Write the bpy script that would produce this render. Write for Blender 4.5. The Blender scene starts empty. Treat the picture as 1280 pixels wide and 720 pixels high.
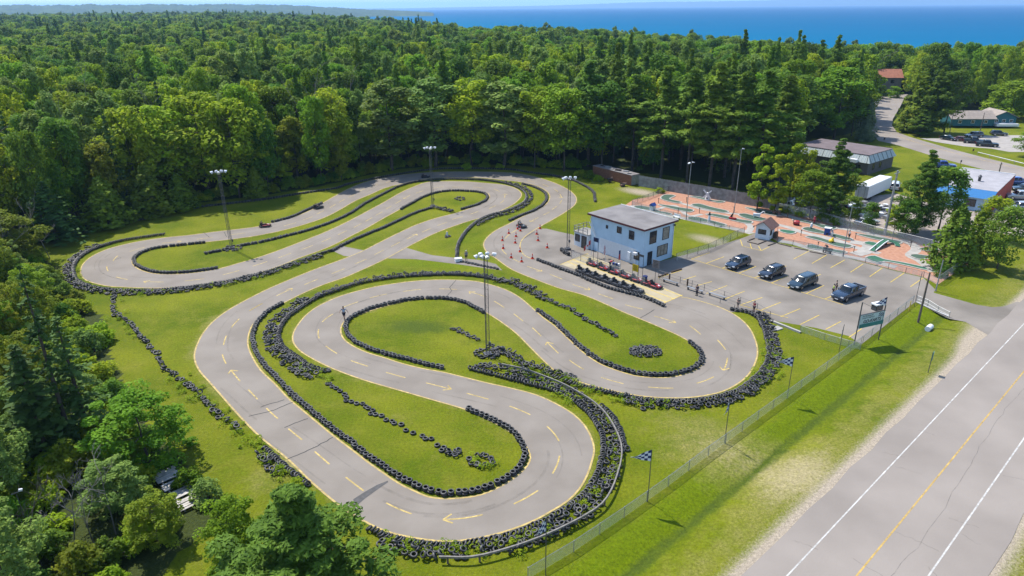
import bpy, math, random
import numpy as np
from mathutils import Matrix, Vector
R = math.radians
rng = np.random.default_rng(7)
random.seed(7)
scene = bpy.context.scene
C = scene.collection

# ------------------------------------------------------------------ camera
F, H, PITCH, ROLL = 853.0, 38.5, R(22.4), R(0.55)
cam_d = bpy.data.cameras.new("camera"); cam = bpy.data.objects.new("camera", cam_d); C.objects.link(cam)
cam_d.sensor_width = 36.0; cam_d.lens = 36.0 * F / 1280.0; cam_d.clip_start = 0.5; cam_d.clip_end = 90000
cam.matrix_world = Matrix.Translation((0, 0, H)) @ Matrix.Rotation(math.pi / 2 - PITCH, 4, 'X') @ Matrix.Rotation(-ROLL, 4, 'Z')
scene.camera = cam

def ray(px, py):
    x = (px - 640) / F; y = -(py - 360) / F
    c, s = math.cos(ROLL), math.sin(ROLL)
    x, y = c * x + s * y, -s * x + c * y
    return (x, math.cos(PITCH) + y * math.sin(PITCH), -math.sin(PITCH) + y * math.cos(PITCH))
def G(px, py, z=0.0):
    """map reading of the survey photo: where the line of sight meets height z"""
    d = ray(px, py); t = (z - H) / d[2]
    return np.array([d[0] * t, d[1] * t, z])
def proj(p):
    x, f, u = p[0], p[1] * math.cos(PITCH) - (p[2] - H) * math.sin(PITCH), p[1] * math.sin(PITCH) + (p[2] - H) * math.cos(PITCH)
    x, y = x / f, u / f
    c, s = math.cos(ROLL), math.sin(ROLL)
    x, y = c * x - s * y, s * x + c * y
    return 640 + F * x, 360 - F * y
def hgt(px, py, top):
    b = G(px, py); lo, hi = 0, 60
    for _ in range(40):
        m = (lo + hi) / 2
        if proj((b[0], b[1], m))[1] > top: lo = m
        else: hi = m
    return lo
def GP(pts, z=0.0): return np.array([G(x, y, z) for x, y in pts])

# ------------------------------------------------------------------ materials
EXPK = 0.66
def mat(name, col, rough=0.7, var=0.0, scale=3.0, obj_var=0.0, spec=0.3, metal=0.0, bump=0.0, bscale=20.0, coat=0.0, col2=None, emit=None):
    m = bpy.data.materials.new(name); m.use_nodes = True; col = tuple(c * EXPK for c in col); col2 = tuple(c * EXPK for c in col2) if col2 is not None else None
    nt = m.node_tree; b = nt.nodes["Principled BSDF"]
    b.inputs["Roughness"].default_value = rough; b.inputs["Metallic"].default_value = metal
    b.inputs["Specular IOR Level"].default_value = spec; b.inputs["Coat Weight"].default_value = coat
    b.inputs["Base Color"].default_value = (*col, 1)
    tc = nt.nodes.new("ShaderNodeTexCoord")
    if var > 0 or col2 is not None:
        n = nt.nodes.new("ShaderNodeTexNoise"); n.inputs["Scale"].default_value = scale; n.inputs["Detail"].default_value = 5
        nt.links.new(tc.outputs["Object"], n.inputs["Vector"])
        r = nt.nodes.new("ShaderNodeValToRGB"); nt.links.new(n.outputs["Fac"], r.inputs["Fac"])
        c2 = col2 if col2 is not None else tuple(min(1, c * (1 + var)) for c in col)
        c1 = col if col2 is not None else tuple(c * (1 - var) for c in col)
        r.color_ramp.elements[0].position = 0.35; r.color_ramp.elements[1].position = 0.65
        r.color_ramp.elements[0].color = (*c1, 1); r.color_ramp.elements[1].color = (*c2, 1)
        out = r.outputs["Color"]
    else:
        out = None
    if obj_var > 0:
        oi = nt.nodes.new("ShaderNodeObjectInfo"); hs = nt.nodes.new("ShaderNodeHueSaturation")
        mr = nt.nodes.new("ShaderNodeMapRange"); mr.inputs[3].default_value = 1 - obj_var; mr.inputs[4].default_value = 1 + obj_var
        nt.links.new(oi.outputs["Random"], mr.inputs[0]); nt.links.new(mr.outputs[0], hs.inputs["Value"])
        if out: nt.links.new(out, hs.inputs["Color"])
        else: hs.inputs["Color"].default_value = (*col, 1)
        out = hs.outputs["Color"]
    if out: nt.links.new(out, b.inputs["Base Color"])
    if bump > 0:
        n2 = nt.nodes.new("ShaderNodeTexNoise"); n2.inputs["Scale"].default_value = bscale; n2.inputs["Detail"].default_value = 4
        nt.links.new(tc.outputs["Object"], n2.inputs["Vector"])
        bp = nt.nodes.new("ShaderNodeBump"); bp.inputs["Strength"].default_value = bump; bp.inputs["Distance"].default_value = 0.1
        nt.links.new(n2.outputs["Fac"], bp.inputs["Height"]); nt.links.new(bp.outputs["Normal"], b.inputs["Normal"])
    if emit:
        b.inputs["Emission Color"].default_value = (*emit[:3], 1); b.inputs["Emission Strength"].default_value = emit[3]
    return m

def leaf_mat(name, a, b_, trans=0.35, ov=0.25, hv=0.02, scale=0.7):
    m = bpy.data.materials.new(name); m.use_nodes = True; nt = m.node_tree; nt.nodes.clear()
    N = nt.nodes.new; L = nt.links.new
    tc = N("ShaderNodeTexCoord"); n = N("ShaderNodeTexNoise"); n.inputs["Scale"].default_value = scale; n.inputs["Detail"].default_value = 3
    L(tc.outputs["Object"], n.inputs["Vector"])
    r = N("ShaderNodeValToRGB"); r.color_ramp.elements[0].position = 0.3; r.color_ramp.elements[1].position = 0.7
    r.color_ramp.elements[0].color = (*a, 1); r.color_ramp.elements[1].color = (*b_, 1); L(n.outputs["Fac"], r.inputs["Fac"])
    oi = N("ShaderNodeObjectInfo"); hs = N("ShaderNodeHueSaturation"); L(r.outputs["Color"], hs.inputs["Color"])
    mr = N("ShaderNodeMapRange"); mr.inputs[3].default_value = 1 - ov; mr.inputs[4].default_value = 1 + ov
    L(oi.outputs["Random"], mr.inputs[0]); L(mr.outputs[0], hs.inputs["Value"])
    mh = N("ShaderNodeMath"); mh.operation = 'MULTIPLY'; mh.inputs[1].default_value = 7.31; L(oi.outputs["Random"], mh.inputs[0])
    fr = N("ShaderNodeMath"); fr.operation = 'FRACT'; L(mh.outputs[0], fr.inputs[0])
    m2 = N("ShaderNodeMapRange"); m2.inputs[3].default_value = 0.5 - hv; m2.inputs[4].default_value = 0.5 + hv
    L(fr.outputs[0], m2.inputs[0]); L(m2.outputs[0], hs.inputs["Hue"])
    d = N("ShaderNodeBsdfPrincipled"); d.inputs["Roughness"].default_value = 0.65; d.inputs["Specular IOR Level"].default_value = 0.08
    t = N("ShaderNodeBsdfTranslucent"); mx = N("ShaderNodeMixShader"); mx.inputs[0].default_value = trans
    L(hs.outputs["Color"], d.inputs["Base Color"]); L(hs.outputs["Color"], t.inputs["Color"])
    L(d.outputs[0], mx.inputs[1]); L(t.outputs[0], mx.inputs[2])
    o = N("ShaderNodeOutputMaterial"); L(mx.outputs[0], o.inputs["Surface"])
    return m

M = {}
M['asphalt'] = mat('track_asphalt', (0.215, 0.187, 0.158), 0.85, 0.0, 0.22, col2=(0.262, 0.231, 0.198), spec=0.2, bump=0.15, bscale=14)
M['lot'] = mat('lot_asphalt', (0.175, 0.154, 0.132), 0.85, 0, 0.16, col2=(0.265, 0.236, 0.204), spec=0.2, bump=0.15, bscale=14)
M['road'] = mat('road_asphalt', (0.25, 0.219, 0.192), 0.85, 0, 0.12, col2=(0.31, 0.273, 0.24), spec=0.2, bump=0.15, bscale=10)
def worn(name, col, amt=.4, scale=2.2, lo=.0):
    m = mat(name, col, .75, .15, 1.5, spec=.2); nt = m.node_tree; b = nt.nodes['Principled BSDF']; o = [n for n in nt.nodes if n.type == 'OUTPUT_MATERIAL'][0]
    tc = nt.nodes.new('ShaderNodeTexCoord'); n = nt.nodes.new('ShaderNodeTexNoise'); n.inputs['Scale'].default_value = scale; n.inputs['Detail'].default_value = 6; n.inputs['Roughness'].default_value = .75
    nt.links.new(tc.outputs['Object'], n.inputs['Vector']); r = nt.nodes.new('ShaderNodeMapRange'); r.inputs[1].default_value = .36; r.inputs[2].default_value = .62; r.inputs[3].default_value = 1 - amt; r.inputs[4].default_value = 1 - lo
    nt.links.new(n.outputs['Fac'], r.inputs[0]); t = nt.nodes.new('ShaderNodeBsdfTransparent'); mx = nt.nodes.new('ShaderNodeMixShader'); nt.links.new(r.outputs[0], mx.inputs[0]); nt.links.new(t.outputs[0], mx.inputs[1]); nt.links.new(b.outputs[0], mx.inputs[2]); nt.links.new(mx.outputs[0], o.inputs[0]); return m
M['rubbered'] = worn('rubber_marks', (0.06, 0.056, 0.052), 1.0, .6, .86); M['tarline'] = worn('sealed_crack', (0.13, 0.12, 0.11), .9, 1.2, .35); M['wheelpath'] = worn('wheel_path_wear', (0.22, 0.20, 0.185), 1.0, .25, .62)
M['yellow'] = worn('faded_yellow_paint', (0.60, 0.45, 0.16), .5, 1.6)
M['yellow2'] = worn('lot_yellow_paint', (0.68, 0.49, 0.09), .3)
M['centre'] = worn('road_yellow_paint', (0.62, 0.42, 0.12), .55, 1.0, .1)
M['white_line'] = worn('road_white_paint', (0.66, 0.65, 0.62), .55, 1.2, .1)
M['white'] = mat('white_paint', (0.78, 0.79, 0.80), 0.6, 0.05)
M['crack'] = mat('tar_crack', (0.03, 0.03, 0.03), 0.8, 0.2)
M['patch'] = mat('tar_patch', (0.09, 0.087, 0.085), 0.85, 0.15)
M['rubber'] = mat('tyre_rubber', (0.014, 0.0145, 0.017), 0.55, 0.45, 1.6, obj_var=0.6, spec=0.5, col2=(0.05, 0.048, 0.046))
M['steel'] = mat('galvanised_steel', (0.36, 0.37, 0.38), 0.5, 0.15, metal=0.5)
M['dark_steel'] = mat('dark_steel', (0.10, 0.10, 0.11), 0.5, 0.15, metal=0.4)
M['rust'] = mat('rusty_steel', (0.16, 0.10, 0.08), 0.7, 0.3, 2)
M['black'] = mat('black_plastic', (0.012, 0.012, 0.014), 0.45, 0.2)
M['red'] = mat('red_paint', (0.42, 0.025, 0.03), 0.4, 0.1, spec=0.5)
M['wood'] = mat('weathered_wood', (0.22, 0.205, 0.19), 0.85, 0, 1.2, col2=(0.36, 0.345, 0.325))
M['brown_wood'] = mat('brown_wood', (0.12, 0.075, 0.045), 0.8, 0.25)
M['pole'] = mat('pole_wood', (0.13, 0.105, 0.085), 0.85, 0.25)
M['concrete'] = mat('pale_concrete', (0.38, 0.36, 0.33), 0.85, 0.12, 0.8)
M['glass'] = mat('window_glass', (0.03, 0.035, 0.04), 0.08, 0.3, 0.8, spec=0.8)
M['chrome'] = mat('bare_metal', (0.6, 0.6, 0.62), 0.25, metal=0.9)
M['lamp_white'] = mat('lamp_housing', (0.75, 0.76, 0.78), 0.4, 0.05)
M['lens'] = mat('lamp_lens', (0.55, 0.58, 0.6), 0.1, spec=0.8)
M['orange'] = mat('cone_orange', (0.75, 0.06, 0.02), 0.5, 0.1)
M['bark'] = mat('grey_bark', (0.075, 0.062, 0.05), 0.9, 0.35, 2.0)
M['deadbark'] = mat('bleached_bark', (0.19, 0.172, 0.155), 0.9, 0.25, 2.0)
M['skin'] = mat('skin', (0.48, 0.29, 0.21), 0.6, 0.05)
M['hair'] = mat('dark_hair', (0.03, 0.02, 0.015), 0.6, 0.2)

# ------------------------------------------------------------------ mesh helpers
class MB:
    def __init__(s): s.v = []; s.f = []; s.m = []; s.mats = []
    def mi(s, m):
        m = M[m] if isinstance(m, str) else m
        if m not in s.mats: s.mats.append(m)
        return s.mats.index(m)
    def add(s, verts, faces, m):
        k = s.mi(m); o = len(s.v)
        s.v += [tuple(map(float, p)) for p in verts]
        for f in faces: s.f.append([i + o for i in f]); s.m.append(k)
        return s
    def box(s, c, d, m, rz=0.0, tilt=None):
        x, y, z = d[0] / 2, d[1] / 2, d[2] / 2
        P = [Vector((a * x, b * y, e * z)) for e in (-1, 1) for b in (-1, 1) for a in (-1, 1)]
        mt = Matrix.Rotation(rz, 3, 'Z')
        if tilt is not None: mt = mt @ Matrix.Rotation(tilt[0], 3, tilt[1])
        P = [mt @ p + Vector(c) for p in P]
        return s.add(P, [(0, 2, 3, 1), (4, 5, 7, 6), (0, 1, 5, 4), (2, 6, 7, 3), (0, 4, 6, 2), (1, 3, 7, 5)], m)
    def tube(s, pts, r, m, n=6, caps=True):
        pts = [Vector(p) for p in pts]; rr = r if isinstance(r, (list, tuple)) else [r] * len(pts)
        V = []
        for i, p in enumerate(pts):
            t = (pts[min(i + 1, len(pts) - 1)] - pts[max(i - 1, 0)])
            t = t.normalized() if t.length > 1e-9 else Vector((0, 0, 1))
            a = t.cross(Vector((0, 0, 1)))
            if a.length < 0.05: a = t.cross(Vector((0, 1, 0)))
            a.normalize(); b = t.cross(a)
            for k in range(n):
                an = 2 * math.pi * k / n
                V.append(p + (a * math.cos(an) + b * math.sin(an)) * rr[i])
        Fs = []
        for i in range(len(pts) - 1):
            for k in range(n):
                Fs.append((i * n + k, (i + 1) * n + k, (i + 1) * n + (k + 1) % n, i * n + (k + 1) % n))
        if caps:
            Fs.append(tuple(range(n))); e = (len(pts) - 1) * n; Fs.append(tuple(range(e + n - 1, e - 1, -1)))
        return s.add(V, Fs, m)
    def lathe(s, prof, m, n=12, c=(0, 0, 0), axis='Z', closed=False):
        V = []; Fs = []
        for r, z in prof:
            for k in range(n):
                a = 2 * math.pi * k / n
                if axis == 'Z': p = (r * math.cos(a), r * math.sin(a), z)
                elif axis == 'Y': p = (r * math.cos(a), z, r * math.sin(a))
                else: p = (z, r * math.cos(a), r * math.sin(a))
                V.append((p[0] + c[0], p[1] + c[1], p[2] + c[2]))
        q = len(prof)
        for i in range(q if closed else q - 1):
            j = (i + 1) % q
            for k in range(n): Fs.append((i * n + k, i * n + (k + 1) % n, j * n + (k + 1) % n, j * n + k))
        if not closed:
            Fs.append(tuple(range(n - 1, -1, -1))); e = (q - 1) * n; Fs.append(tuple(range(e, e + n)))
        return s.add(V, Fs, m)
    def prism(s, poly, z0, z1, m):
        n = len(poly); V = [(p[0], p[1], z0) for p in poly] + [(p[0], p[1], z1) for p in poly]
        a = sum(poly[i][0] * poly[(i + 1) % n][1] - poly[(i + 1) % n][0] * poly[i][1] for i in range(n))
        top = list(range(n, 2 * n)); bot = list(range(n - 1, -1, -1))
        sides = [(i, (i + 1) % n, n + (i + 1) % n, n + i) for i in range(n)]
        if a < 0: top.reverse(); bot.reverse(); sides = [tuple(reversed(f)) for f in sides]
        return s.add(V, [top, bot] + sides, m)
    def build(s, name, parent=None, smooth=False, loc=None, rz=0.0):
        me = bpy.data.meshes.new(name); me.from_pydata(s.v, [], s.f)
        for m in s.mats: me.materials.append(m)
        if len(s.mats) > 1: me.polygons.foreach_set("material_index", s.m)
        if smooth: me.polygons.foreach_set("use_smooth", [True] * len(s.f))
        me.update()
        o = bpy.data.objects.new(name, me); C.objects.link(o)
        if parent: o.parent = parent
        if loc is not None: o.location = loc
        if rz: o.rotation_euler = (0, 0, rz)
        return o

def tag(o, label=None, cat=None, group=None, kind=None):
    if label: o["label"] = label
    if cat: o["category"] = cat
    if group: o["group"] = group
    if kind: o["kind"] = kind
    return o
def thing(name, label, cat, loc=(0, 0, 0), rz=0.0, group=None):
    o = bpy.data.objects.new(name, None); C.objects.link(o)
    o.location = tuple(map(float, loc)); o.rotation_euler = (0, 0, rz); o.empty_display_size = 0.3
    return tag(o, label, cat, group)
def kids(o): return [c for c in bpy.data.objects if c.parent == o]
CH = {}
def copy_tree(o, parent=None):
    c = o.copy(); C.objects.link(c)
    if parent: c.parent = parent
    if o.name not in CH: CH[o.name] = [x.name for x in o.children]
    for n in CH[o.name]: copy_tree(bpy.data.objects[n], c)
    return c
def dup(o, label, loc, rz=0.0, group=None, scale=None):
    c = copy_tree(o); c["label"] = label
    if group: c["group"] = group
    c.location = tuple(map(float, loc)); c.rotation_euler = (0, 0, rz)
    if scale is not None: c.scale = scale if isinstance(scale, tuple) else (scale,) * 3
    return c
def np_mesh(name, V, Q, mats, mi=None, smooth=False):
    me = bpy.data.meshes.new(name); V = np.asarray(V, np.float32); Q = np.asarray(Q, np.int32); k = Q.shape[1]
    me.vertices.add(len(V)); me.vertices.foreach_set("co", V.ravel())
    me.loops.add(Q.size); me.loops.foreach_set("vertex_index", Q.ravel())
    me.polygons.add(len(Q)); me.polygons.foreach_set("loop_start", np.arange(0, Q.size, k, dtype=np.int32))
    me.polygons.foreach_set("loop_total", np.full(len(Q), k, np.int32))
    for m in mats: me.materials.append(m)
    if mi is not None: me.polygons.foreach_set("material_index", np.asarray(mi, np.int32))
    if smooth: me.polygons.foreach_set("use_smooth", np.ones(len(Q), bool))
    me.update(calc_edges=True); me.validate()
    return me
def catmull(P, closed=False, step=0.6):
    P = np.asarray(P, float); n = len(P); out = []
    rngs = range(n) if closed else range(n - 1)
    for i in rngs:
        if closed: a, b, c, d = P[(i - 1) % n], P[i], P[(i + 1) % n], P[(i + 2) % n]
        else: a, b, c, d = P[max(i - 1, 0)], P[i], P[i + 1], P[min(i + 2, n - 1)]
        # centripetal parametrisation keeps uneven spacing from looping
        ta = max(np.linalg.norm(b - a), 1e-6) ** .5; tb = max(np.linalg.norm(c - b), 1e-6) ** .5; tc = max(np.linalg.norm(d - c), 1e-6) ** .5
        m1 = (c - b) if i == 0 and not closed else ((b - a) / ta - (c - a) / (ta + tb) + (c - b) / tb) * tb
        m2 = (c - b) if i == n - 2 and not closed else ((c - b) / tb - (d - b) / (tb + tc) + (d - c) / tc) * tb
        k = max(2, int(np.linalg.norm(c - b) / step))
        for j in range(k):
            t = j / k
            out.append((2 * t**3 - 3 * t**2 + 1) * b + (t**3 - 2 * t**2 + t) * m1 + (-2 * t**3 + 3 * t**2) * c + (t**3 - t**2) * m2)
    if not closed: out.append(P[-1])
    return np.array(out)
def resample(P, step):
    s = np.r_[0, np.cumsum(np.linalg.norm(np.diff(P[:, :2], axis=0), axis=1))]
    t = np.arange(0, s[-1], step)
    return np.stack([np.interp(t, s, P[:, k]) for k in range(P.shape[1])], 1)
def tangents(P, closed=False):
    if closed: T = np.roll(P, -1, 0) - np.roll(P, 1, 0)
    else: T = np.gradient(P, axis=0)
    return T / np.maximum(np.linalg.norm(T[:, :2], axis=1), 1e-9)[:, None]
def ribbon(mb, P, w, z, m, off=0.0, closed=False, skip=None):
    T = tangents(P, closed); Nn = np.stack([-T[:, 1], T[:, 0]], 1)
    A = P[:, :2] + Nn * (off + w / 2); B = P[:, :2] + Nn * (off - w / 2); n = len(P)
    V = [(a[0], a[1], z) for a in A] + [(b[0], b[1], z) for b in B]
    mb.add(V, [(n + i, n + (i + 1) % n, (i + 1) % n, i) for i in range(n if closed else n - 1) if not (skip is not None and skip[i])], m)
def inside(poly, X, Y):
    X = np.asarray(X, float); Y = np.asarray(Y, float); r = np.zeros(X.shape, bool); n = len(poly)
    for i in range(n):
        x1, y1 = poly[i][:2]; x2, y2 = poly[(i + 1) % n][:2]
        if y1 == y2: continue
        c = ((y1 > Y) != (y2 > Y)) & (X < (x2 - x1) * (Y - y1) / (y2 - y1) + x1)
        r ^= c
    return r
def dist_poly(P, X, Y):
    X = np.asarray(X, float); Y = np.asarray(Y, float); D = np.full(X.shape, 1e9)
    for i in range(len(P) - 1):
        a = P[i][:2]; b = P[i + 1][:2]; d = np.array(b) - a; L = d @ d
        t = np.clip(((X - a[0]) * d[0] + (Y - a[1]) * d[1]) / max(L, 1e-9), 0, 1)
        D = np.minimum(D, np.hypot(X - a[0] - t * d[0], Y - a[1] - t * d[1]))
    return D

# ------------------------------------------------------------------ light, sky
SUN_AZ, SUN_EL = R(315), R(58)
w = bpy.data.worlds.new("World"); scene.world = w; w.use_nodes = True
nt = w.node_tree; bg = nt.nodes["Background"]; sk = nt.nodes.new("ShaderNodeTexSky"); sk.sky_type = 'NISHITA'
sk.sun_disc = False; sk.sun_elevation = SUN_EL; sk.sun_rotation = SUN_AZ; sk.air_density = 1.0; sk.dust_density = 0.4; sk.ozone_density = 1.5
nt.links.new(sk.outputs[0], bg.inputs[0]); bg.inputs[1].default_value = 0.15
sd = bpy.data.lights.new("sun", 'SUN'); sd.energy = 4.2; sd.angle = R(0.5); sd.color = (1, 0.95, 0.87)
so = bpy.data.objects.new("sun", sd); C.objects.link(so); so.location = (0, 0, 100)
sdir = Vector((math.sin(SUN_AZ) * math.cos(SUN_EL), math.cos(SUN_AZ) * math.cos(SUN_EL), math.sin(SUN_EL)))
so.rotation_euler = sdir.to_track_quat('Z', 'Y').to_euler()
vs = scene.view_settings; vs.view_transform = 'Standard'; vs.look = 'None'; vs.gamma = 1.0; vs.use_curve_mapping = False; vs.exposure = 1.08
cy = scene.cycles; cy.max_bounces = 6; cy.diffuse_bounces = 3; cy.glossy_bounces = 2; cy.transmission_bounces = 4; cy.transparent_max_bounces = 12; cy.volume_bounces = 0
cy.use_denoising = True; cy.sample_clamp_indirect = 4.0
try: cy.denoiser = 'OPENIMAGEDENOISE'
except Exception: pass
# ------------------------------------------------------------------ ground height
RD0 = G(984, 720)[:2]; RD = np.array([math.sin(R(48)), math.cos(R(48))]); RN = np.array([RD[1], -RD[0]])
def road_t(X, Y): return (np.asarray(X) - RD0[0]) * RN[0] + (np.asarray(Y) - RD0[1]) * RN[1]
def road_s(X, Y): return (np.asarray(X) - RD0[0]) * RD[0] + (np.asarray(Y) - RD0[1]) * RD[1]
DITCH_T = float(np.mean([road_t(*G(854, 653)[:2]), road_t(*G(987, 547)[:2]), road_t(*G(1100, 462)[:2])]))
SHORE = [(2600, -600), (900, 330), (560, 410), (410, 440), (326, 470), (250, 500), (180, 690), (0, 950), (-474, 2050), (-850, 3100), (-1450, 4200), (-2300, 4700), (-40000, 5400)]
LAKE_Z = -14.0
def shore_d(X, Y):
    D = dist_poly(SHORE, X, Y)
    poly = SHORE + [(-40000, 90000), (90000, 90000), (90000, -600)]
    return np.where(inside(poly, X, Y), -D, D)
def zg(X, Y):
    X = np.asarray(X, float); Y = np.asarray(Y, float)
    s = shore_d(X, Y)
    t = np.clip(s / 330.0, -0.4, 1.0)
    z = np.where(t > 0, (LAKE_Z + 0.4) * (1 - np.clip(t, 0, 1)) ** 1.6, LAKE_Z + 0.4 + t * 20)
    far = np.clip((Y - 2600) / 3500, 0, 1) * np.clip((s - 150) / 1500, 0, 1)
    z = z + 55 * far * far * (3 - 2 * far) * (0.75 + 0.25 * np.sin(X / 700.0 + 1.0) + 0.12 * np.sin(X / 260.0))
    rt = road_t(X, Y); rs = road_s(X, Y)
    end = np.clip((62 - rs) / 6.0, 0, 1)
    z = z - 0.55 * np.exp(-((rt - DITCH_T) / 1.5) ** 2) * end
    return z
def zg1(x, y): return float(zg(np.array([x]), np.array([y]))[0])

TRACK_L = [(667,324),(700,334),(740,349),(780,362),(815,369),(852,371),(880,377.5),(905,386),(925,397.5),(937.5,410),(945,425),(948,440),(945.5,452.5),(937.5,467.5),(925,479),(905,489.5),(880,495.5),(855,498),(820,497.5),(790,494),(760,487.5),(730,480),(695,465),(677.5,450),(662.5,435),(645,417.5),(627.5,404),(607,391),(585,379.5),(565,374.5),(540,373),(515,376),(490,381),(465,388.5),(445,395.5),(432.5,401),(428,407),(427,415),(431,424),(442.5,432.5),(460,440.5),(480,446.5),(505,454.5),(530,460.5),(555,465),(580,471),(612.5,479),(640,485),(670,493),(695,504),(717.5,517.5),(732.5,532.5),(741,549),(744,562.5),(741,577.5),(735,595),(725,612.5),(710,627.5),(690,640),(670,651),(640,663),(607,672),(560,678),(514,673),(484,666),(455,653),(425,634),(390,605),(359,575),(325,547.5),(300,522.5),(280,500),(262.5,480),(247.5,462.5),(242,447.5),(244,435),(252.5,417.5),(265,402.5),(282.5,389),(305,376),(335,361),(365,348),(400,334),(425,325),(450,315),(475,302.5),(495,292.5),(520,281),(545,272.5),(570,266),(585,261),(601,255),(611,248),(607.5,241),(592.5,238.5),(570,237.5),(550,239.5),(532.5,244.5),(515,253),(500,262),(480,273),(460,284.5),(437.5,296),(420,305),(400,313.5),(375,322.5),(350,332.5),(325,341),(295,350),(265,355),(230,359),(195,360.5),(160,359.5),(135,358),(120,355),(107.5,351),(101,345),(100,337.5),(104,329),(115,320),(135,311),(157.5,305),(180,300.5),(205,297),(235,294),(270,289.5),(300,286),(322.5,283),(342.5,277.5),(367.5,271),(385,264),(402.5,254),(420,244),(435,236),(455,228),(480,222),(510,217.5),(535,215.5),(560,214.5),(595,214.5),(640,216),(665,220),(685,225.5),(702.5,232.5),(715,240),(721,247.5),(719,256),(707.5,265),(692.5,274),(680,281),(668,288),(658,295),(652,302),(651,310),(656,319)]
TRACK_R = [(618,322.5),(640,337.5),(670,350),(700,361),(730,369.5),(780,391),(820,407.5),(850,421),(862,428),(873,436),(879,445),(877.5,454),(870,461.5),(855,467.5),(835,471.5),(815,471.5),(795,469.5),(772.5,463),(752.5,455.5),(735,444.5),(722.5,434),(707.5,420),(695,408),(680,397),(665,384),(650,371.5),(635,363),(615,356),(595,351.5),(575,350),(550,349.5),(520,351),(495,354),(470,358),(445,364),(425,370),(400,381),(385,391),(373,404),(366,416),(365,426),(372.5,437.5),(387.5,447.5),(410,459),(435,469),(460,477.5),(500,489),(540,500.5),(585,514),(610,526),(630,536),(645,547),(655,557),(661,568),(660.5,577),(652.5,588),(637.5,600),(620,610),(600,618),(575,622),(552,622.5),(535,620),(517.5,612.5),(500,604),(480,590.5),(460,576.5),(440,561),(417.5,544),(395,525.5),(375,509),(364,500),(345,480),(327,462.5),(316,445),(311,431),(312,417.5),(317,406),(329,394),(342,385),(355,379),(380,366.5),(405,356),(430,347.5),(447.5,340),(467.5,331),(485,322.5),(505,311.5),(525,301),(545,291.5),(570,282),(590,275.5),(607.5,271),(630,262),(646,252.5),(652.5,243),(645,235.5),(630,231),(610,229),(585,227),(560,226.5),(535,227.5),(515,234),(500,241),(480,252.5),(455,266),(430,279),(405,290.5),(375,302.5),(345,314),(320,322.5),(297.5,329),(272.5,336),(242,341),(220,342.5),(195,342),(177,337.5),(167,330.5),(167,323.5),(174,317),(188,311.5),(203,308.5),(222,306.5),(240,304.5),(260,302.5),(292.5,299),(320,295),(350,289),(380,281),(405,272.5),(425,262.5),(445,251),(465,242.5),(482,235),(500,230.5),(520,226),(540,223),(570,222),(600,222.5),(630,225.5),(655,228.5),(674,234),(686,243),(684,253),(672,262),(652,271),(637,279),(620,287.5),(609,296),(604,304),(605,311),(610,317.5)]
LW = catmull(GP(TRACK_L), True, 0.8); RW = catmull(GP(TRACK_R), True, 0.8)
j0 = int(np.argmin(np.linalg.norm(RW - LW[0], axis=1))); RW = np.roll(RW, -j0, 0)
# zip the two edges into one ribbon of asphalt and take the centre line from it
def zipper(A, B):
    A = np.vstack([A, A[:1]]); B = np.vstack([B, B[:1]]); na, nb = len(A), len(B); i = j = 0; tr = []; mid = [(A[0] + B[0]) / 2]
    while i < na - 1 or j < nb - 1:
        ca = np.linalg.norm(A[i + 1] - B[j]) if i < na - 1 else 1e9
        cb = np.linalg.norm(A[i] - B[j + 1]) if j < nb - 1 else 1e9
        if ca <= cb: tr.append((('a', i), ('b', j), ('a', i + 1))); i += 1
        else: tr.append((('a', i), ('b', j), ('b', j + 1))); j += 1
        mid.append((A[i] + B[j]) / 2)
    V = np.vstack([A, B]); T = [[k if s == 'a' else na + k for s, k in t] for t in tr]
    return V, T, np.array(mid)
TV, TT, MID = zipper(LW, RW)
Z_LOT, Z_TRACK, Z_PAINT = 0.012, 0.022, 0.028
mb = MB(); mb.add([(v[0], v[1], Z_TRACK) for v in TV], TT, 'asphalt')
track = tag(mb.build('kart_track'), kind='structure')
# yellow edge lines
LPX = np.array([proj(p) for p in LW])
mb = MB()
ribbon(mb, LW, 0.17, Z_PAINT, 'yellow', off=-0.10, closed=True, skip=((LPX[:, 0] > 664) & (LPX[:, 0] < 846) & (LPX[:, 1] > 320) & (LPX[:, 1] < 374)))
ribbon(mb, RW, 0.17, Z_PAINT, 'yellow', off=0.10, closed=True)
tag(mb.build('track_edge_lines'), kind='structure')
# dashes and arrows (A = arrow) down the middle of the lane
DASH = [(297,292.5),(362.5,280.5),(385,273),(256,298),(171,312),(144,323),(134,336),(152,348),(243,350),(289,341),(325,330),(356,319.5),(384,309.5),(319.5,384),(389,352.5),(400.5,265.5),(416,257.5),(427.5,251),(439.5,245),(452,238),(467.5,232),(488,227),(515,221),(566,219.5),(590,220.5),(617.5,221.5),(524.5,240),(547.5,234.5),(572.5,234),(597.5,234.5),(621,238),(628,252),(615.5,259),(593,266),(572,272.5),(552.5,280),(533,288),(494.5,305.5),(474,315.5),(451,327),(423,339),(498,252.5),(486,259.5),(474,267),(461,274.5),(447,282),(428,291),(408,300),(645,224),(664.5,227),(682,232),(695,238),(701,252.5),(693,260),(683,267),(643,289),(634,295.5),(630,315),(644,325),(695,346),(757,370.5),(792.5,384),(869,412.5),(902,431),(882,475.5),(826,485),(765,476),(720,456),(671,415),(648,397),(624,380.5),(560,361.5),(515,363),(473,370),(437.5,381),(409,397.5),(398,417.5),(414,437.5),(449,454.5),(494.5,469),(597,495.5),(650,513),(692,542),(696,581),(658,622),(498,636),(443,605),(402.5,572.5),(369,543),(340,517),(316,493),(280,449),(281,425.5),(294,404),(320,384)]
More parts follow.
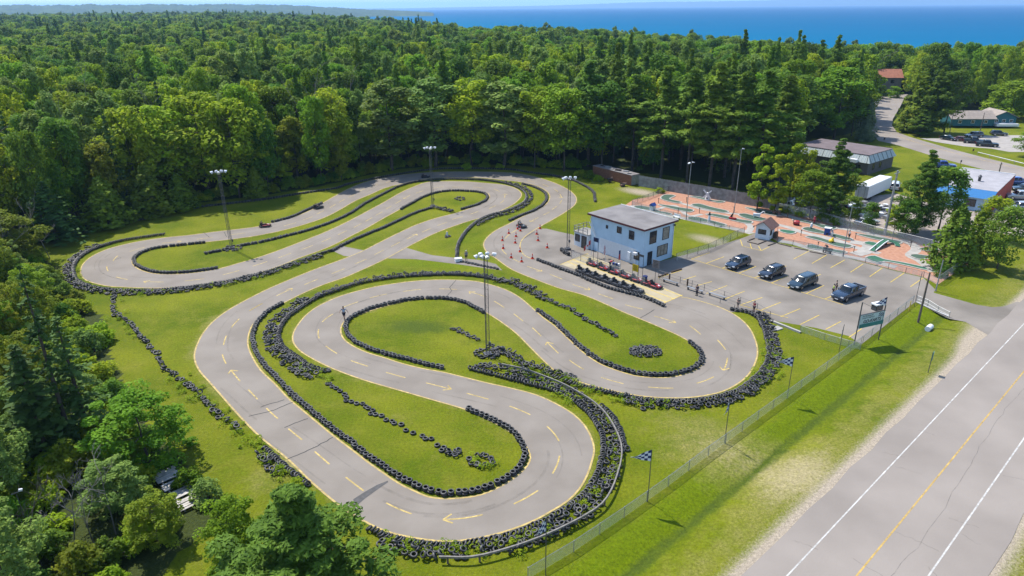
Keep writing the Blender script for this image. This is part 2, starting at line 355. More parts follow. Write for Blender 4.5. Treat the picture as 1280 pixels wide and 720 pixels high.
ARROW = [(214,303),(192.5,352.5),(355,365.5),(509,246),(631,245),(514.5,296),(701,245),(668,274.5),(667.5,336),(726,359),(831,399),(907.5,455),(691,435),(597.5,368),(547.5,482.5),(580,647.5),(294.5,470)]
MT = tangents(catmull(MID[::4], True, 1.0), True); MC = catmull(MID[::4], True, 1.0)
mb = MB()
for (px, py) in DASH + ARROW:
    p = G(px, py)[:2]; arrow = (px, py) in ARROW
    i = int(np.argmin(np.linalg.norm(MC[:, :2] - p, axis=1))); n = len(MC)
    off = p - MC[i, :2]
    hl = 1.35 if not arrow else 1.55
    ks = [(i + k) % n for k in range(-2, 3)]
    P = np.array([MC[k] for k in ks]); d = MT[i, :2]
    P = np.array([[*(p + d * hl * q + (np.array([-d[1], d[0]]) * 0.0)), 0] for q in (-1, -0.5, 0, 0.5, 1)])
    # follow the bend
    cur = (MT[ks[4], :2] - MT[ks[0], :2]) / 4.0
    for q in range(5): P[q, :2] += cur * ((q - 2) / 2 * hl) ** 2 / 2 - cur * hl * hl / 6
    ribbon(mb, P, 0.15, Z_PAINT, 'yellow')
    if arrow:
        tip = P[-1, :2] + d * 0.15; nn = np.array([-d[1], d[0]])
        for sgn in (-1, 1):
            e = tip - d * 0.75 + nn * sgn * 0.55
            ribbon(mb, np.array([[*e, 0], [*((e + tip) / 2), 0], [*tip, 0]]), 0.15, Z_PAINT + 0.004 + 0.001 * sgn, 'yellow')
tag(mb.build('track_lane_markings'), kind='structure')
# cracks and repair streaks in the asphalt
mb = MB()
def jag(pts, w, z, m='crack'):
    P = resample(GP(pts), 0.35); P = np.vstack([P, G(*pts[-1])]); P[:, :2] += rng.normal(0, 0.035, (len(P), 2)); ribbon(mb, P, w, z, m)
for c in [[(570,350.5),(562.5,359),(565,364),(557.5,371)],[(416,547),(392.5,560),(360,574)],[(385,523),(372,528),(356,534.5)],[(366,503),(340,514),(311,520.5)],[(355,500),(326,509)],[(817.5,387.5),(800,398)],[(254,290),(262,297)],[(280,290),(283,296)],[(655,298),(668,290)],[(560,236),(572,234)],[(152,322),(143,325)]]:
    jag(c, 0.09, Z_PAINT + 0.006)
for i0 in range(0, len(MC), 16):     # rubber laid down through the bends
    for q in range(2):
        k0 = i0 + int(rng.integers(0, 9)); ks = [(k0 + k) % len(MC) for k in range(0, int(rng.integers(9, 22)))]; o_ = rng.uniform(-2.2, 2.2)
        P = np.array([[*(MC[k, :2] + np.array([-MT[k, 1], MT[k, 0]]) * (o_ + .06 * j)), 0] for j, k in enumerate(ks)]); ribbon(mb, P, rng.uniform(.12, .3), Z_TRACK + .0025 + .00012 * (i0 % 23) + .0004 * q, 'rubbered')
P = GP([(443,629),(455,620),(472,609),(485,602)]); V = []
for p, wd in zip(P, (0.5, 0.4, 0.28, 0.1)): V += [(p[0] - 0.4 * wd, p[1] + 0.9 * wd, Z_PAINT + .007), (p[0] + 0.4 * wd, p[1] - 0.9 * wd, Z_PAINT + .007)]
mb.add(V, [(0, 1, 3, 2), (2, 3, 5, 4), (4, 5, 7, 6)], 'patch')
tag(mb.build('asphalt_cracks'), kind='structure')

# paved lot, pit lane, paths
def sheet(name, px, z, m, smooth_step=None, world=False):
    P = np.array(px, float) if world else GP(px)[:, :2]
    mb = MB(); a = sum(P[i][0] * P[(i + 1) % len(P)][1] - P[(i + 1) % len(P)][0] * P[i][1] for i in range(len(P)))
    if a < 0: P = P[::-1]
    mb.add([(p[0], p[1], z) for p in P], [list(range(len(P)))], m); return tag(mb.build(name), kind='structure')
LOT = [(640,318),(651,300),(668,285.5),(684,286),(700,290),(715,293),(733,300),(760,312),(803,333),(841,322.5),(862,317),(900,306.5),(934,295.5),(944,291),(969,303.5),(1054,321.5),(1110,336.5),(1154,347),(1169,362),(1167,366),(1221,381),(1240,384),(1255,383),(1272,377),(1285,381),(1248,421),(1237,420),(1207,402.5),(1187,398.5),(1144,377.5),(1085,424),(1076,431),(1061,420),(1020,410),(962,400),(946,396),(930,388),(905,392),(860,388),(760,372),(672,335)]
sheet('parking_lot', LOT, Z_LOT, 'lot')
sheet('service_path', [(484,323),(507,309.5),(540,319),(570,322.5),(600,325),(620,330),(628,338),(612,336),(570,330),(520,324)], 0.008, 'lot')
sheet('service_path', [(412,312),(425,307),(470,316),(450,322),(430,320)], 0.009, 'lot')
mb = MB()
def wline(a, b, w=0.11, z=Z_PAINT, m='yellow2'):
    P = np.array([G(*a), (G(*a) + G(*b)) / 2, G(*b)]); ribbon(mb, P, w, z, m)
for s in [((854,350),(870,345)),((872,357),(890,352)),((883,367),(909,357)),((906,374),(931,364)),((926,381),(953,372)),((951,388),(976,378)),((976,396),(1000,386)),((1000,406),(1024,394)),((1032,412),(1051,402)),((1061,422),(1077,411)),
          ((992,324),(1011,314)),((1015,329.5),(1033,319)),((1038,335),(1056,325)),((1063,340.5),(1079,330)),((1087,346),(1103,335)),((1113,353),(1130,341.5)),((1138,358.5),(1154,347.5)),
          ((864,324),(887,316)),((882.5,329.5),(905,321)),((903,335.5),(925,326)),((924,341.5),(945,333)),((943,347.5),(983,332.5)),((964,354),(985,345)),((985,360),(1026,343)),((1008,367),(1030,357)),((1031,374),(1060,362)),
          ((925.5,300),(928,307.5)),((937.5,304.5),(939.5,311)),((948,307.5),(951.5,313.5)),((951.5,313.5),(962,308.5))]:
    wline(*s, m='white_line' if s[0] == (1050,409) else 'yellow2', w=0.08 if s[0] == (1050,409) else 0.12)
wline((864,324), (1054,381), z=Z_PAINT + .005); wline((927.5,307.5), (951.5,313.5), z=Z_PAINT + .005)
wline((925,381.5), (985,397.5), z=Z_PAINT + .005); wline((823,347.5), (852,338))
# painted pit boxes
PB = [(716,329),(840,378)]
for a, b in [((722,322),(852.5,370)),((709,327),(833,378)),((715.5,324.5),(843,374)),((728,320),(760,331))]: wline(a, b, w=0.16)
for a, b in [((700,331),(735,317)),((830,379),(853,369))]: wline(a, b, z=Z_PAINT + .005, w=0.12)
tag(mb.build('lot_markings'), kind='structure')
sheet('pit_lane_pad', [(701,330.5),(735,318),(852,369),(831,378.5)], 0.0245, mat('pit_pad', (0.40, 0.34, 0.22), 0.85, 0.12, 0.6))

# highway
def rp(s, t, z): q = RD0 + RD * s + RN * t; return (q[0], q[1], z)
TL, TR = float(road_t(*G(927, 720)[:2])), float(road_t(*G(1236, 720)[:2]))
mb = MB(); ss = np.arange(-80, 260, 4.0); n = len(ss)
mb.add([rp(s, TL + 0.12 * math.sin(s * .7), 0.03) for s in ss] + [rp(s, TR + 0.12 * math.sin(s * .53), 0.03) for s in ss], [(i, n + i, n + i + 1, i + 1) for i in range(n - 1)], 'road')
tag(mb.build('highway'), kind='structure')
mb = MB()
for t, m, wd in ((0.0, 'white_line', 0.11), (float(road_t(*G(1070.7, 720)[:2])), 'centre', 0.13), (float(road_t(*G(1160.7, 720)[:2])), 'white_line', 0.12)):
    P = np.array([rp(s, t, 0) for s in ss]); ribbon(mb, P, wd, 0.036, m)
tag(mb.build('highway_markings'), kind='structure')
mb = MB()
for k in range(15):   # transverse and wandering cracks
    s0 = -10 + k * 2.6 + rng.uniform(-1, 1); t0 = rng.uniform(TL, TR - 2); L = rng.uniform(1.2, 3.5)
    a = rng.uniform(-0.5, 0.5); P = np.array([rp(s0 + q * L * math.sin(a) + rng.normal(0, .06), t0 + q * L * math.cos(a) + rng.normal(0, .06), 0) for q in np.linspace(0, 1, 9)])
    ribbon(mb, P, 0.03, 0.0385, 'tarline')
for t0, sgn in ((float(road_t(*G(1105, 720)[:2])), 1),):
    s0 = np.arange(-20, 90, 1.3); P = np.array([rp(s_, t0 + .5 * math.sin(s_ * .13) + rng.normal(0, .07), 0) for s_ in s0]); ribbon(mb, P, 0.03, 0.0395, 'tarline')
tag(mb.build('highway_cracks'), kind='structure')
# upper road by the houses
RU_L = [(1131,118),(1098,121),(1093,128),(1095,152),(1088,166),(1098,176),(1120,181),(1137,186),(1172,197),(1230,212),(1260,220),(1300,231)]
RU_R = [(1135,118),(1131,121),(1126,132),(1116,149),(1115,157),(1121,165),(1137,171),(1157,177),(1192,187),(1230,197),(1280,209),(1310,216)]
sheet('side_road', RU_L + RU_R[::-1], 0.02, 'road')
mb = MB(); ribbon(mb, catmull(GP([(1118,160),(1113,152),(1112,163),(1122,170),(1142,177),(1192,191),(1240,203),(1290,215)][3:]), False, 2), 0.2, 0.03, 'centre')
tag(mb.build('side_road_line'), kind='structure')
sheet('gravel_lot', [(1150,173),(1176,173),(1200,176),(1217,169),(1226,169.5),(1272,169),(1300,170),(1300,190),(1262,190),(1240,186),(1205,183),(1170,177.5)], 0.015, mat('gravel_lot', (0.36, 0.33, 0.3), 0.9, 0.1, 0.5))
sheet('yard_dirt', [(985,263),(1060,248),(1120,242),(1165,255),(1230,262),(1262,238),(1300,240),(1300,300),(1240,290),(1185,318),(1110,288),(1040,272)], 0.012, mat('yard_dirt', (0.33, 0.28, 0.24), 0.95, 0.2, 0.5))

# ------------------------------------------------------------------ ground sheet with cover attributes
def axis(lo, hi, f0, f1, st):
    a = list(np.arange(f0, f1, st)); d = st
    x = f1
    while x < hi: a.append(x); d *= 1.13; x += d
    a.append(hi); d = st; x = f0 - st; b = []
    while x > lo: b.append(x); d *= 1.13; x -= d
    b.append(lo); return np.array(b[::-1] + a)
gx = axis(-45000, 60000, -75, 75, 0.75); gy = axis(-300, 60000, 25, 185, 0.75)
XX, YY = np.meshgrid(gx, gy); Zr = zg(XX, YY)
nx, ny = len(gx), len(gy)
V = np.stack([XX.ravel(), YY.ravel(), Zr.ravel()], 1)
ii = np.arange(ny - 1)[:, None] * nx + np.arange(nx - 1)[None]
Q = np.stack([ii, ii + 1, ii + 1 + nx, ii + nx], -1).reshape(-1, 4)
GX, GY = V[:, 0], V[:, 1]
def blob(px, py, rx, ry, ang=0.0):
    c = G(px, py); dx, dy = GX - c[0], GY - c[1]; u = dx * math.cos(ang) + dy * math.sin(ang); v = -dx * math.sin(ang) + dy * math.cos(ang)
    return np.exp(-((u / rx) ** 2 + (v / ry) ** 2))
rt = road_t(GX, GY); rs = road_s(GX, GY)
near_road = (GY < 260) & (GY > 0)
bare = 1.3 * np.exp(-np.abs(rt - TL) / 1.1) * (rt < 4) * near_road + 1.0 * np.exp(-np.abs(rt - TR) / 1.4) * (rt > 4) * near_road
bare += 0.75 * blob(887, 300, 6, 3.0, R(-50)) + 0.85 * blob(800, 240, 7, 3.5, R(-45)) + 0.5 * blob(1235, 408, 5, 3.5, 0.8) + .6 * blob(1220, 430, 4, 2, .8)
dry = 0.52 * np.exp(-((rt - (TL - 2.4)) / 2.6) ** 2) * near_road + 0.8 * np.exp(-((rt - TR - 3) / 4) ** 2) * near_road
edge = np.minimum(dist_poly(np.vstack([LW, LW[:1]])[::3], GX, GY), dist_poly(np.vstack([RW, RW[:1]])[::3], GX, GY)) if True else 0
dry += 0.45 * np.exp(-(edge / 0.7) ** 2)
for b in [(260, 400, 8, 3), (265, 430, 3, 6), (295, 470, 3, 7), (340, 600, 2, 5), (330, 590, 2, 4), (525, 408, 5, 2.5), (655, 600, 3, 3), (870, 580, 8, 5), (860, 520, 12, 4), (900, 560, 6, 4), (840, 285, 7, 4), (930, 300, 5, 3), (770, 235, 12, 4), (545, 565, 3, 2), (500, 520, 4, 1.5), (420, 480, 3, 1.5), (200, 260, 14, 4), (420, 375, 6, 2), (1020, 600, 8, 4)]:
    dry += 0.34 * blob(*b, ang=R(-30))
bare += .3 * blob(348, 605, 1.6, 4, .7)
lush = 0.9 * np.exp(-((rt - DITCH_T + 1.5) / 2.4) ** 2) * near_road * (rs < 62) + 0.7 * blob(560, 330, 16, 3, -.1) + 0.7 * blob(700, 385, 9, 4, -.7) + .6 * blob(640, 250, 7, 6) + .6 * blob(600, 300, 6, 4) + .5 * blob(760, 420, 8, 5) + .5 * blob(1220, 345, 8, 5)
damp = 0.9 * np.exp(-((rt - DITCH_T) / 0.6) ** 2) * near_road * (rs < 62) + 1.0 * blob(524, 409, 5.5, 2.2, -.1) + .6 * blob(600, 428, 3, 1.2)
XEDGE = [(-400,345),(0,310),(60,303),(110,288),(165,270),(250,253),(330,244),(400,233),(450,221),(500,211),(560,206),(640,206),(700,212),(745,213),(790,216),(830,218),(975,248),(987,215),(1000,178),(1060,166),(1092,150),(1096,118),(1135,115),(1141,126),(1190,131),(1300,131),(1600,131)]
xs_, ys_ = np.array(XEDGE, float).T
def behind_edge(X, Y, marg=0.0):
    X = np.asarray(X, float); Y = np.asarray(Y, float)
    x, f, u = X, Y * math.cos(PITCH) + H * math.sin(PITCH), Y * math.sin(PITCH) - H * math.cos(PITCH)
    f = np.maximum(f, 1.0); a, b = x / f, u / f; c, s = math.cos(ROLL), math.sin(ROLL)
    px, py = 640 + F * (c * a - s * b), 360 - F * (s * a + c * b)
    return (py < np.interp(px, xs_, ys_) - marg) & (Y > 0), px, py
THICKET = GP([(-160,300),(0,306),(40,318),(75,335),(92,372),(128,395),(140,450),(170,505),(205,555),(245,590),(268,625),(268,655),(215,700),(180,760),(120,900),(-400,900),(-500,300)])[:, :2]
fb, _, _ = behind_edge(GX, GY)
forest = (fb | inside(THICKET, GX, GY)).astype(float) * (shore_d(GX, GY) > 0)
sand = np.exp(-((shore_d(GX, GY) - 2) / 14) ** 2)
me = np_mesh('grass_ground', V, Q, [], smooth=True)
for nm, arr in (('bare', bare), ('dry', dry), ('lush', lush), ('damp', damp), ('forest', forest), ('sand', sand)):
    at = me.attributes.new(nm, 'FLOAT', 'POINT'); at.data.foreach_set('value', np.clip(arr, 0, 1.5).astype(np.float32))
gm = bpy.data.materials.new('meadow'); gm.use_nodes = True; nt = gm.node_tree; N = nt.nodes.new; L = nt.links.new
b = nt.nodes["Principled BSDF"]; b.inputs["Roughness"].default_value = 0.9; b.inputs["Specular IOR Level"].default_value = 0.1
geo = N("ShaderNodeNewGeometry")
def noise(scale, detail=4, rough=0.55, vec=None):
    n = N("ShaderNodeTexNoise"); n.inputs["Scale"].default_value = scale; n.inputs["Detail"].default_value = detail; n.inputs["Roughness"].default_value = rough
    L(vec if vec is not None else geo.outputs["Position"], n.inputs["Vector"]); return n.outputs["Fac"]
def ramp(src, p0, p1, c0, c1):
    r = N("ShaderNodeValToRGB"); r.color_ramp.elements[0].position = p0; r.color_ramp.elements[1].position = p1
    r.color_ramp.elements[0].color = (*c0, 1); r.color_ramp.elements[1].color = (*c1, 1); L(src, r.inputs["Fac"]); return r.outputs["Color"]
def mixc(fac, a, c, col=None):
    m = N("ShaderNodeMix"); m.data_type = 'RGBA'; L(fac, m.inputs[0]); L(a, m.inputs[6])
    if col is not None: m.inputs[7].default_value = (*col, 1)
    else: L(c, m.inputs[7])
    return m.outputs[2]
def attr_mask(nm, nz, lo=0.35, hi=0.75, k=0.9):
    a = N("ShaderNodeAttribute"); a.attribute_name = nm
    m = N("ShaderNodeMath"); m.operation = 'MULTIPLY_ADD'; L(nz, m.inputs[0]); m.inputs[1].default_value = k; 
    ad = N("ShaderNodeMath"); ad.operation = 'SUBTRACT'; L(a.outputs["Fac"], ad.inputs[0]); ad.inputs[1].default_value = k / 2
    L(ad.outputs[0], m.inputs[2])
    r = N("ShaderNodeMapRange"); r.inputs[1].default_value = lo; r.inputs[2].default_value = hi; L(m.outputs[0], r.inputs[0])
    return r.outputs[0]
n_big = noise(0.09, 5); n_mid = noise(0.7, 5, 0.65); n_fine = noise(5.0, 4, 0.7); n_f2 = noise(14.0, 3, 0.8)
col = ramp(n_big, 0.38, 0.64, (0.086, 0.124, 0.006), (0.168, 0.188, 0.015))
n_m2 = noise(0.28, 6, 0.7)
col = mixc(ramp(n_m2, 0.5, 0.68, (0, 0, 0), (0.55,) * 3), col, None, col=(0.20, 0.195, 0.032))
col = mixc(ramp(n_mid, 0.42, 0.72, (0, 0, 0), (0.6,) * 3), col, ramp(n_fine, 0.3, 0.7, (0.078, 0.10, 0.005), (0.21, 0.205, 0.026)))
col = mixc(attr_mask('lush', n_mid), col, ramp(n_fine, 0.3, 0.7, (0.085, 0.13, 0.005), (0.155, 0.20, 0.011)))
col = mixc(attr_mask('dry', n_mid, 0.3, 0.9), col, ramp(n_fine, 0.3, 0.7, (0.12, 0.13, 0.018), (0.34, 0.30, 0.115)))
col = mixc(attr_mask('dry', noise(1.7, 5, .75), 0.68, 1.05), col, None, col=(0.36, 0.31, 0.17))
col = mixc(attr_mask('damp', n_mid, 0.3, 0.8), col, ramp(n_fine, 0.3, 0.7, (0.05, 0.08, 0.01), (0.09, 0.12, 0.015)))
col = mixc(attr_mask('bare', n_fine, 0.35, 0.85), col, ramp(n_f2, 0.3, 0.7, (0.30, 0.245, 0.18), (0.46, 0.40, 0.32)))
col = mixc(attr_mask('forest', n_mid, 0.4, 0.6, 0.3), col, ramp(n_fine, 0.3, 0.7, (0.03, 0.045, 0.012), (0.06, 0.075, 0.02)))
col = mixc(attr_mask('sand', n_mid, 0.4, 0.6, 0.3), col, None, col=(0.6, 0.54, 0.43))
vv = N("ShaderNodeMath"); vv.operation = 'MULTIPLY_ADD'; L(n_f2, vv.inputs[0]); vv.inputs[1].default_value = 0.55; vv.inputs[2].default_value = 0.20
hsv = N("ShaderNodeHueSaturation"); hsv.inputs['Saturation'].default_value = 1.05; L(col, hsv.inputs["Color"]); L(vv.outputs[0], hsv.inputs["Value"])
v2 = N('ShaderNodeMath'); v2.operation = 'MULTIPLY_ADD'; L(noise(3.6, 3, .7), v2.inputs[0]); v2.inputs[1].default_value = 0.95; v2.inputs[2].default_value = -.235; v3 = N('ShaderNodeMath'); v3.operation = 'ADD'; L(v2.outputs[0], v3.inputs[0]); L(vv.outputs[0], v3.inputs[1]); L(v3.outputs[0], hsv.inputs['Value'])
L(hsv.outputs[0], b.inputs["Base Color"])
bp = N("ShaderNodeBump"); bp.inputs["Strength"].default_value = 0.8; bp.inputs["Distance"].default_value = 0.2; L(n_fine, bp.inputs["Height"]); L(bp.outputs[0], b.inputs["Normal"])
me.materials.append(gm)
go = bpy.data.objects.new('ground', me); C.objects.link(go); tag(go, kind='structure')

# ------------------------------------------------------------------ lake and far shores
wm = bpy.data.materials.new('lake_water'); wm.use_nodes = True; nt = wm.node_tree; N = nt.nodes.new; L = nt.links.new
b = nt.nodes["Principled BSDF"]; b.inputs["Roughness"].default_value = 0.6; b.inputs["Specular IOR Level"].default_value = 0.0
geo = N("ShaderNodeNewGeometry"); at = N("ShaderNodeAttribute"); at.attribute_name = 'depth'
n1 = noise(0.004, 4); ma = N("ShaderNodeMath"); ma.operation = 'MULTIPLY_ADD'; L(n1, ma.inputs[0]); ma.inputs[1].default_value = 0.16; L(at.outputs["Fac"], ma.inputs[2])
r = N("ShaderNodeValToRGB"); L(ma.outputs[0], r.inputs["Fac"]); e = r.color_ramp.elements
e[0].position = 0.08; e[0].color = (0.009, 0.145, 0.205, 1); e[1].position = 1.0; e[1].color = (0.004, 0.050, 0.132, 1)
x = e.new(0.35); x.color = (0.003, 0.096, 0.19, 1)
L(r.outputs[0], b.inputs["Base Color"])
n2 = noise(0.15, 3); bp = N("ShaderNodeBump"); bp.inputs["Strength"].default_value = 0.4; bp.inputs["Distance"].default_value = 0.5; L(n2, bp.inputs["Height"]); L(bp.outputs[0], b.inputs["Normal"])
lx = np.concatenate([-np.geomspace(40000, 60, 40), np.linspace(-40, 600, 33), np.geomspace(650, 60000, 40)]); ly = np.concatenate([np.linspace(-300, 1200, 40), np.geomspace(1260, 60000, 60)])
XX, YY = np.meshgrid(lx, ly); V = np.stack([XX.ravel(), YY.ravel(), np.full(XX.size, LAKE_Z)], 1)
ii = np.arange(len(ly) - 1)[:, None] * len(lx) + np.arange(len(lx) - 1)[None]
Q = np.stack([ii, ii + 1, ii + 1 + len(lx), ii + len(lx)], -1).reshape(-1, 4)
keep = (shore_d(V[:, 0], V[:, 1]) < 120)[Q].any(1)
me = np_mesh('lake', V, Q[keep], [wm], smooth=True)
dep = np.clip(np.log10(np.maximum(-shore_d(V[:, 0], V[:, 1]), 1) / 60) / math.log10(150), 0, 1)
at = me.attributes.new('depth', 'FLOAT', 'POINT'); at.data.foreach_set('value', dep.astype(np.float32))
lo = bpy.data.objects.new('lake', me); C.objects.link(lo); tag(lo, kind='structure')

farwood = mat('far_woodland', (0.025, 0.05, 0.02), 0.9, 0, 0.012, col2=(0.06, 0.10, 0.03), spec=0.1)
def ridge(name, az0, az1, d0, depth, hfun, m, n=220, sub=10):
    V = []; Fs = []; az = np.linspace(az0, az1, n)
    for j in range(sub):
        q = j / (sub - 1)
        for i, a in enumerate(az):
            d = d0 + depth * q; h = hfun(i / (n - 1)) * math.sin(math.pi * min(1, q * 1.0)) ** 0.7
            h += rng.uniform(-0.06, 0.06) * h
            V.append((d * math.sin(a), d * math.cos(a), LAKE_Z - 1 + h))
    Fs = [(j * n + i, j * n + i + 1, (j + 1) * n + i + 1, (j + 1) * n + i) for j in range(sub - 1) for i in range(n - 1)]
    mb = MB(); mb.add(V, Fs, m); return tag(mb.build(name, smooth=True), kind='structure')
azp = lambda px: math.atan((px - 640) / 922.0)
farblue = mat('far_shore_woodland', (0.012, 0.022, 0.02), 0.9, 0, 0.002, col2=(0.02, 0.032, 0.028), spec=0.05)
ridge('far_hills', azp(430), azp(1500), 21000, 5000, lambda t: 40 + 150 * max(0, min(1, (t - .1) / .45)) * (0.8 + 0.2 * math.sin(t * 19)) + 150 * math.exp(-((t - .72) / .12) ** 2), farblue)
def hh(t):
    px = -420 + t * 965; return 9 + float(np.interp(px, [-420, 0, 240, 330, 400, 480, 530, 545], [84, 88, 84, 70, 46, 26, 14, 3])) * (0.95 + 0.05 * math.sin(px / 9.0) * math.sin(px / 23.0 + 1))
ridge('headland', azp(-420), azp(545), 4900, 2200, hh, farwood, n=420, sub=14)
mb = MB(); V = []
for a_, b_ in ((243, 303), (352, 402)):
    k0 = len(V); P_ = np.linspace(a_, b_, 24)
    for px in P_:
        az_ = azp(px); q = .15 + .85 * math.sin(math.pi * (px - a_) / (b_ - a_)) ** .5
        for d_, z_ in ((4640, 0.5), (4700, 0.5 + 9 * q)): V.append((d_ * math.sin(az_), d_ * math.cos(az_), LAKE_Z + z_))
    mb.add(V[k0:], [(2 * i, 2 * i + 2, 2 * i + 3, 2 * i + 1) for i in range(23)], mat('beach_sand', (.72, .68, .6), .9, .05))
tag(mb.build('beach'), kind='structure')
# ------------------------------------------------------------------ vegetation
LEAF = {
 'maple': leaf_mat('maple_leaves', (0.085, 0.169, 0.010), (0.198, 0.315, 0.018), 0.45, .22, .018),
 'lime': leaf_mat('birch_leaves', (0.158, 0.251, 0.012), (0.316, 0.385, 0.020), 0.5, .18, .015),
 'dark': leaf_mat('dark_leaves', (0.051, 0.107, 0.012), (0.125, 0.208, 0.020), 0.4, .25, .02),
 'blue': leaf_mat('poplar_leaves', (0.098, 0.164, 0.032), (0.211, 0.296, 0.059), 0.4, .2, .015),
 'pine': leaf_mat('pine_needles', (0.073, 0.144, 0.018), (0.178, 0.270, 0.030), 0.35, .2, .015),
 'spruce': leaf_mat('spruce_needles', (0.040, 0.078, 0.018), (0.091, 0.151, 0.030), 0.3, .25, .015),
 'cedar': leaf_mat('cedar_sprays', (0.079, 0.138, 0.012), (0.172, 0.239, 0.020), 0.35, .2, .015),
 'bluespruce': leaf_mat('blue_spruce_needles', (0.066, 0.107, 0.059), (0.145, 0.202, 0.109), 0.3, .1, .01),
 'olive': leaf_mat('alder_leaves', (0.098, 0.144, 0.010), (0.238, 0.277, 0.020), 0.45, .22, .02),
}
def unit(v): return v / np.maximum(np.linalg.norm(v, axis=-1, keepdims=True), 1e-9)
def cards(Cn, Nm, S, asp=1.0):
    n = len(Cn); r = unit(rng.normal(size=(n, 3))); a = unit(np.cross(Nm, r)); b_ = unit(np.cross(Nm, a))
    S = np.broadcast_to(S, (n,))[:, None]
    V = np.stack([Cn - a * S * asp, Cn - b_ * S * 0.62, Cn + a * S * asp, Cn + b_ * S * 0.62], 1).reshape(-1, 3)
    return V, np.arange(4 * n).reshape(-1, 4)
def clump_leaves(cs, rs, n, leaf, flat=0.75, up=0.25, asp=1.0):
    P = []; Nn = []
    for c, r in zip(cs, rs):
        d = unit(rng.normal(size=(n, 3)) + [0, 0, up]); rr = r * rng.uniform(0.55, 1.05, (n, 1)) ** 0.7
        P.append(c + d * rr * [1, 1, flat]); Nn.append(unit(d * .65 + [0, 0, .7] + rng.normal(size=(n, 3)) * 0.5))
    P = np.vstack(P); Nn = np.vstack(Nn)
    return cards(P, Nn, leaf * rng.uniform(0.6, 1.3, len(P)), asp)
def branches(mb, cs, h0, h1, r0, m='bark', n=5, k=14):
    pts = [(0, 0, 0)]
    for i in range(1, 6): pts.append((rng.normal(0, .012 * h1), rng.normal(0, .012 * h1), h1 * i / 5))
    mb.tube(pts, [r0 * (1.25 if i == 0 else 1 - 0.16 * i) for i in range(6)], m, 7)
    if len(cs):
        for c in cs[rng.permutation(len(cs))[:k]]:
            z = max(h0, min(h1 * .95, c[2] - 0.35 * math.hypot(c[0], c[1]))); q = z / h1 * 5; i = min(4, int(q)); f = q - i
            a = np.array(pts[i]) * (1 - f) + np.array(pts[i + 1]) * f
            mid = (a + c) / 2 + [0, 0, -0.03 * h1]
            mb.tube([a, mid, c], [r0 * .42, r0 * .25, r0 * .08], m, 4, False)
PROTO = {}
def proto(name, leafkey, V, Q, mbt):
    me = np_mesh(name + '_crown', V, Q, [LEAF[leafkey]])
    t = bpy.data.meshes.new(name + '_trunk'); t.from_pydata(mbt.v, [], mbt.f)
    for m in mbt.mats: t.materials.append(m)
    PROTO[name] = (me, t)
def deciduous(name, key, h, rad, base=0.28, ncl=46, nl=95, leaf=0.34, crown_pow=1.0, top=0.5, jit=.06, ck=1.0):
    cs = []; rs = []
    while len(cs) < ncl:
        u = rng.uniform(); th = rng.uniform(0, 2 * math.pi); z = base + (1 - base) * u
        w_ = math.sqrt(max(.04, 1 - ((u - .5 * (top + .3)) / (1.06 - .5 * (top + .3))) ** 2)) if u > .5 * (top + .3) else (.5 + .5 * math.sqrt(max(0, 1 - (1 - u / (.5 * (top + .3))) ** 2)))
        q = rng.uniform(0.1, 1) ** 0.45
        cr = rad * rng.uniform(0.20, 0.40) * (1.05 - 0.15 * u) * ck
        R_ = max(0, rad * w_ - cr * 0.6) * q
        c = np.array([R_ * math.cos(th), R_ * math.sin(th), min(h * z, h - cr * .6)])
        cs.append(c); rs.append(cr)
    cs = np.array(cs) * [1, 1, 1] + rng.normal(0, jit * rad, (ncl, 3)); rs = np.array(rs)
    V, Q = clump_leaves(cs, rs, nl, leaf)
    mb = MB(); branches(mb, cs, h * base * .7, h * 0.85, h * 0.009 + .03)
    proto(name, key, V, Q, mb)
def spruce(name, key, h, rad, base=0.06, whorls=22, nb=9, leaf=0.30, droop=0.25, gap=0.0, dens=9):
    P = []; Nn = []; mb = MB(); mb.tube([(0, 0, 0), (0, 0, h * .5), (0, 0, h)], [h * .008 + .03, h * .006, .02], 'bark', 6)
    for i in range(whorls):
        u = i / (whorls - 1); z = h * (base + (1 - base) * u)
        rr = rad * (1 - u) ** 0.85 * rng.uniform(0.75, 1.1) + 0.12
        for k in range(nb):
            if rng.uniform() < gap: continue
            th = rng.uniform(0, 2 * math.pi); L_ = rr * rng.uniform(0.7, 1.1); n = max(3, int(dens * L_ / rad + 3))
            t = rng.uniform(0.15, 1, n)
            p = np.stack([np.cos(th) * L_ * t, np.sin(th) * L_ * t, z - droop * L_ * t ** 1.5 + rng.normal(0, .08, n)], 1)
            p[:, :2] += rng.normal(0, 0.12 * L_, (n, 2)) * t[:, None]
            P.append(p); Nn.append(unit(np.array([math.cos(th) * .5, math.sin(th) * .5, .8]) + rng.normal(0, .45, (n, 3))))
            if k % 3 == 0 and gap > 0: mb.tube([(0, 0, z), (math.cos(th) * L_, math.sin(th) * L_, z - droop * L_)], [.03, .01], 'bark', 3, False)
    P = np.vstack(P); Nn = np.vstack(Nn)
    V, Q = cards(P, Nn, leaf * rng.uniform(0.6, 1.3, len(P)), 1.15)
    proto(name, key, V, Q, mb)
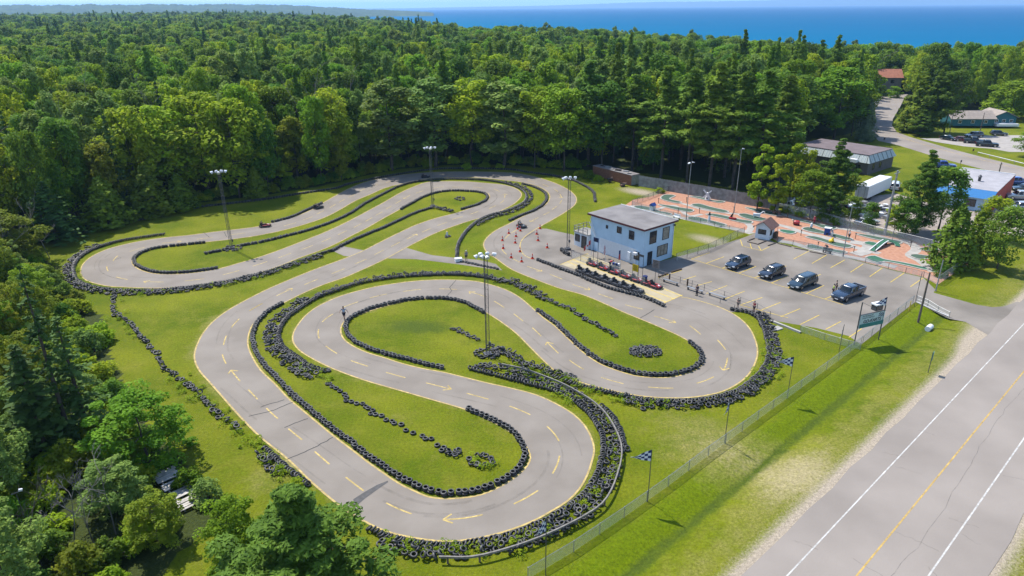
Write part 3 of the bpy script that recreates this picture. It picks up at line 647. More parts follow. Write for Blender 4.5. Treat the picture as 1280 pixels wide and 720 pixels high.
def pinetree(name, key, h, rad, base=0.35, whorls=12, nb=5, leaf=0.28, nl=60):
    cs = []; rs = []; mb = MB()
    for i in range(whorls):
        u = (i / (whorls - 1)) ** .82; z = h * (base + (0.98 - base) * u); w_ = (0.55 + 0.45 * math.sin(math.pi * min(1, u * 1.2 + .15))) * (1 - u ** 2.2 * 0.85)
        for k in range(nb if u < .85 else 2):
            th = rng.uniform(0, 2 * math.pi); L_ = rad * w_ * rng.uniform(0.5, 1.1)
            for t in (0.55, 1.0):
                cs.append([math.cos(th) * L_ * t, math.sin(th) * L_ * t, z + L_ * t * rng.uniform(0.0, 0.28)]); rs.append(rad * 0.2 * rng.uniform(0.7, 1.2) * (1.12 - .68 * u))
            mb.tube([(0, 0, z - .2), (math.cos(th) * L_, math.sin(th) * L_, z + L_ * .15)], [.06, .015], 'bark', 3, False)
    for z in np.arange(h * .68, h * .985, rad * .16): cs.append([rng.normal(0, .05 * rad), rng.normal(0, .05 * rad), z]); rs.append(rad * (.08 + .30 * (1 - (z / h)) ) )
    cs = np.array(cs); rs = np.array(rs)
    V, Q = clump_leaves(cs, rs, nl, leaf * .85, 0.6, 0.5, 1.9)
    mb.tube([(0, 0, 0), (.1, .05, h * .5), (0, 0, h * .97)], [h * .007 + .05, h * .0055, .02], 'bark', 7)
    proto(name, key, V, Q, mb)
def cone_cedar(name, key, h, rad, leaf=0.22, n=2600, pw=0.75):
    u = rng.uniform(0, 1, n) ** 1.35; th = rng.uniform(0, 2 * math.pi, n)
    lob = 1 + 0.22 * np.sin(th * 5 + u * 9) + 0.15 * np.sin(th * 3 - u * 23)
    rr = rad * np.minimum((1 - u) ** pw, 0.55 + u * 3) * lob * rng.uniform(0.6, 1.05, n) + .05
    P = np.stack([np.cos(th) * rr, np.sin(th) * rr, 0.15 + (h - .15) * u + rng.normal(0, .12, n)], 1)
    Nn = unit(np.stack([np.cos(th), np.sin(th), np.full(n, .5)], 1) + rng.normal(0, .5, (n, 3)))
    V, Q = cards(P, Nn, leaf * rng.uniform(.6, 1.3, n)); mb = MB(); mb.tube([(0, 0, 0), (0, 0, h * .9)], [.12, .03], 'bark', 6)
    proto(name, key, V, Q, mb)
def bush(name, key, h, rad, ncl=30, nl=70, leaf=0.14, stems=6):
    cs = []; rs = []
    for i in range(ncl):
        th = rng.uniform(0, 2 * math.pi); q = rng.uniform(0, 1) ** .6; r_ = rad * rng.uniform(.18, .38)
        cs.append([math.cos(th) * (rad - r_ * .6) * q, math.sin(th) * (rad - r_ * .6) * q, max(r_ * .6, h * (1 - .6 * q * q) * rng.uniform(.45, 1) - r_ * .5)]); rs.append(r_)
    cs = np.array(cs); V, Q = clump_leaves(cs, np.array(rs), nl, leaf, .85, .3); mb = MB()
    for c in cs[:stems]: mb.tube([(c[0] * .15, c[1] * .15, 0), (c[0] * .6, c[1] * .6, c[2] * .6), tuple(c)], [.05, .035, .012], 'bark', 4, False)
    proto(name, key, V, Q, mb)
def deadtree(h, seed, m='deadbark', spread=.35):
    r_ = np.random.default_rng(seed); mb = MB()
    def grow(p, d, L_, r0, lev):
        q = np.array(p); pts = [q]; n = 4
        for i in range(n):
            d = unit(d + r_.normal(0, .10, 3) + [0, 0, .04]); q = q + d * L_ / n; pts.append(q)
        mb.tube(pts, [max(.012, r0 * (1 - .17 * i)) for i in range(n + 1)], m, 5 if lev < 2 else 3, False)
        if lev < 3:
            for k in range(5 if lev == 0 else 4):
                t = r_.uniform(.35, 1) if lev == 0 else r_.uniform(.2, 1); i = min(n - 1, int(t * n)); a = pts[i] + (pts[i + 1] - pts[i]) * (t * n - i)
                dd = unit(d + r_.normal(0, 1, 3) * spread * 2 * [1, 1, .4] + [0, 0, .15]); grow(a, dd, L_ * r_.uniform(.3, .5), r0 * .45, lev + 1)
    grow((0, 0, 0), np.array([0, 0, 1.]), h, h * .008 + .015, 0)
    return mb
# kinds for the wood (heights about 20 m)
deciduous('maple_tree', 'maple', 20, 6.0, ncl=56); deciduous('maple_tree_b', 'maple', 18, 5.2, base=.22, top=.62, ncl=50)
deciduous('birch_tree', 'lime', 19, 4.6, base=.3, ncl=42); deciduous('birch_tree_b', 'lime', 17, 5.6, base=.25)
deciduous('dark_tree', 'dark', 20, 5.4, ncl=50); deciduous('dark_tree_b', 'dark', 17, 5.8, base=.2, ncl=52)
deciduous('poplar_tree', 'blue', 22, 4.0, base=.2, ncl=50, top=.6)
deciduous('alder_tree', 'olive', 16, 4.4, base=.2)
pinetree('pine_tree', 'pine', 23, 4.2); pinetree('pine_tree_b', 'pine', 24, 3.8, base=.3, whorls=14)
spruce('spruce_tree', 'spruce', 19, 3.2); spruce('spruce_tree_b', 'spruce', 17, 2.8, droop=.35)
cone_cedar('cedar_tree', 'cedar', 10, 2.4, .26); cone_cedar('cedar_tree_b', 'lime', 12, 2.0, .26, 1900); cone_cedar('blue_spruce_tree', 'bluespruce', 15, 3.1, .3, 3200, .9)
# closer, finer
deciduous('near_tree', 'olive', 9, 3.0, base=.12, ncl=90, nl=120, leaf=0.13, jit=.14, ck=.72); deciduous('near_tree_b', 'blue', 9, 2.8, base=.1, ncl=90, nl=120, leaf=0.125, jit=.14, ck=.72)
deciduous('near_tree_c', 'maple', 8, 3.2, base=.08, ncl=95, nl=120, leaf=0.13, jit=.12, ck=.72)
bush('shrub', 'maple', 2.6, 1.7); bush('shrub_b', 'blue', 3.0, 1.7, leaf=.12); bush('shrub_c', 'lime', 2.2, 1.6); bush('shrub_d', 'dark', 3.0, 1.8); bush('shrub_e', 'olive', 2.8, 1.7)
spruce('thin_spruce', 'spruce', 15, 1.7, base=.05, whorls=24, nb=6, leaf=.17, droop=.45, gap=.25, dens=16)
LEAF['deep_pine'] = leaf_mat('deep_pine_needles', (.05, .095, .012), (.12, .19, .022), .3, .12, .01, 1.5)
pinetree('near_pine', 'deep_pine', 12, 3.8, base=.12, whorls=15, nb=7, leaf=0.11, nl=150)
deciduous('willow_tree', 'maple', 15, 6.2, base=.1, ncl=60, nl=120, leaf=.32, top=.55)
deciduous('young_tree', 'lime', 11, 2.1, base=.1, ncl=30, nl=110, leaf=.26, top=.75)

KIND = {'maple_tree': 'maple', 'maple_tree_b': 'maple', 'birch_tree': 'birch', 'birch_tree_b': 'birch', 'dark_tree': 'broadleaf', 'dark_tree_b': 'broadleaf', 'poplar_tree': 'poplar', 'alder_tree': 'alder', 'pine_tree': 'pine', 'pine_tree_b': 'pine', 'spruce_tree': 'spruce', 'spruce_tree_b': 'spruce', 'cedar_tree': 'cedar'}
LOOK = {'maple': 'mid green round-crowned tree', 'birch': 'bright yellow-green leafy tree', 'broadleaf': 'dark green round-crowned tree', 'poplar': 'tall grey-green narrow tree', 'alder': 'olive green rounded tree', 'pine': 'tall green pine with layered boughs', 'spruce': 'dark pointed spruce', 'cedar': 'dense conical cedar'}
def plant(kind, x, y, s, label, group=None, cat='tree', name=None, sz=None, rz=None, z=None):
    base = name or kind
    for suf in ('_b', '_c', '_d', '_e'):
        if base.endswith(suf): base = base[:-2]
    if base == 'near_tree': base = 'broadleaf_tree'
    if base == 'dark_tree': base = 'broadleaf_tree'
    t = thing(base, label, cat, (x, y, (zg1(x, y) if z is None else z) - 0.05), rng.uniform(0, 6.28) if rz is None else rz, group)
    t.scale = (s, s, sz if sz else s)
    cm, tm = PROTO[kind]
    for nm, me in (('crown' if cat == 'tree' else 'foliage', cm), ('trunk' if cat == 'tree' else 'stem', tm)):
        o = bpy.data.objects.new(nm, me); C.objects.link(o); o.parent = t
    return t

# ---- trees one can point at
def at_px(kind, px, py, top, rad_px=None, label='', **k):
    p = G(px, py); h = hgt(px, py, top); cm = PROTO[kind][0]
    if kind not in HT:
        z = np.empty(len(cm.vertices) * 3, np.float32); cm.vertices.foreach_get('co', z); z = z.reshape(-1, 3); HT[kind] = (z[:, 2].max(), np.percentile(np.hypot(z[:, 0], z[:, 1]), 97))
    sz = h / HT[kind][0]; s = sz
    if rad_px:
        depth = p[1] * math.cos(PITCH) + H * math.sin(PITCH); s = rad_px * depth / F / HT[kind][1]
    SPOTS.append((p[0], p[1], max(1.5, HT[kind][1] * s * .7)))
    return plant(kind, p[0], p[1], s, label, sz=sz, **k)
HT = {}; SPOTS = []
at_px('young_tree', 351, 231, 168, 17, 'slim bright lime-green young tree standing alone before the dark wood edge')
at_px('cedar_tree', 190, 269, 203, 30, 'broad dark cedar at the wood edge, left of the far-left light tower', name='cedar_tree')
at_px('cedar_tree', 137, 283, 219, 30, 'conical dark cedar at the wood edge nearest the west hairpin')
at_px('cedar_tree', 228, 262, 215, 22, 'small dark cedar tucked between the broad cedar and the far-left light tower')
at_px('spruce_tree', 72, 303, 226, 36, 'wide dark spruce above the left end of the west hairpin')
at_px('birch_tree_b', 262, 246, 114, 44, 'largest yellow-green tree of the west wood edge, behind the far-left light tower')
at_px('birch_tree', 225, 250, 128, 36, 'yellow-green tree just left of the largest yellow-green tree of the west wood edge')
at_px('birch_tree_b', 300, 247, 122, 38, 'yellow-green tree just right of the largest yellow-green tree of the west wood edge')
at_px('cedar_tree', 322, 246, 207, 16, 'little dark cedar beside the slim bright lime-green young tree')
at_px('near_tree', 20, 330, 262, 40, 'grey-green sparse tree over the left edge of the thicket, by bare birch stems')
at_px('poplar_tree', 490, 213, 98, 34, 'tall grey-green tree behind the light tower on the north bend')
at_px('poplar_tree', 545, 208, 96, 34, 'tall grey-green tree straight behind the north bend of the track')
at_px('birch_tree', 590, 207, 98, 30, 'sunlit yellow-green tree behind the north bend')
at_px('poplar_tree', 630, 208, 100, 34, 'tall grey-green tree at the top of the north bend wall')
at_px('birch_tree', 668, 210, 112, 26, 'slim yellow-green tree at the right end of the north bend')
at_px('maple_tree', 705, 214, 108, 36, 'leafy green tree overhanging the wood edge left of the brown shed')
at_px('dark_tree', 752, 212, 100, 32, 'dark tree standing behind the brown shed')
for q, (px, py, top, rp_, lab) in enumerate([(735, 208, 74, 34, 'tallest pine directly behind the brown shed'), (790, 213, 92, 30, 'pine at the left end of the grey board fence'), (826, 222, 80, 34, 'pine behind the left third of the grey board fence'), (858, 230, 84, 34, 'pine behind the windmill of the mini golf'), (886, 236, 76, 36, 'pine behind the board fence, right of the windmill'), (915, 240, 88, 34, 'pine behind the right half of the board fence'), (944, 243, 86, 36, 'pine near the right end of the board fence'), (972, 232, 92, 32, 'pine beyond the right end of the board fence'), (905, 222, 92, 32, 'pine of the second row behind the board fence'), (850, 212, 90, 30, 'pine of the second row behind the left part of the board fence')]):
    at_px('pine_tree' if q % 2 else 'pine_tree_b', px, py, top, rp_, 'tall ' + lab if not lab.startswith('tallest') else lab)
for px, py, top, rp_, kd, lab in [(1010, 168, 95, 30, 'maple_tree', 'round green tree left of the row behind the dark-roofed grey building'), (1042, 174, 83, 34, 'maple_tree_b', 'big round green tree directly behind the dark-roofed grey building'), (1099, 123, 98, 8, 'dark_tree', 'small dark tree left of the orange-red roof at the road end'), (1117, 122, 99, 9, 'maple_tree', 'small green tree right of the orange-red roof at the road end'), (1108, 119, 102, 7, 'dark_tree_b', 'low dark tree in front of the orange-red roof at the road end'), (1064, 170, 96, 24, 'maple_tree', 'round green tree between the big one and the blue spruce'), (985, 185, 92, 30, 'dark_tree', 'dark round tree left of the grey building roof'),
     (1081, 176, 123, 13, 'blue_spruce_tree', 'blue-grey spruce at the bend of the side road'), (1040, 262, 172, 26, 'near_pine', 'open bright green pine in front of the dark-roofed grey building'), (946, 262, 180, 14, 'young_tree', 'slim tree at the right end of the board fence'), (968, 266, 192, 13, 'young_tree', 'lower slim tree right of the board fence end'), (1000, 262, 185, 15, 'birch_tree', 'slender pale green tree in the yard left of the white trailer'), (986, 260, 178, 12, 'young_tree', 'slender pale tree left of the pale green yard tree'), (1012, 272, 212, 24, 'maple_tree', 'bushy bright green tree along the mini golf back fence'), (1035, 277, 218, 18, 'near_pine', 'dark young pine along the mini golf back fence, nearest the white trailer'), (1062, 283, 244, 12, 'dark_tree', 'small dark tree under the trailer along the back fence'), (1085, 288, 252, 11, 'dark_tree_b', 'small dark tree left of the thick grey utility pole'), (1116, 293, 255, 13, 'birch_tree', 'small bright tree right of the thick grey utility pole'),
     (1144, 290, 186, 26, 'near_pine', 'large dark pine left of the blue-fronted building'), (1172, 290, 206, 26, 'dark_tree', 'dark round tree touching the blue-fronted building'), (1130, 298, 250, 16, 'dark_tree_b', 'low dark tree at the foot of the large dark pine'),
     (1186, 334, 253, 29, 'cedar_tree', 'broad bright cedar at the corner of the mini golf beside the lot'), (1212, 326, 262, 20, 'cedar_tree', 'cedar behind the broad bright cedar at the mini golf corner'), (1246, 336, 256, 24, 'dark_tree_b', 'dense round tree beside the driveway mouth'), (1238, 300, 245, 22, 'birch_tree_b', 'yellow-green tree in front of the red gable wall'),
     (1145, 164, 90, 26, 'cedar_tree', 'tall left cedar of the clump inside the side road bend'), (1163, 166, 80, 24, 'near_pine', 'tall pine in the clump inside the side road bend'), (1180, 165, 84, 20, 'dark_tree', 'dark tall tree of the clump inside the side road bend'), (1150, 169, 136, 16, 'near_pine', 'small grey-green pine at the foot of the clump inside the side road bend'),
     (1262, 146, 96, 30, 'willow_tree', 'large drooping willow behind the teal houses'), (1288, 143, 98, 30, 'willow_tree', 'willow at the right edge behind the teal houses'), (1282, 196, 165, 18, 'maple_tree', 'round green tree by the gravel lot at the right edge')]:
    at_px(kd, px, py, top, rp_, lab)
# the near left
at_px('near_pine', 388, 800, 606, 100, 'big green pine in the foreground over the bottom edge of the track')
at_px('near_tree_c', 300, 720, 622, 40, 'bright green leafy tree left of the big foreground pine')
at_px('near_tree_c', 186, 580, 488, 56, 'large round dense green bush-like tree beside the track, near the plank walkway')
at_px('thin_spruce', 92, 560, 330, 30, 'tall thin grey-topped spruce leaning out of the thicket')
at_px('thin_spruce', 112, 545, 395, 34, 'dark ragged spruce beside the tall thin grey-topped spruce')
at_px('spruce_tree_b', 62, 575, 430, 44, 'dark full spruce in the middle of the left thicket')
at_px('near_tree', 200, 682, 618, 34, 'yellowish round tree right of the dead saplings, below the plank walkway')
at_px('near_tree_b', 150, 640, 575, 40, 'grey-green round tree left of the plank walkway')
# thicket fill
TL_KINDS = [('near_tree', .9), ('near_tree_b', .9), ('near_tree_c', .85), ('shrub', 1), ('shrub_b', 1.1), ('shrub_c', 1), ('shrub_d', 1), ('shrub_e', 1.1), ('shrub_c', 1.2), ('shrub_c', 1)]
cnt = {}
KEEP_OUT = GP([(186, 580), (230, 572), (280, 645), (275, 700), (215, 690), (215, 640)])[:, :2]
DEADZ = GP([(60, 620), (150, 600), (170, 690), (90, 720)])[:, :2]
BL = {'shrub': ('mid green shrub', 'shrub'), 'shrub_b': ('grey-green shrub', 'shrub'), 'shrub_c': ('lime-green shrub', 'shrub'), 'shrub_d': ('dark green shrub', 'shrub'), 'shrub_e': ('olive green shrub', 'shrub'), 'near_tree': ('olive green small tree', 'tree'), 'near_tree_b': ('grey-green small tree', 'tree'), 'near_tree_c': ('fresh green small tree', 'tree')}
def zone(px, py):
    return 'beside the west hairpin' if py < 400 else ('in the middle of the left thicket' if py < 540 else ('in the lower thicket around the dead saplings' if py < 660 else 'along the bottom edge of the thicket'))
yy = 24.0
while yy < 125:
    xx = -110.0
    while xx < -12:
        x, y = xx + rng.uniform(-1.3, 1.3), yy + rng.uniform(-1.3, 1.3)
        px, py = proj((x, y, 0)); py2 = proj((x, y, 3))[1]
        if inside(THICKET, [x], [y])[0] and -60 < px < 330 and py2 < 725 and not inside(KEEP_OUT, [x], [y])[0]:
            D = dist_poly(np.vstack([THICKET, THICKET[:1]]), [x], [y])[0]
            ok = all((x - a) ** 2 + (y - b_) ** 2 > (r_ * .8) ** 2 for a, b_, r_ in SPOTS[-9:])
            dz = inside(DEADZ, [x], [y])[0]
            if ok and D > .9 and not (dz and rng.uniform() < .6):
                far = px < 95 and D > 4 and not dz
                kd, s = TL_KINDS[int(rng.integers(0, 3)) if (far and rng.uniform() < .3) else int(rng.integers(3, 10))]
                s *= rng.uniform(.75, 1.25); lab, cat = BL[kd]
                plant(kd, x, y, s, f'{lab} {zone(px, py)}', f'{lab}s {zone(px, py)}', cat, name='shrub' if cat == 'shrub' else None)
        xx += 2.7
    yy += 2.7
# dead stems
for i, (px, py, top, lab) in enumerate([(62, 322, 262, 'bare white birch stems at the left edge above the west hairpin'), (20, 345, 275, 'bleached bare tree left of the white birch stems'), (60, 700, 612, 'leafless dark sapling beside the white-capped pole'), (30, 690, 640, 'shorter leafless sapling at the far left of the thicket'), (95, 690, 620, 'leafless grey sapling in the centre of the dead patch'), (118, 680, 615, 'twiggy grey sapling right of centre in the dead patch'), (145, 668, 590, 'tallest bare sapling in the dead patch'), (78, 668, 632, 'thin bare sapling behind the dead patch'), (1187, 168, 112, 'bare grey dead tree beside the clump at the side road'), (340, 228, 180, 'bare dead tree at the wood edge near the slim lime-green tree'), (265, 246, 225, 'leafless grey tree behind the far-left light tower'), (410, 215, 140, 'bare grey-brown tree at the wood edge left of the north bend')]):
    p = G(px, py); h = hgt(px, py, top); mb = deadtree(h, 40 + i, 'deadbark' if i not in (2, 3) else 'bark')
    t = thing('dead_tree', lab, 'dead tree', (p[0], p[1], -0.05)); mb.build('trunk', t)
# low weeds along the wood edge and walls
for i, (px, py, s, k, lab) in enumerate([(583, 211, .9, 'shrub_c', 'lime-green bush behind the north bend wall, first from the left'), (606, 210, .9, 'shrub', 'green bush behind the north bend wall, second from the left'), (625, 211, .8, 'shrub_c', 'lime-green bush behind the north bend wall, third from the left'), (724, 221, 1.0, 'shrub_c', 'lush bush beside the brown shed, nearest the track'), (737, 223, .9, 'shrub', 'lush bush beside the brown shed, middle of three'), (748, 226, .8, 'shrub_c', 'lush bush beside the brown shed, nearest the shed'), (838, 237, .8, 'shrub_c', 'low green bush at the corner of the board fence'), (825, 241, .7, 'shrub_c', 'low green bush on the path side of the board fence corner'), (985, 266, .9, 'shrub_c', 'bush at the right end of the board fence'), (1000, 270, .8, 'shrub_c', 'bush on the mini golf back fence, left'), (1025, 275, .8, 'shrub_c', 'bush on the mini golf back fence, centre'), (1045, 281, .8, 'shrub', 'bush on the mini golf back fence, right of centre'), (1175, 345, .7, 'shrub_d', 'dark bush at the foot of the mini golf corner post'), (236, 608, .8, 'shrub', 'green shrub on the right side of the plank walkway'), (262, 625, .9, 'shrub_b', 'grey-green shrub right of the plank walkway'), (285, 655, .9, 'shrub', 'green shrub beside the bright tree near the big pine'), (310, 690, 1.1, 'shrub_c', 'lime-green shrub under the big foreground pine'), (372, 607, .45, 'shrub_c', 'low lime-green weed clump on the tyre row by the big pine'), (352, 590, .4, 'shrub_c', 'low weed clump in the tyre row along the straight')]):
    p = G(px, py); plant(k, p[0], p[1], s, lab, None, 'bush', name='bush')

# ---- the wood: nearest ones as things, the rest as one mass
WK = ['maple_tree', 'maple_tree_b', 'birch_tree', 'birch_tree_b', 'dark_tree', 'dark_tree_b', 'poplar_tree', 'alder_tree', 'pine_tree', 'pine_tree_b', 'spruce_tree', 'spruce_tree_b', 'cedar_tree']
pts = []
def scatter(y0, y1, step):
    ys = np.arange(y0, y1, step)
    for y in ys:
        half = y * 0.86 + 60
        xs = np.arange(-half, half, step); x = xs + rng.uniform(-.38, .38, len(xs)) * step; yv = y + rng.uniform(-.38, .38, len(xs)) * step
        m_, px, py = behind_edge(x, yv)
        ok = m_ & (shore_d(x, yv) > 12) & (px > -90) & (px < 1370)
        for a, b_, p_, q_ in zip(x[ok], yv[ok], px[ok], py[ok]): pts.append((a, b_, p_, q_, step))
scatter(100, 260, 4.9); scatter(260, 520, 6.3); scatter(520, 1100, 9.0); scatter(1100, 2350, 13.5)
pts = np.array(pts)
S = np.array(SPOTS); D2 = np.min(np.hypot(pts[:, 0:1] - S[None, :, 0], pts[:, 1:2] - S[None, :, 1]) - S[None, :, 2], axis=1)
pts = pts[D2 > 0.3]
# keep the street side and the yards clear of trees
CLEAR = [GP([(985, 250), (985, 182), (1050, 165), (1070, 178), (1074, 150), (1078, 118), (1140, 114), (1146, 128), (1185, 150), (1320, 158), (1320, 400), (985, 300)])[:, :2], GP([(735, 205), (800, 212), (800, 236), (735, 224)])[:, :2]]
CLEAR.append(GP([(1082, 101), (1136, 101), (1136, 119), (1082, 119)])[:, :2])
for c in CLEAR: pts = pts[~inside(c, pts[:, 0], pts[:, 1])]
depth = np.hypot(pts[:, 0], pts[:, 1])
_, _, _ = 0, 0, 0
edge_py = np.interp(pts[:, 2], xs_, ys_) - pts[:, 3]           # how deep behind the wood edge
order = np.argsort(depth + 1.3 * edge_py); near = np.zeros(len(pts), bool)
inview = (pts[:, 2] > -15) & (pts[:, 2] < 1295)
sel = [i for i in order if inview[i]][:235]; near[sel] = True
big = noise2 = np.sin(pts[:, 0] / 23.0 + 1.3 * np.sin(pts[:, 1] / 31.0)) + np.sin(pts[:, 1] / 37.0 + pts[:, 0] / 61.0)
def pick(i):
    px = pts[i, 2]; v = big[i] + rng.normal(0, .5)
    if px > 560 and depth[i] > 300: p = [.22, .18, .13, .10, .14, .12, .06, .05, 0, 0, 0, 0, 0]
    elif px > 700 and depth[i] < 330: p = [.10, .08, .06, .05, .10, .08, .08, .03, .17, .15, .05, .03, .02]
    elif px < 330 and depth[i] < 230: p = [.12, .10, .21, .17, .06, .05, .06, .08, .02, .01, .05, .04, .03]
    elif v > .7: p = [.13, .12, .24, .22, .04, .04, .08, .08, .02, .01, .01, .005, .005]
    elif v < -.7: p = [.09, .08, .06, .05, .17, .15, .12, .06, .06, .05, .06, .04, .01]
    else: p = [.16, .14, .14, .11, .09, .08, .09, .07, .03, .02, .035, .025, .01]
    return int(rng.choice(13, p=p))
def wzone(px, dp):
    a = 'far left' if px < 130 else ('left' if px < 330 else ('left-centre' if px < 480 else ('centre' if px < 720 else ('right-centre' if px < 990 else 'right'))))
    where = {'far left': 'far-left wood', 'left': 'wood past the far-left tower', 'left-centre': 'wood past the back straight', 'centre': 'wood past the north bend', 'right-centre': 'wood past the board fence', 'right': 'wood by the side road'}[a]
    return where
kinds_all = []; scl_all = []
for i in range(len(pts)):
    k = pick(i); s = rng.choice([rng.uniform(.62, .9), rng.uniform(.85, 1.12), rng.uniform(1.05, 1.3)], p=[.3, .5, .2]) * (1.0 if pts[i, 4] < 8 else (1.1 if pts[i, 4] < 10 else 1.3))
    if pts[i, 4] > 20: s *= 1.5
    kinds_all.append(k); scl_all.append(s)
kinds_all = np.array(kinds_all); scl_all = np.array(scl_all)
asp_all = np.where(depth < 420, rng.uniform(.62, 1.0, len(pts)), rng.uniform(.8, 1.1, len(pts)))
zz = zg(pts[:, 0], pts[:, 1])
front = edge_py < 9
for q in range(16):      # bare grey trees standing through the wood
    px = [30, 96, 160, 205, 335, 372, 398, 428, 445, 470, 700, 765, 1040, 1075, 60, 130][q]; py = float(np.interp(px, xs_, ys_)) - [14, 22, 26, 40, 16, 12, 20, 10, 30, 18, 10, 24, 40, 36, 50, 60][q]
    p = G(px, py); mb = deadtree(rng.uniform(15, 20.5), 200 + q); nm_ = ['far left', 'far left', 'west', 'west', 'back straight', 'back straight', 'back straight', 'back straight', 'back straight', 'back straight', 'north bend', 'brown shed', 'side road', 'side road', 'far left', 'far left'][q]
    t = thing('dead_tree', f'bare grey tree rising from the wood near the {nm_}', 'dead tree', (p[0], p[1], zg1(p[0], p[1]) - .05), 0, f'bare grey trees in the wood near the {nm_}'); mb.build('trunk', t)
for i in np.where(near)[0]:
    k = WK[kinds_all[i]]; kk = KIND[k]; row = 'front of the ' if front[i] else 'depth of the '
    lab = f"{LOOK[kk]} in the {row}{wzone(pts[i, 2], depth[i])}"
    plant(k, pts[i, 0], pts[i, 1], scl_all[i] * asp_all[i], lab, lab.replace(' tree ', ' trees ').replace(' pine ', ' pines ').replace(' spruce ', ' spruces ').replace(' cedar ', ' cedars '), z=zz[i], sz=scl_all[i])
# dense under-storey along the wood edge, and the rest of the trees: one mass
far = ~near
pc = bpy.data.collections.new('wood_kinds')       # not linked to the scene
for n_, k in enumerate(WK):
    cm, tm = PROTO[k]; bm_v = np.empty(len(cm.vertices) * 3, np.float32); cm.vertices.foreach_get('co', bm_v)
    o = bpy.data.objects.new(f'{chr(97 + n_)}_kind', cm); pc.objects.link(o)
def instancer(name, P, idx, rot, scl, coll):
    me = bpy.data.meshes.new(name); me.vertices.add(len(P)); me.vertices.foreach_set('co', np.asarray(P, np.float32).ravel())
    a = me.attributes.new('kind_index', 'INT', 'POINT'); a.data.foreach_set('value', np.asarray(idx, np.int32))
    a = me.attributes.new('turn', 'FLOAT_VECTOR', 'POINT'); r_ = np.zeros((len(P), 3), np.float32); r_[:, 2] = rot; a.data.foreach_set('vector', r_.ravel())
    a = me.attributes.new('size', 'FLOAT_VECTOR', 'POINT'); a.data.foreach_set('vector', np.asarray(scl, np.float32).ravel())
    o = bpy.data.objects.new(name, me); C.objects.link(o)
    ng = bpy.data.node_groups.new(name, 'GeometryNodeTree'); ng.is_modifier = True
    ng.interface.new_socket('Geometry', in_out='INPUT', socket_type='NodeSocketGeometry'); ng.interface.new_socket('Geometry', in_out='OUTPUT', socket_type='NodeSocketGeometry')
    N = ng.nodes.new; L = ng.links.new
    gi = N('NodeGroupInput'); gout = N('NodeGroupOutput'); ip = N('GeometryNodeInstanceOnPoints'); ci = N('GeometryNodeCollectionInfo')
    ci.inputs[0].default_value = coll; ci.inputs['Separate Children'].default_value = True; ci.inputs['Reset Children'].default_value = True
    def na(nm, ty):
        x = N('GeometryNodeInputNamedAttribute'); x.data_type = ty; x.inputs[0].default_value = nm; return x.outputs[0]
    m2p = N('GeometryNodeMeshToPoints'); L(gi.outputs[0], m2p.inputs[0])
    L(m2p.outputs[0], ip.inputs['Points']); L(ci.outputs[0], ip.inputs['Instance']); ip.inputs['Pick Instance'].default_value = True
    L(na('kind_index', 'INT'), ip.inputs['Instance Index']); L(na('turn', 'FLOAT_VECTOR'), ip.inputs['Rotation']); L(na('size', 'FLOAT_VECTOR'), ip.inputs['Scale'])
    L(ip.outputs[0], gout.inputs[0])
    md = o.modifiers.new('scatter', 'NODES'); md.node_group = ng
    return o
P = np.stack([pts[far, 0], pts[far, 1], zz[far] - .1], 1); sc = np.repeat(scl_all[far][:, None], 3, 1); sc[:, :2] *= asp_all[far][:, None]
wide = np.where(pts[far, 4] > 20, 1.5, np.where(pts[far, 4] > 12, 1.15, 1.0)); sc[:, :2] *= wide[:, None]
wood = instancer('distant_wood', P, kinds_all[far], rng.uniform(0, 6.28, far.sum()), sc, pc)
tag(wood, 'mixed green wood stretching from behind the track to the lake', 'wood', kind='stuff')
# undergrowth at the foot of the wood
ug = []; Ek = GP([(x, y - 1.2) for x, y in XEDGE[1:15]])
E2 = resample(Ek, 1.7)
for e_ in E2:
    for q in range(2): ug.append((e_[0] + rng.normal(0, 1.0), e_[1] + rng.uniform(0.2, 4.5)))
ug = np.array(ug); ug = ug[~inside(CLEAR[1], ug[:, 0], ug[:, 1])]
uc = bpy.data.collections.new('undergrowth_kinds')
for n_, k in enumerate(['shrub', 'shrub_d', 'shrub_c', 'shrub_e']):
    uc.objects.link(bpy.data.objects.new(f'{chr(97 + n_)}_bush_kind', PROTO[k][0]))
us = rng.uniform(.5, 1.15, len(ug))[:, None] * np.array([1.1, 1.1, 1.0])
und = instancer('undergrowth', np.c_[ug, zg(ug[:, 0], ug[:, 1])], rng.integers(0, 4, len(ug)), rng.uniform(0, 6.28, len(ug)), us, uc)
tag(und, 'low bushy undergrowth along the foot of the wood', 'undergrowth', kind='stuff')
# far woodland beyond the individual trees: a low bumpy canopy
# ------------------------------------------------------------------ tyre walls
PROF_HI = [(0.165, -.075), (0.19, -.10), (0.265, -.095), (0.295, -.05), (0.30, 0), (0.295, .05), (0.265, .095), (0.19, .10), (0.165, .075), (0.23, 0)]
PROF_LO = [(0.18, -.08), (0.29, -.09), (0.315, 0), (0.29, .09), (0.18, .08)]
def tyre_np(prof, n):
    V = np.array([(r * math.cos(2 * math.pi * k / n), r * math.sin(2 * math.pi * k / n), z) for r, z in prof for k in range(n)])
    q = len(prof); Fq = np.array([(i * n + k, i * n + (k + 1) % n, ((i + 1) % q) * n + (k + 1) % n, ((i + 1) % q) * n + k) for i in range(q) for k in range(n)])
    return V, Fq
TYRES = []     # (position, rotation matrix, wall key)
def rotm(ax, an):
    return np.array(Matrix.Rotation(an, 3, Vector(ax)))
def spun(): return rotm((0, 0, 1), rng.uniform(0, 6.28))
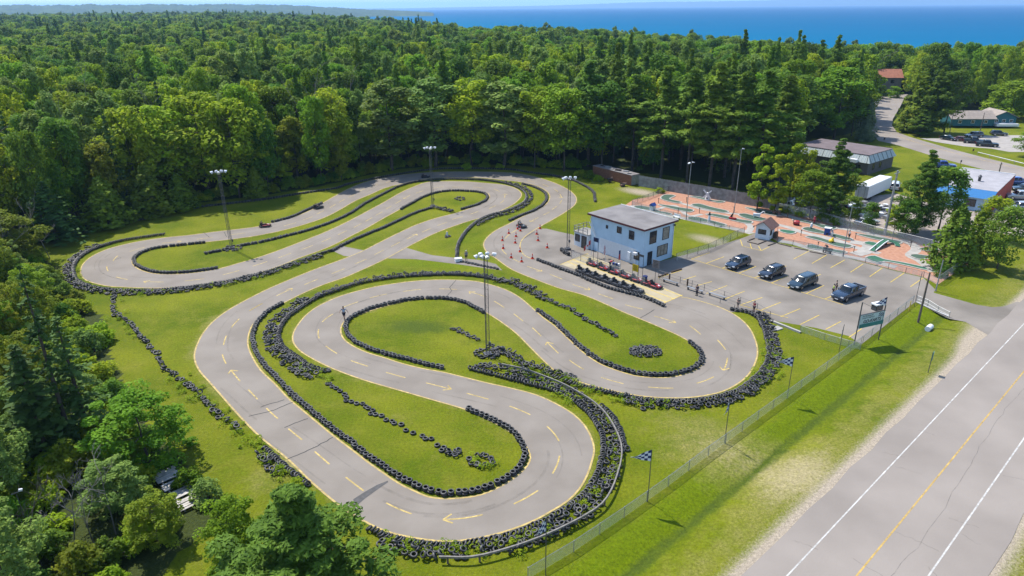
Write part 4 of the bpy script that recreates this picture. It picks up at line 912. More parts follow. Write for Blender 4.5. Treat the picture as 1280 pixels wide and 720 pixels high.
def row(key, px, style='flat', rows=1, center=None, layers=2, off0=0.0, prob=1.0, jit=0.04, step=None):
    P = GP(px); P = catmull(P, False, 0.4) if len(P) > 2 else P
    step = step or {'flat': 0.60, 'lean': 0.36, 'heap': 0.46}[style]
    P = resample(P, step); T = tangents(P)
    for i, (p, t) in enumerate(zip(P, T)):
        n = np.array([-t[1], t[0], 0])
        if center is not None:
            c = G(*center)
            if np.dot(n[:2], c[:2] - p[:2]) > 0: n = -n          # outwards, away from the given centre
        for r_ in range(rows):
            if rng.uniform() > prob * (1 - 0.12 * r_ * (style != 'flat')): continue
            q = p + n * (off0 + r_ * 0.56) + np.r_[rng.normal(0, jit, 2), 0]
            if style == 'flat':
                for l in range(layers):
                    TYRES.append((q + [*rng.normal(0, jit * .8, 2), 0.115 + .205 * l], rotm((rng.normal(), rng.normal(), .01), rng.normal(0, .05)) @ spun(), key + ('' if layers < 2 else (' top' if l == layers - 1 else ' base'))))
            elif style == 'lean':
                if r_ == 0 or rng.uniform() < .75:
                    tilt = rng.normal(R(42), R(8)); ax = np.cross([0, 0, 1], t)
                    TYRES.append((q + [0, 0, 0.27], rotm(ax, tilt) @ spun(), key))
            else:
                a = rng.uniform(0, 6.28); tilt = abs(rng.normal(0, R(28)))
                z = 0.12 + .21 * math.sin(min(tilt, 1.4)) + (0.21 if rng.uniform() < .55 else 0) * (layers > 1)
                TYRES.append((q + [rng.normal(0, .1), rng.normal(0, .1), z], rotm((math.cos(a), math.sin(a), 0), tilt) @ spun(), key))
def ring(key, px, py, rx, ry, n, prob=1.0):
    c = G(px, py); ex = abs(G(px + rx, py)[0] - c[0]); ey = abs(G(px, py - ry)[1] - c[1])
    for k in range(n):
        if rng.uniform() > prob: continue
        a = 2 * math.pi * k / n; an = rng.uniform(0, 6.28)
        TYRES.append((c + [ex * math.cos(a) + rng.normal(0, .1), ey * math.sin(a) + rng.normal(0, .1), .12 + rng.uniform(0, .15)], rotm((math.cos(an), math.sin(an), 0), abs(rng.normal(0, .35))) @ spun(), key))
# near hairpin
HAIR_OUT = [(587.5,462.5),(625,472.5),(662.5,482.5),(695,492),(715,503),(733,517),(745,533),(751.5,549),(752.5,563),(749,580),(742,598),(731,616),(715,631),(695,644),(674,655),(645,667),(607,676.5),(560,683),(514,678.5),(484,671),(460,660)]
row('hairpin outer', HAIR_OUT, 'lean', 1, (640, 560), off0=0.15)
row('hairpin outer', HAIR_OUT[1:-1], 'heap', 2, (640, 560), off0=0.75, prob=.92)
row('hairpin outer', HAIR_OUT[6:-4], 'heap', 1, (640, 560), off0=1.75, prob=.8)
row('hairpin inner', [(586,512.5),(600,519),(612,524),(628,532),(643,543),(651,553.5),(656,565),(655.5,576),(649,586),(636,596.5),(620,606),(600,613.5),(577,617.5),(552,617.5),(536,614.5),(520,608),(502,599),(481,585.5),(461,571.5),(441,556),(420,540),(397,521),(378,505),(364,493),(347,474),(331,457.5),(321,442.5),(316.5,429),(317,416),(323,403),(335,390.5),(352.5,380)], 'flat', 1)
row('hairpin infield', [(400,475),(420,487.5),(440,502.5),(455,508),(475,520),(500,534),(525,546),(545,555),(562,567)], 'flat', 1, layers=1, prob=.85, jit=.12)
ring('hairpin infield', 601, 577, 14, 6, 12); ring('hairpin infield', 566, 569, 8, 4, 6, .8)
row('north bank', [(400,372),(425,363.5),(450,355.5),(480,350),(510,346.5),(540,345),(570,344.5),(595,346.5),(616,350)], 'lean', 1, (540, 400), off0=.1)
row('north bank', [(400,372),(425,363.5),(450,355.5),(480,350),(510,346.5),(540,345),(570,344.5),(595,346.5),(616,350)], 'heap', 1, (540, 400), off0=.7)
row('north bank', [(400,372),(380,384),(362.5,397),(353,410),(350,422.5),(356,435),(372,447.5),(389,459),(407.5,465)], 'lean', 1, (450, 420), off0=.15)
row('north bank', [(390,377),(372,389),(360,400),(352,411),(350,422.5),(355,435),(370,447.5),(385,459),(402,468)], 'heap', 3, (450, 420), off0=.6, prob=.85)
row('infield loop', [(552.5,460.5),(535,457),(510,450),(485,444),(462.5,437),(445,428.5),(435,419),(432.5,409),(437.5,399.5),(450,392),(470,384.5),(495,378.5),(520,374.5),(550,373.8),(575,377),(595,386),(606,392)], 'flat', 1)
row('infield loop', [(565,411),(582,418),(600,427.5)], 'heap', 1, layers=1, prob=.9)
row('tower mound', [(612,437),(628,441),(645,452.5),(670,462.5),(695,470),(720,478.5)], 'heap', 2, (650, 520), prob=.9)
row('tower mound', [(596,459),(625,462),(655,468),(690,482),(715,492)], 'heap', 2, (640, 560), prob=.7)
ring('tower mound', 609, 443, 14, 5, 16); ring('tower mound', 622, 440, 8, 4, 8)
row('guard rail', [(752.5,510),(765,522.5),(775,540),(780,557.5),(785,566)], 'lean', 1)
# east hairpin and the strip west of it
EAST_IN = [(863,429.5),(872,437),(877,445.5),(876,453.5),(869,460),(855,466),(835,469.5),(815,469.5),(795,467.5),(773,461),(753,453.5),(736,443),(723.5,432.5),(708.5,418.5),(696.5,406.5),(682,396),(673,389)]
row('east inner', EAST_IN, 'flat', 1)
row('east strip', [(617.5,352.5),(640,356),(657.5,364),(675,374)], 'heap', 3, (600, 420), prob=.95)
row('east strip', [(675,374),(700,382.5),(718,391),(735,402),(755,413),(770,421.5)], 'heap', 1, prob=.95)
ring('east cluster', 807, 440, 18, 6, 18); ring('east cluster', 803, 439, 9, 3, 9); ring('east cluster', 806, 440, 13, 4.2, 13); ring('east cluster', 806, 439.5, 4, 1.4, 5)
EAST_OUT = [(915,388),(935,391.5),(947.5,399),(953,410),(957,425),(960,440),(957.5,452.5),(950,466),(937.5,478.5),(920,490),(895,498),(870,502),(840,503),(810,501.5),(780,496),(750,489),(720,482),(695,473),(682,467)]
row('east outer', EAST_OUT[2:], 'lean', 1, (850, 440), off0=.1)
row('east outer', EAST_OUT[1:15], 'heap', 2, (850, 440), off0=.65, prob=.9)
row('east outer', EAST_OUT[:4], 'flat', 1)
# west hairpin
WEST_OUT = [(205,294),(180,297.5),(155,301.5),(130,308),(110,316),(96,327.5),(92,340),(98,352.5),(115,360),(140,364),(175,365),(210,363.5),(245,359.5),(280,354),(310,347),(340,339),(370,329),(400,319),(415,314)]
row('west outer', WEST_OUT, 'lean', 1, (200, 330), off0=0); row('west outer', WEST_OUT[3:-1], 'heap', 2, (200, 330), off0=.6, prob=.9)
row('west outer', [(415,314),(435,304),(455,295),(480,285),(500,275.5),(520,266.5),(540,260)], 'flat', 1); row('west outer', [(540,260),(553,261.5),(567,265)], 'heap', 2, (540, 250))
row('west inner', [(190+80,336),(242,340),(220,341.5),(195,341),(179,336.5),(168.5,330),(168.5,323.5),(175,317.5),(188,312.5),(203,309.5),(222,307.5),(240,305.5),(259,303.5)], 'flat', 1)
row('west inner', [(257.5,317.5),(280,313),(292,310)], 'flat', 1); ring('west inner', 291, 311, 9, 3, 10)
row('back straight', [(302.5,307.5),(330,302.5),(350,297.5),(380,290),(410,280),(435,269),(455,256),(475,245),(495,235)], 'flat', 1)
row('back straight', [(495,235),(515,229),(535,226),(560,224.7),(600,225.5),(630,229.5),(648,235.5),(658,244),(655,254),(635,264),(610,271),(592.5,281),(580,294),(572.5,307.5),(571,322)], 'lean', 1, (580, 250))
row('back straight', [(630,229),(650,235),(661,245),(655,256),(635,266),(612,272),(594,282)], 'heap', 1, (580, 250), off0=.6)
row('north island', [(577.5,262),(595,257),(607,251),(609,245),(602,241.5),(585,239.5),(565,239),(545,241.5),(530,246.5),(515,254.5),(500.5,262.5)], 'flat', 1); ring('north island', 575, 249, 5, 1.6, 8)
row('pit bend', [(637.5,276),(650,270.5),(668,263.5),(680,255),(683.5,247),(679,240),(665,233.5),(652,230)], 'flat', 1)
row('path row', [(575,327),(597.5,331.5),(622,336.5)], 'flat', 1, layers=1); row('pit wall', [(672.5,326),(700,336.5),(722.5,345),(760,360.5),(806,373),(832.5,384.5)], 'flat', 1)
row('wood edge row', [(172.5,276),(195,271),(220,265.5),(250,259.5),(280,256),(330,250),(380,242),(420,236),(435,231),(460,225.5),(495,219),(535,213),(560,211.3),(640,212.8),(660,216),(690,220),(715,225.5),(730,232.5),(741,240),(744,252.5)], 'flat', 1)
row('west exit row', [(341,278),(362.5,272.5),(380,265),(402.5,254.5)], 'flat', 1)
row('booth corner', [(702.5,314),(706,317),(710,319.5)], 'flat', 1, layers=3)
row('thicket line', [(143,370),(143,393),(160,403),(180,427),(195,442.5),(207.5,465),(220,472.5),(235,482.5),(252.5,497.5),(265,512.5),(287,530),(303,541)], 'heap', 1, prob=.75); weeds_line = 1
row('straight heap', [(333,563),(345,575),(358,587),(372,598),(386,608)], 'lean', 1); row('straight heap', [(330,566),(342,580),(352,592)], 'heap', 2, (420, 540), prob=.9)
ring('post tyre', 559, 296, 2.6, 1.0, 3); ring('loose', 804.5, 511, .1, .1, 1); ring('loose', 812, 434.5, .1, .1, 1); ring('loose', 409, 464, .5, .3, 2); ring('loose', 573.5, 566, .1, .1, 1)
TLAB = {'hairpin outer': 'black tyre in the leaning outer wall of the nearest hairpin', 'hairpin inner top': 'top tyre of the neat double row inside the nearest hairpin', 'hairpin inner base': 'bottom tyre of the neat double row inside the nearest hairpin', 'hairpin infield': 'weathered tyre half sunk in the grass strip inside the nearest hairpin', 'guard rail': 'leaning tyre in the short row outside the wooden guard rail', 'tower mound': 'jumbled tyre on the weedy mound below the middle light tower', 'straight heap': 'leaning tyre beside the straight next to the big foreground pine', 'infield loop top': 'top tyre of the row round the lawn of the middle light tower', 'infield loop base': 'bottom tyre of the row round the lawn of the middle light tower', 'north bank': 'black tyre in the thick wall around the north side of the middle loop', 'east outer': 'black tyre in the thick outer wall of the east hairpin'}
hi = tyre_np(PROF_HI, 18); lo = tyre_np(PROF_LO, 12)
tyre_mesh = np_mesh('tyre', hi[0], hi[1], [M['rubber']], smooth=True)
tp = np.array([t[0] for t in TYRES]); td = np.linalg.norm(tp - [0, 0, H], axis=1)
td = td + np.array([0 if t[2] in TLAB else 500 for t in TYRES]) + np.array([6 if t[2].endswith('base') else 0 for t in TYRES])
vis = np.array([proj(p)[1] < 705 for p in tp]); td[~vis] += 900
pick300 = set(np.argsort(td)[:300].tolist())
print('tyres', len(TYRES))
VV = []; FF = []; o_ = 0; AA = []
for i, (p, Rm, key) in enumerate(TYRES):
    if i in pick300:
        o = bpy.data.objects.new('tyre', tyre_mesh); C.objects.link(o)
        m4 = Matrix(Rm.tolist()).to_4x4(); m4.translation = Vector(p); o.matrix_world = m4
        g = TLAB[key]; tag(o, g, 'tyre', g.replace('tyre', 'tyres', 1))
    else:
        V, Fq = (hi if td[i] < 75 else lo); s = rng.uniform(.93, 1.06)
        VV.append((V * s) @ Rm.T + p); FF.append(Fq + o_); o_ += len(V); AA.append(np.full(len(V), rng.uniform()))
me = np_mesh('tyre_walls', np.vstack(VV), np.vstack(FF), [], smooth=True)
at = me.attributes.new('wear', 'FLOAT', 'POINT'); at.data.foreach_set('value', np.concatenate(AA).astype(np.float32))
rm = M['rubber'].copy(); rm.name = 'tyre_rubber_mass'; nt = rm.node_tree; oi = [n for n in nt.nodes if n.type == 'OBJECT_INFO'][0]; mr = [n for n in nt.nodes if n.type == 'MAP_RANGE'][0]
a_ = nt.nodes.new("ShaderNodeAttribute"); a_.attribute_name = 'wear'; nt.links.new(a_.outputs["Fac"], mr.inputs[0]); me.materials.append(rm)
o = bpy.data.objects.new('tyre_walls', me); C.objects.link(o); tag(o, 'long walls of black tyres along the bends of the kart track', 'tyre walls', kind='stuff')
# weeds growing through the tyre walls
wc = []; 
def weeds(px, n, spread):
    P = resample(catmull(GP(px), False, .5), .25)
    for k in range(n):
        p = P[rng.integers(len(P))]; wc.append((p[0] + rng.normal(0, spread), p[1] + rng.normal(0, spread), .1, rng.uniform(.18, .5)))
weeds([(640,462),(670,472),(700,486),(722,500)], 90, 1.0); weeds([(700,470),(740,490),(790,502),(850,508)], 60, .5); weeds([(955,430),(966,445),(958,466),(940,485)], 55, .8)
weeds([(755,520),(768,545),(768,580),(752,612),(725,640)], 45, .35); weeds([(690,660),(640,682),(580,690),(510,686),(480,676)], 60, .4); weeds([(220,474),(255,500),(300,540),(330,562)], 60, .6)
weeds([(95,335),(105,356),(145,367),(215,365),(300,352),(390,325)], 70, .5); weeds([(375,455),(400,470),(420,480)], 14, .4); weeds([(595,577),(607,576)], 12, .6); weeds([(335,570),(360,598),(380,610)], 26, .6); weeds([(143,372),(150,398),(178,424)], 20, .5)
wc = np.array(wc); wc = wc[~(inside(LW, wc[:, 0], wc[:, 1]) ^ inside(RW, wc[:, 0], wc[:, 1]))]; cs = wc[:, :3]; V, Q = clump_leaves(cs + [0, 0, .12], wc[:, 3], 46, .075, .8, .6)
me = np_mesh('weeds', V, Q, [LEAF['lime']]); o = bpy.data.objects.new('weeds', me); C.objects.link(o); tag(o, 'leafy weeds growing through the tyre walls', 'weeds', kind='stuff')

# ------------------------------------------------------------------ light towers and poles
def tower(px, py, top, label, nl=5, w=0.42):
    b = G(px, py); h = hgt(px, py, top); t = thing('light_tower', label, 'light tower', (b[0], b[1], 0), R(20))
    ang = [R(90), R(210), R(330)]; P = [(w * .62 * math.cos(a), w * .62 * math.sin(a)) for a in ang]
    for x, y in P: MB().tube([(x, y, 0), (x, y, h)], .035, 'dark_steel', 5).build('leg', t)
    mb = MB(); n = int(h / .55)
    for k in range(n):
        z0, z1 = h * k / n, h * (k + 1) / n
        for i in range(3):
            a, c = P[i], P[(i + 1) % 3]
            if k % 2: a, c = c, a
            mb.tube([(*a, z0), (*c, z1)], .014, 'dark_steel', 3, False); mb.tube([(*a, z1), (*c, z1)], .014, 'dark_steel', 3, False)
    mb.build('lattice', t)
    MB().box((0, 0, .15), (.9, .9, .3), 'dark_steel').build('footing', t); MB().box((.3, 0, 1.5), (.22, .3, .45), 'dark_steel').build('junction_box', t)
    MB().tube([(-1.0, 0, h + .05), (1.0, 0, h + .05)], .04, 'steel', 5).tube([(0, -.7, h + .05), (0, .7, h + .05)], .04, 'steel', 5).build('crossarm', t)
    spots = [(-1.0, 0), (-.3, .5), (.35, .45), (1.0, 0), (0, -.65), (-.45, -.3)][:nl]
    for x, y in spots:
        a = math.atan2(y, x + .001); mb = MB(); mb.lathe([(.08, -.16), (.14, -.11), (.22, .10), (.26, .2), (.27, .23)], 'lamp_white', 12)
        o = mb.build('floodlight', t, True); o.location = (x, y, h + .22); o.rotation_euler = (0, R(125), a)
        l = MB().lathe([(.25, .232), (.25, .245)], 'lens', 12).build('lens', o)
    return t
tower(290, 311, 216, 'far-left lattice light tower between the two back lanes of the west loop', 5)
tower(541, 258, 186, 'lattice light tower on the small lawn island of the north bend', 5)
tower(609.5, 444, 321, 'tall lattice light tower in the middle lawn, its base in a tyre mound', 6)
tower(709.5, 312, 224, 'lattice light tower beside the deck booth of the white building', 4)
def lamp_post(px, py, top, label, heads=2, m='steel', r=.06, k_=1.0):
    b = G(px, py); h = hgt(px, py, top); t = thing('lamp_post', label, 'lamp post', (b[0], b[1], 0), R(40))
    MB().tube([(0, 0, 0), (0, 0, h * .5), (0, 0, h)], [r * 1.4, r * 1.1, r * .7], m, 7).build('pole', t)
    MB().tube([(-.65 * k_, 0, h), (.65 * k_, 0, h)], .03, m, 5).build('crossarm', t)
    for s in ([-1, 1] if heads == 2 else [1]):
        mb = MB(); mb.box((s * .65 * k_, 0, h + .1), (.5 * k_, .3 * k_, .16), 'lamp_white', tilt=(s * .25, 'Y')); mb.build('lamp_head', t)
    return t
lamp_post(857.5, 275, 204, 'twin-head lamp post at the windmill end of the mini golf'); lamp_post(917.5, 266, 187, 'single-head lamp post by the board fence behind the mini golf', 1); lamp_post(1053.5, 320.5, 256, 'twin-head lamp post at the parking side of the mini golf')
lamp_post(52, 707, 616, 'white-capped thin pole standing in the left thicket', 1, 'dark_steel', .035, .45)
def pole(px, py, top, label, r=.13, m='pole', arm=False, name='utility_pole', cat='utility pole'):
    b = G(px, py); h = hgt(px, py, top); t = thing(name, label, cat, (b[0], b[1], zg1(b[0], b[1])), 0)
    MB().tube([(0, 0, -.2), (0, 0, h * .5), (0, 0, h)], [r * 1.2, r, r * .75], m, 9).build('pole', t)
    if arm:
        MB().box((0, 0, h - .5), (2.0, .1, .1), m, R(40)).build('crossarm', t)
        for k in (-.9, 0, .9): MB().lathe([(.05, 0), (.07, .06), (.03, .16)], 'lens', 6, (k * math.cos(R(40)), k * math.sin(R(40)), h - .45)).build('insulator', t)
    return t
pole(1148, 401, 338.5, 'dark wooden pole on the grass beside the gate'); pole(1169.5, 364, 325, 'grey metal corner post of the mini golf fence beside the lot', .08, 'steel')
pole(1105.5, 294, 213, 'thick pale grey utility pole behind the mini golf', .2, 'steel', True); pole(1223, 172, 140, 'slanting pole with a lamp on the lawn of the teal houses', .11, 'pole')
pole(1247, 222, 203, 'wooden pole beside the side road above the blue-fronted building', .13, 'pole', True); pole(1162, 130, 96, 'distant wooden utility pole by the far end of the side road', .13, 'pole', True)

# ------------------------------------------------------------------ flags
def checker(mb, pts, nu, nv, a='white', b='navy'):
    """pts(u,v) -> point; u along the fly, v across"""
    for i in range(nu):
        for j in range(nv):
            q = [pts(i / nu, j / nv), pts((i + 1) / nu, j / nv), pts((i + 1) / nu, (j + 1) / nv), pts(i / nu, (j + 1) / nv)]
            mb.add(q, [(0, 1, 2, 3)], a if (i + j) % 2 else b)
M['navy'] = mat('navy_cloth', (0.014, 0.028, 0.12), 0.8, .2); M['cloth'] = mat('white_cloth', (0.72, 0.74, 0.8), 0.8, .05)
def flagpole(px, py, top, label, droop, L_=1.8, z=None):
    b = G(px, py); h = hgt(px, py, top); t = thing('flagpole', label, 'flag', (b[0], b[1], zg1(b[0], b[1])), 0)
    MB().tube([(0, 0, 0), (0, 0, h)], .035, 'dark_steel', 6).build('pole', t)
    mb = MB(); hw = 1.15
    def f(u, v):
        x = -L_ * u * math.cos(droop); z_ = h - hw * (v * (1 - u) + .5 * u * 0) - L_ * u * math.sin(droop) - .1 * u
        return (x, .10 * math.sin(u * 7 + v * 2) * u, z_)
    checker(mb, f, 6, 4, 'cloth', 'navy'); mb.build('checkered_pennant', t)
    return t
flagpole(809.5, 627, 562, 'checkered pennant on a pole right of the nearest hairpin', R(22)); flagpole(983.7, 498, 446, 'checkered pennant on a pole by the roadside fence below the go-kart sign', R(12)); flagpole(905.5, 554, 498, 'drooping checkered pennant on a pole below the east hairpin', R(78)); flagpole(682, 719, 647, 'checkered pennant hanging over the bottom tyres of the nearest hairpin', R(62)); flagpole(1048.7, 440, 405.5, 'furled checkered pennant on a pole left of the go-kart sign', R(84)); flagpole(1097.5, 425, 371, 'checkered pennant flying above the go-kart sign', R(30)); flagpole(1142.7, 383, 340.5, 'thin pole with a checkered cloth wrapped down it beside the driveway gate', R(86), 2.2)

# ------------------------------------------------------------------ fences
cl = bpy.data.materials.new('chain_link'); cl.use_nodes = True; nt = cl.node_tree; nt.nodes.clear(); N = nt.nodes.new; L = nt.links.new
tc = N("ShaderNodeTexCoord"); uvs = N("ShaderNodeSeparateXYZ"); L(tc.outputs["Object"], uvs.inputs[0])
def math_(op, a, b=None):
    m = N("ShaderNodeMath"); m.operation = op
    for k, v in enumerate((a, b)):
        if v is None: continue
        if isinstance(v, (int, float)): m.inputs[k].default_value = v
        else: L(v, m.inputs[k])
    return m.outputs[0]
xy = math_('ADD', uvs.outputs[0], math_('MULTIPLY', uvs.outputs[1], 1.0))
wires = None
for sgn in (1, -1):
    d = math_('FRACT', math_('MULTIPLY', math_('ADD', xy, math_('MULTIPLY', uvs.outputs[2], sgn)), 11.0)); w_ = math_('LESS_THAN', d, 0.2); wires = w_ if wires is None else math_('MAXIMUM', wires, w_)
tr = N("ShaderNodeBsdfTransparent"); bs = N("ShaderNodeBsdfPrincipled"); bs.inputs["Base Color"].default_value = (.40, .42, .42, 1); bs.inputs["Roughness"].default_value = .5; bs.inputs["Metallic"].default_value = .3
mx = N("ShaderNodeMixShader"); L(wires, mx.inputs[0]); L(tr.outputs[0], mx.inputs[1]); L(bs.outputs[0], mx.inputs[2]); ou = N("ShaderNodeOutputMaterial"); L(mx.outputs[0], ou.inputs[0])
M['chain'] = cl
def link_fence(px, label, h=1.1, step=3.0, m='steel', mesh=True, world=None, rails=(1.0,), name='chain_link_fence'):
    P = np.array(world) if world is not None else GP(px); o0 = P[0]; t = thing(name, label, 'fence', (o0[0], o0[1], 0))
    Q = []
    for a, b in zip(P[:-1], P[1:]):
        n = max(1, int(round(np.linalg.norm(b - a) / step)))
        for k in range(n): Q.append(a + (b - a) * k / n)
    Q.append(P[-1]); Q = np.array(Q) - o0
    for q in Q:
        z = zg1(q[0] + o0[0], q[1] + o0[1]); MB().tube([(q[0], q[1], z - .1), (q[0], q[1], z + h + .04)], .035, m, 5).build('post', t)
    zz_ = [zg1(q[0] + o0[0], q[1] + o0[1]) for q in Q]
    for r_ in rails: MB().tube([(q[0], q[1], z + h * r_) for q, z in zip(Q, zz_)], .025, m, 4).build('rail', t)
    if mesh:
        n = len(Q); mb = MB(); mb.add([(q[0], q[1], z + .04) for q, z in zip(Q, zz_)] + [(q[0], q[1], z + h) for q, z in zip(Q, zz_)], [(i, i + 1, n + i + 1, n + i) for i in range(n - 1)], 'chain'); mb.build('wire_mesh', t)
    return t
F0 = [(660,724),(717,690),(780,647),(835,608),(885,570),(947,525),(1017,474),(1076,430.5)]
e0 = G(640, 738); link_fence(F0, 'long low chain link fence along the roadside ditch'); link_fence([(1078,429.5),(1100,411),(1141,378.5)], 'chain link fence between the lot and the roadside grass, behind the sign')
link_fence([(1000,415),(1030,425),(1060,434),(1075,437)], 'low chain link fence on the grass below the lot', .9); link_fence([(845,326),(885,314),(930,292.5)], 'chain link fence around the bare grass beside the white building', 1.3, 2.6, 'dark_steel')
link_fence([(930,292.5),(893,283),(858,274.5),(825,266.5),(790,257)], 'low fence along the front edge of the mini golf, left of the hut', .9, 2.8, 'dark_steel'); link_fence([(790,256),(810,249),(835,239)], 'short chain link fence at the grassy end of the mini golf', 1.1, 2.2, 'dark_steel')
link_fence([(972,303.5),(1010,310.5),(1054,321.5),(1110,336.5),(1154,347),(1172,356)], 'low fence along the kerb between the mini golf and the lot', .95, 3.2, 'dark_steel'); link_fence([(1172,356),(1188,345),(1204,333),(1218,322)], 'chain link fence at the corner of the mini golf, over the grass bank', 1.5, 2.6)
link_fence([(978,266),(1020,275),(1070,289),(1115,301),(1160,312),(1190,320)], 'tall chain link fence behind the mini golf and the yard trees', 1.8, 3.0)
link_fence([(714,322),(738,331.5),(766,341),(792,351.5),(806,357)], 'thin wire fence between the parked karts and the white building', 1.2, 2.4, 'dark_steel')
link_fence([(824,349),(846,358),(870,367.5),(900,379),(918,386)], 'low pipe rail between the track and the spectator benches', .6, 2.8, 'dark_steel', False); link_fence([(823,345.5),(850,354),(880,363.5),(905,372.5),(925,380),(946,388),(962,398)], 'pipe rail fence behind the spectator benches', 1.0, 2.6, 'dark_steel', False, rails=(1.0, .5))
g_ = link_fence([(1145,378.5),(1159,384),(1172,390),(1186,397)], 'white-based swing gate standing open along the driveway', 1.1, 2.0, 'steel', True, rails=(1.0, .55), name='gate'); g_['category'] = 'gate'
P = GP([(1145,378.5),(1186,397)]) - G(1145,378.5); MB().tube([(*P[0][:2], .18), (*P[1][:2], .18)], .045, 'lamp_white', 6).build('bottom_pipe', g_)
pole(1136, 389, 376.5, 'slanted yellow guard post at the fence corner by the gate', .07, 'yellow2', name='guard_post', cat='post')
# board fence
def board_fence(a, b, h, label):
    A, B = G(*a), G(*b); L_ = np.linalg.norm(B - A); t = thing('board_fence', label, 'fence', (A[0], A[1], 0), math.atan2(B[1] - A[1], B[0] - A[0]))
    mb = MB(); n = int(L_ / .2)
    for k in range(n): hh = h + rng.normal(0, .03); mb.box((.1 + k * L_ / n, rng.normal(0, .006), hh / 2), (L_ / n - .018, .03, hh), 'wood')
    mb.build('boards', t)
    for z in (.5, h - .45): MB().box((L_ / 2, .06, z), (L_, .05, .1), 'wood').build('rail', t)
    for k in range(int(L_ / 2.6) + 1): MB().box((min(L_ - .05, .05 + k * 2.6), .13, h / 2), (.11, .09, h - .05), 'wood').build('post', t)
board_fence((798, 232.5), (973, 263), 2.5, 'tall grey weathered board fence behind the mini golf')
# wooden guard rail round the hairpin
RAIL = catmull(GP([(627.5,461),(655,467),(690,480),(706,487),(727.5,499),(742.5,509),(757.5,524),(769,543),(776,562),(776.5,578),(772,597),(764,619),(752,637),(733.7,650),(703.7,666),(670,681),(632,694),(590,704),(549,704)]), False, .8)
o0 = RAIL[0].copy(); t = thing('guard_rail', 'curved wooden guard rail around the outside of the nearest hairpin', 'guard rail', (o0[0], o0[1], 0))
RR = resample(RAIL, 2.4) - o0
for q in RR: MB().tube([(q[0], q[1], -.1), (q[0], q[1], .62)], .08, 'pole', 6).build('post', t)
Pp = RAIL - o0; Tn = tangents(Pp); Nn = np.stack([-Tn[:, 1], Tn[:, 0]], 1); mb = MB(); n = len(Pp)
for zz0, zz1 in ((.52, .70),):
    V = []
    for p, nn in zip(Pp, Nn):
        for o_, z_ in ((.06, zz0), (.06, zz1), (-.06, zz1), (-.06, zz0)): V.append((p[0] + nn[0] * o_, p[1] + nn[1] * o_, z_))
    mb.add(V, [(4 * i + k, 4 * i + (k + 1) % 4, 4 * i + 4 + (k + 1) % 4, 4 * i + 4 + k) for i in range(n - 1) for k in range(4)], mat('grey_rail_wood', (.21, .195, .175), .8, .25))
mb.build('rail', t)
# ------------------------------------------------------------------ text
def text_obj(s, size, m, parent, loc, rot, shear=0.0, name='lettering', depth=.01, bold=0.0):
    cu = bpy.data.curves.new('t', 'FONT'); cu.body = s; cu.size = size; cu.extrude = depth; cu.shear = shear; cu.align_x = 'CENTER'; cu.align_y = 'CENTER'; cu.offset = bold
    tmp = bpy.data.objects.new('t', cu); C.objects.link(tmp); bpy.context.view_layer.update()
    me = bpy.data.meshes.new_from_object(tmp); bpy.data.objects.remove(tmp)
    me.materials.clear(); me.materials.append(M[m] if isinstance(m, str) else m); me.name = name
    o = bpy.data.objects.new(name, me); C.objects.link(o); o.parent = parent; o.location = loc; o.rotation_euler = rot; return o
# ------------------------------------------------------------------ the white building
M['pale_blue'] = mat('pale_blue_and_sky_tint', (0.50, 0.67, 0.82), 0.7, 0.05, 0.8); M['siding'] = mat('white_siding', (0.80, 0.83, 0.86), 0.6, 0.04)  # blue sky light on the white clubhouse walls is put into this colour
M['maroon'] = mat('maroon_fascia', (0.10, 0.02, 0.025), 0.5, .1); M['roof_felt'] = mat('grey_roof_felt', (0.17, 0.157, 0.155), 0.9, 0, .35, col2=(.25, .235, .23)); M['brownframe'] = mat('dark_frame', (0.04, 0.03, 0.03), .5, .1)
M['curtain'] = mat('window_curtain', (.30, .27, .22), .9, .3, 2)
W = thing('clubhouse', 'two-storey white block building with flat maroon-edged roof beside the pit lane', 'building', G(802.7, 334), R(39))
FL, SD, HT_ = 11.6, 7.3, 6.1
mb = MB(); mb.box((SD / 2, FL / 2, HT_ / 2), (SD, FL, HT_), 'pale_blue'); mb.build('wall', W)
mb = MB()
for k in range(10):
    z = .15 + k * .25; mb.box((-.03, 5.4, z + .11), (.05, 8.0, .235), 'siding', tilt=(-.06, 'Y'))
mb.build('siding', W)
rf = MB().box((SD / 2, FL / 2, HT_ + .14), (SD + 1.0, FL + .9, .26), 'maroon').build('roof', W); MB().box((SD / 2, FL / 2, HT_ + .29), (SD + .94, FL + .84, .06), 'roof_felt').build('roof_surface', rf)
MB().box((SD + .46, FL / 2, HT_ + .33), (.1, FL + .84, .12), 'white').build('roof_kerb', rf)
def win_x(y, z, wd, ht, par, name='window', x=0.0, pane='glass', div=1):   # on the front (x = 0 plane)
    f = MB()
    for a in (-1, 1): f.box((x - .03, y + a * wd / 2, z + ht / 2), (.10, .08, ht + .08), 'brownframe'); f.box((x - .03, y, z + (ht if a > 0 else 0)), (.098, wd - .08, .08), 'brownframe')
    f = f.build(name, par); p = MB().box((x - .012, y, z + ht / 2), (.03, wd - .08, ht - .08), pane).build('pane', f)
    if div > 1: MB().box((x - .032, y, z + ht / 2), (.05, .05, ht - .08), 'brownframe').build('mullion', f)
    return f
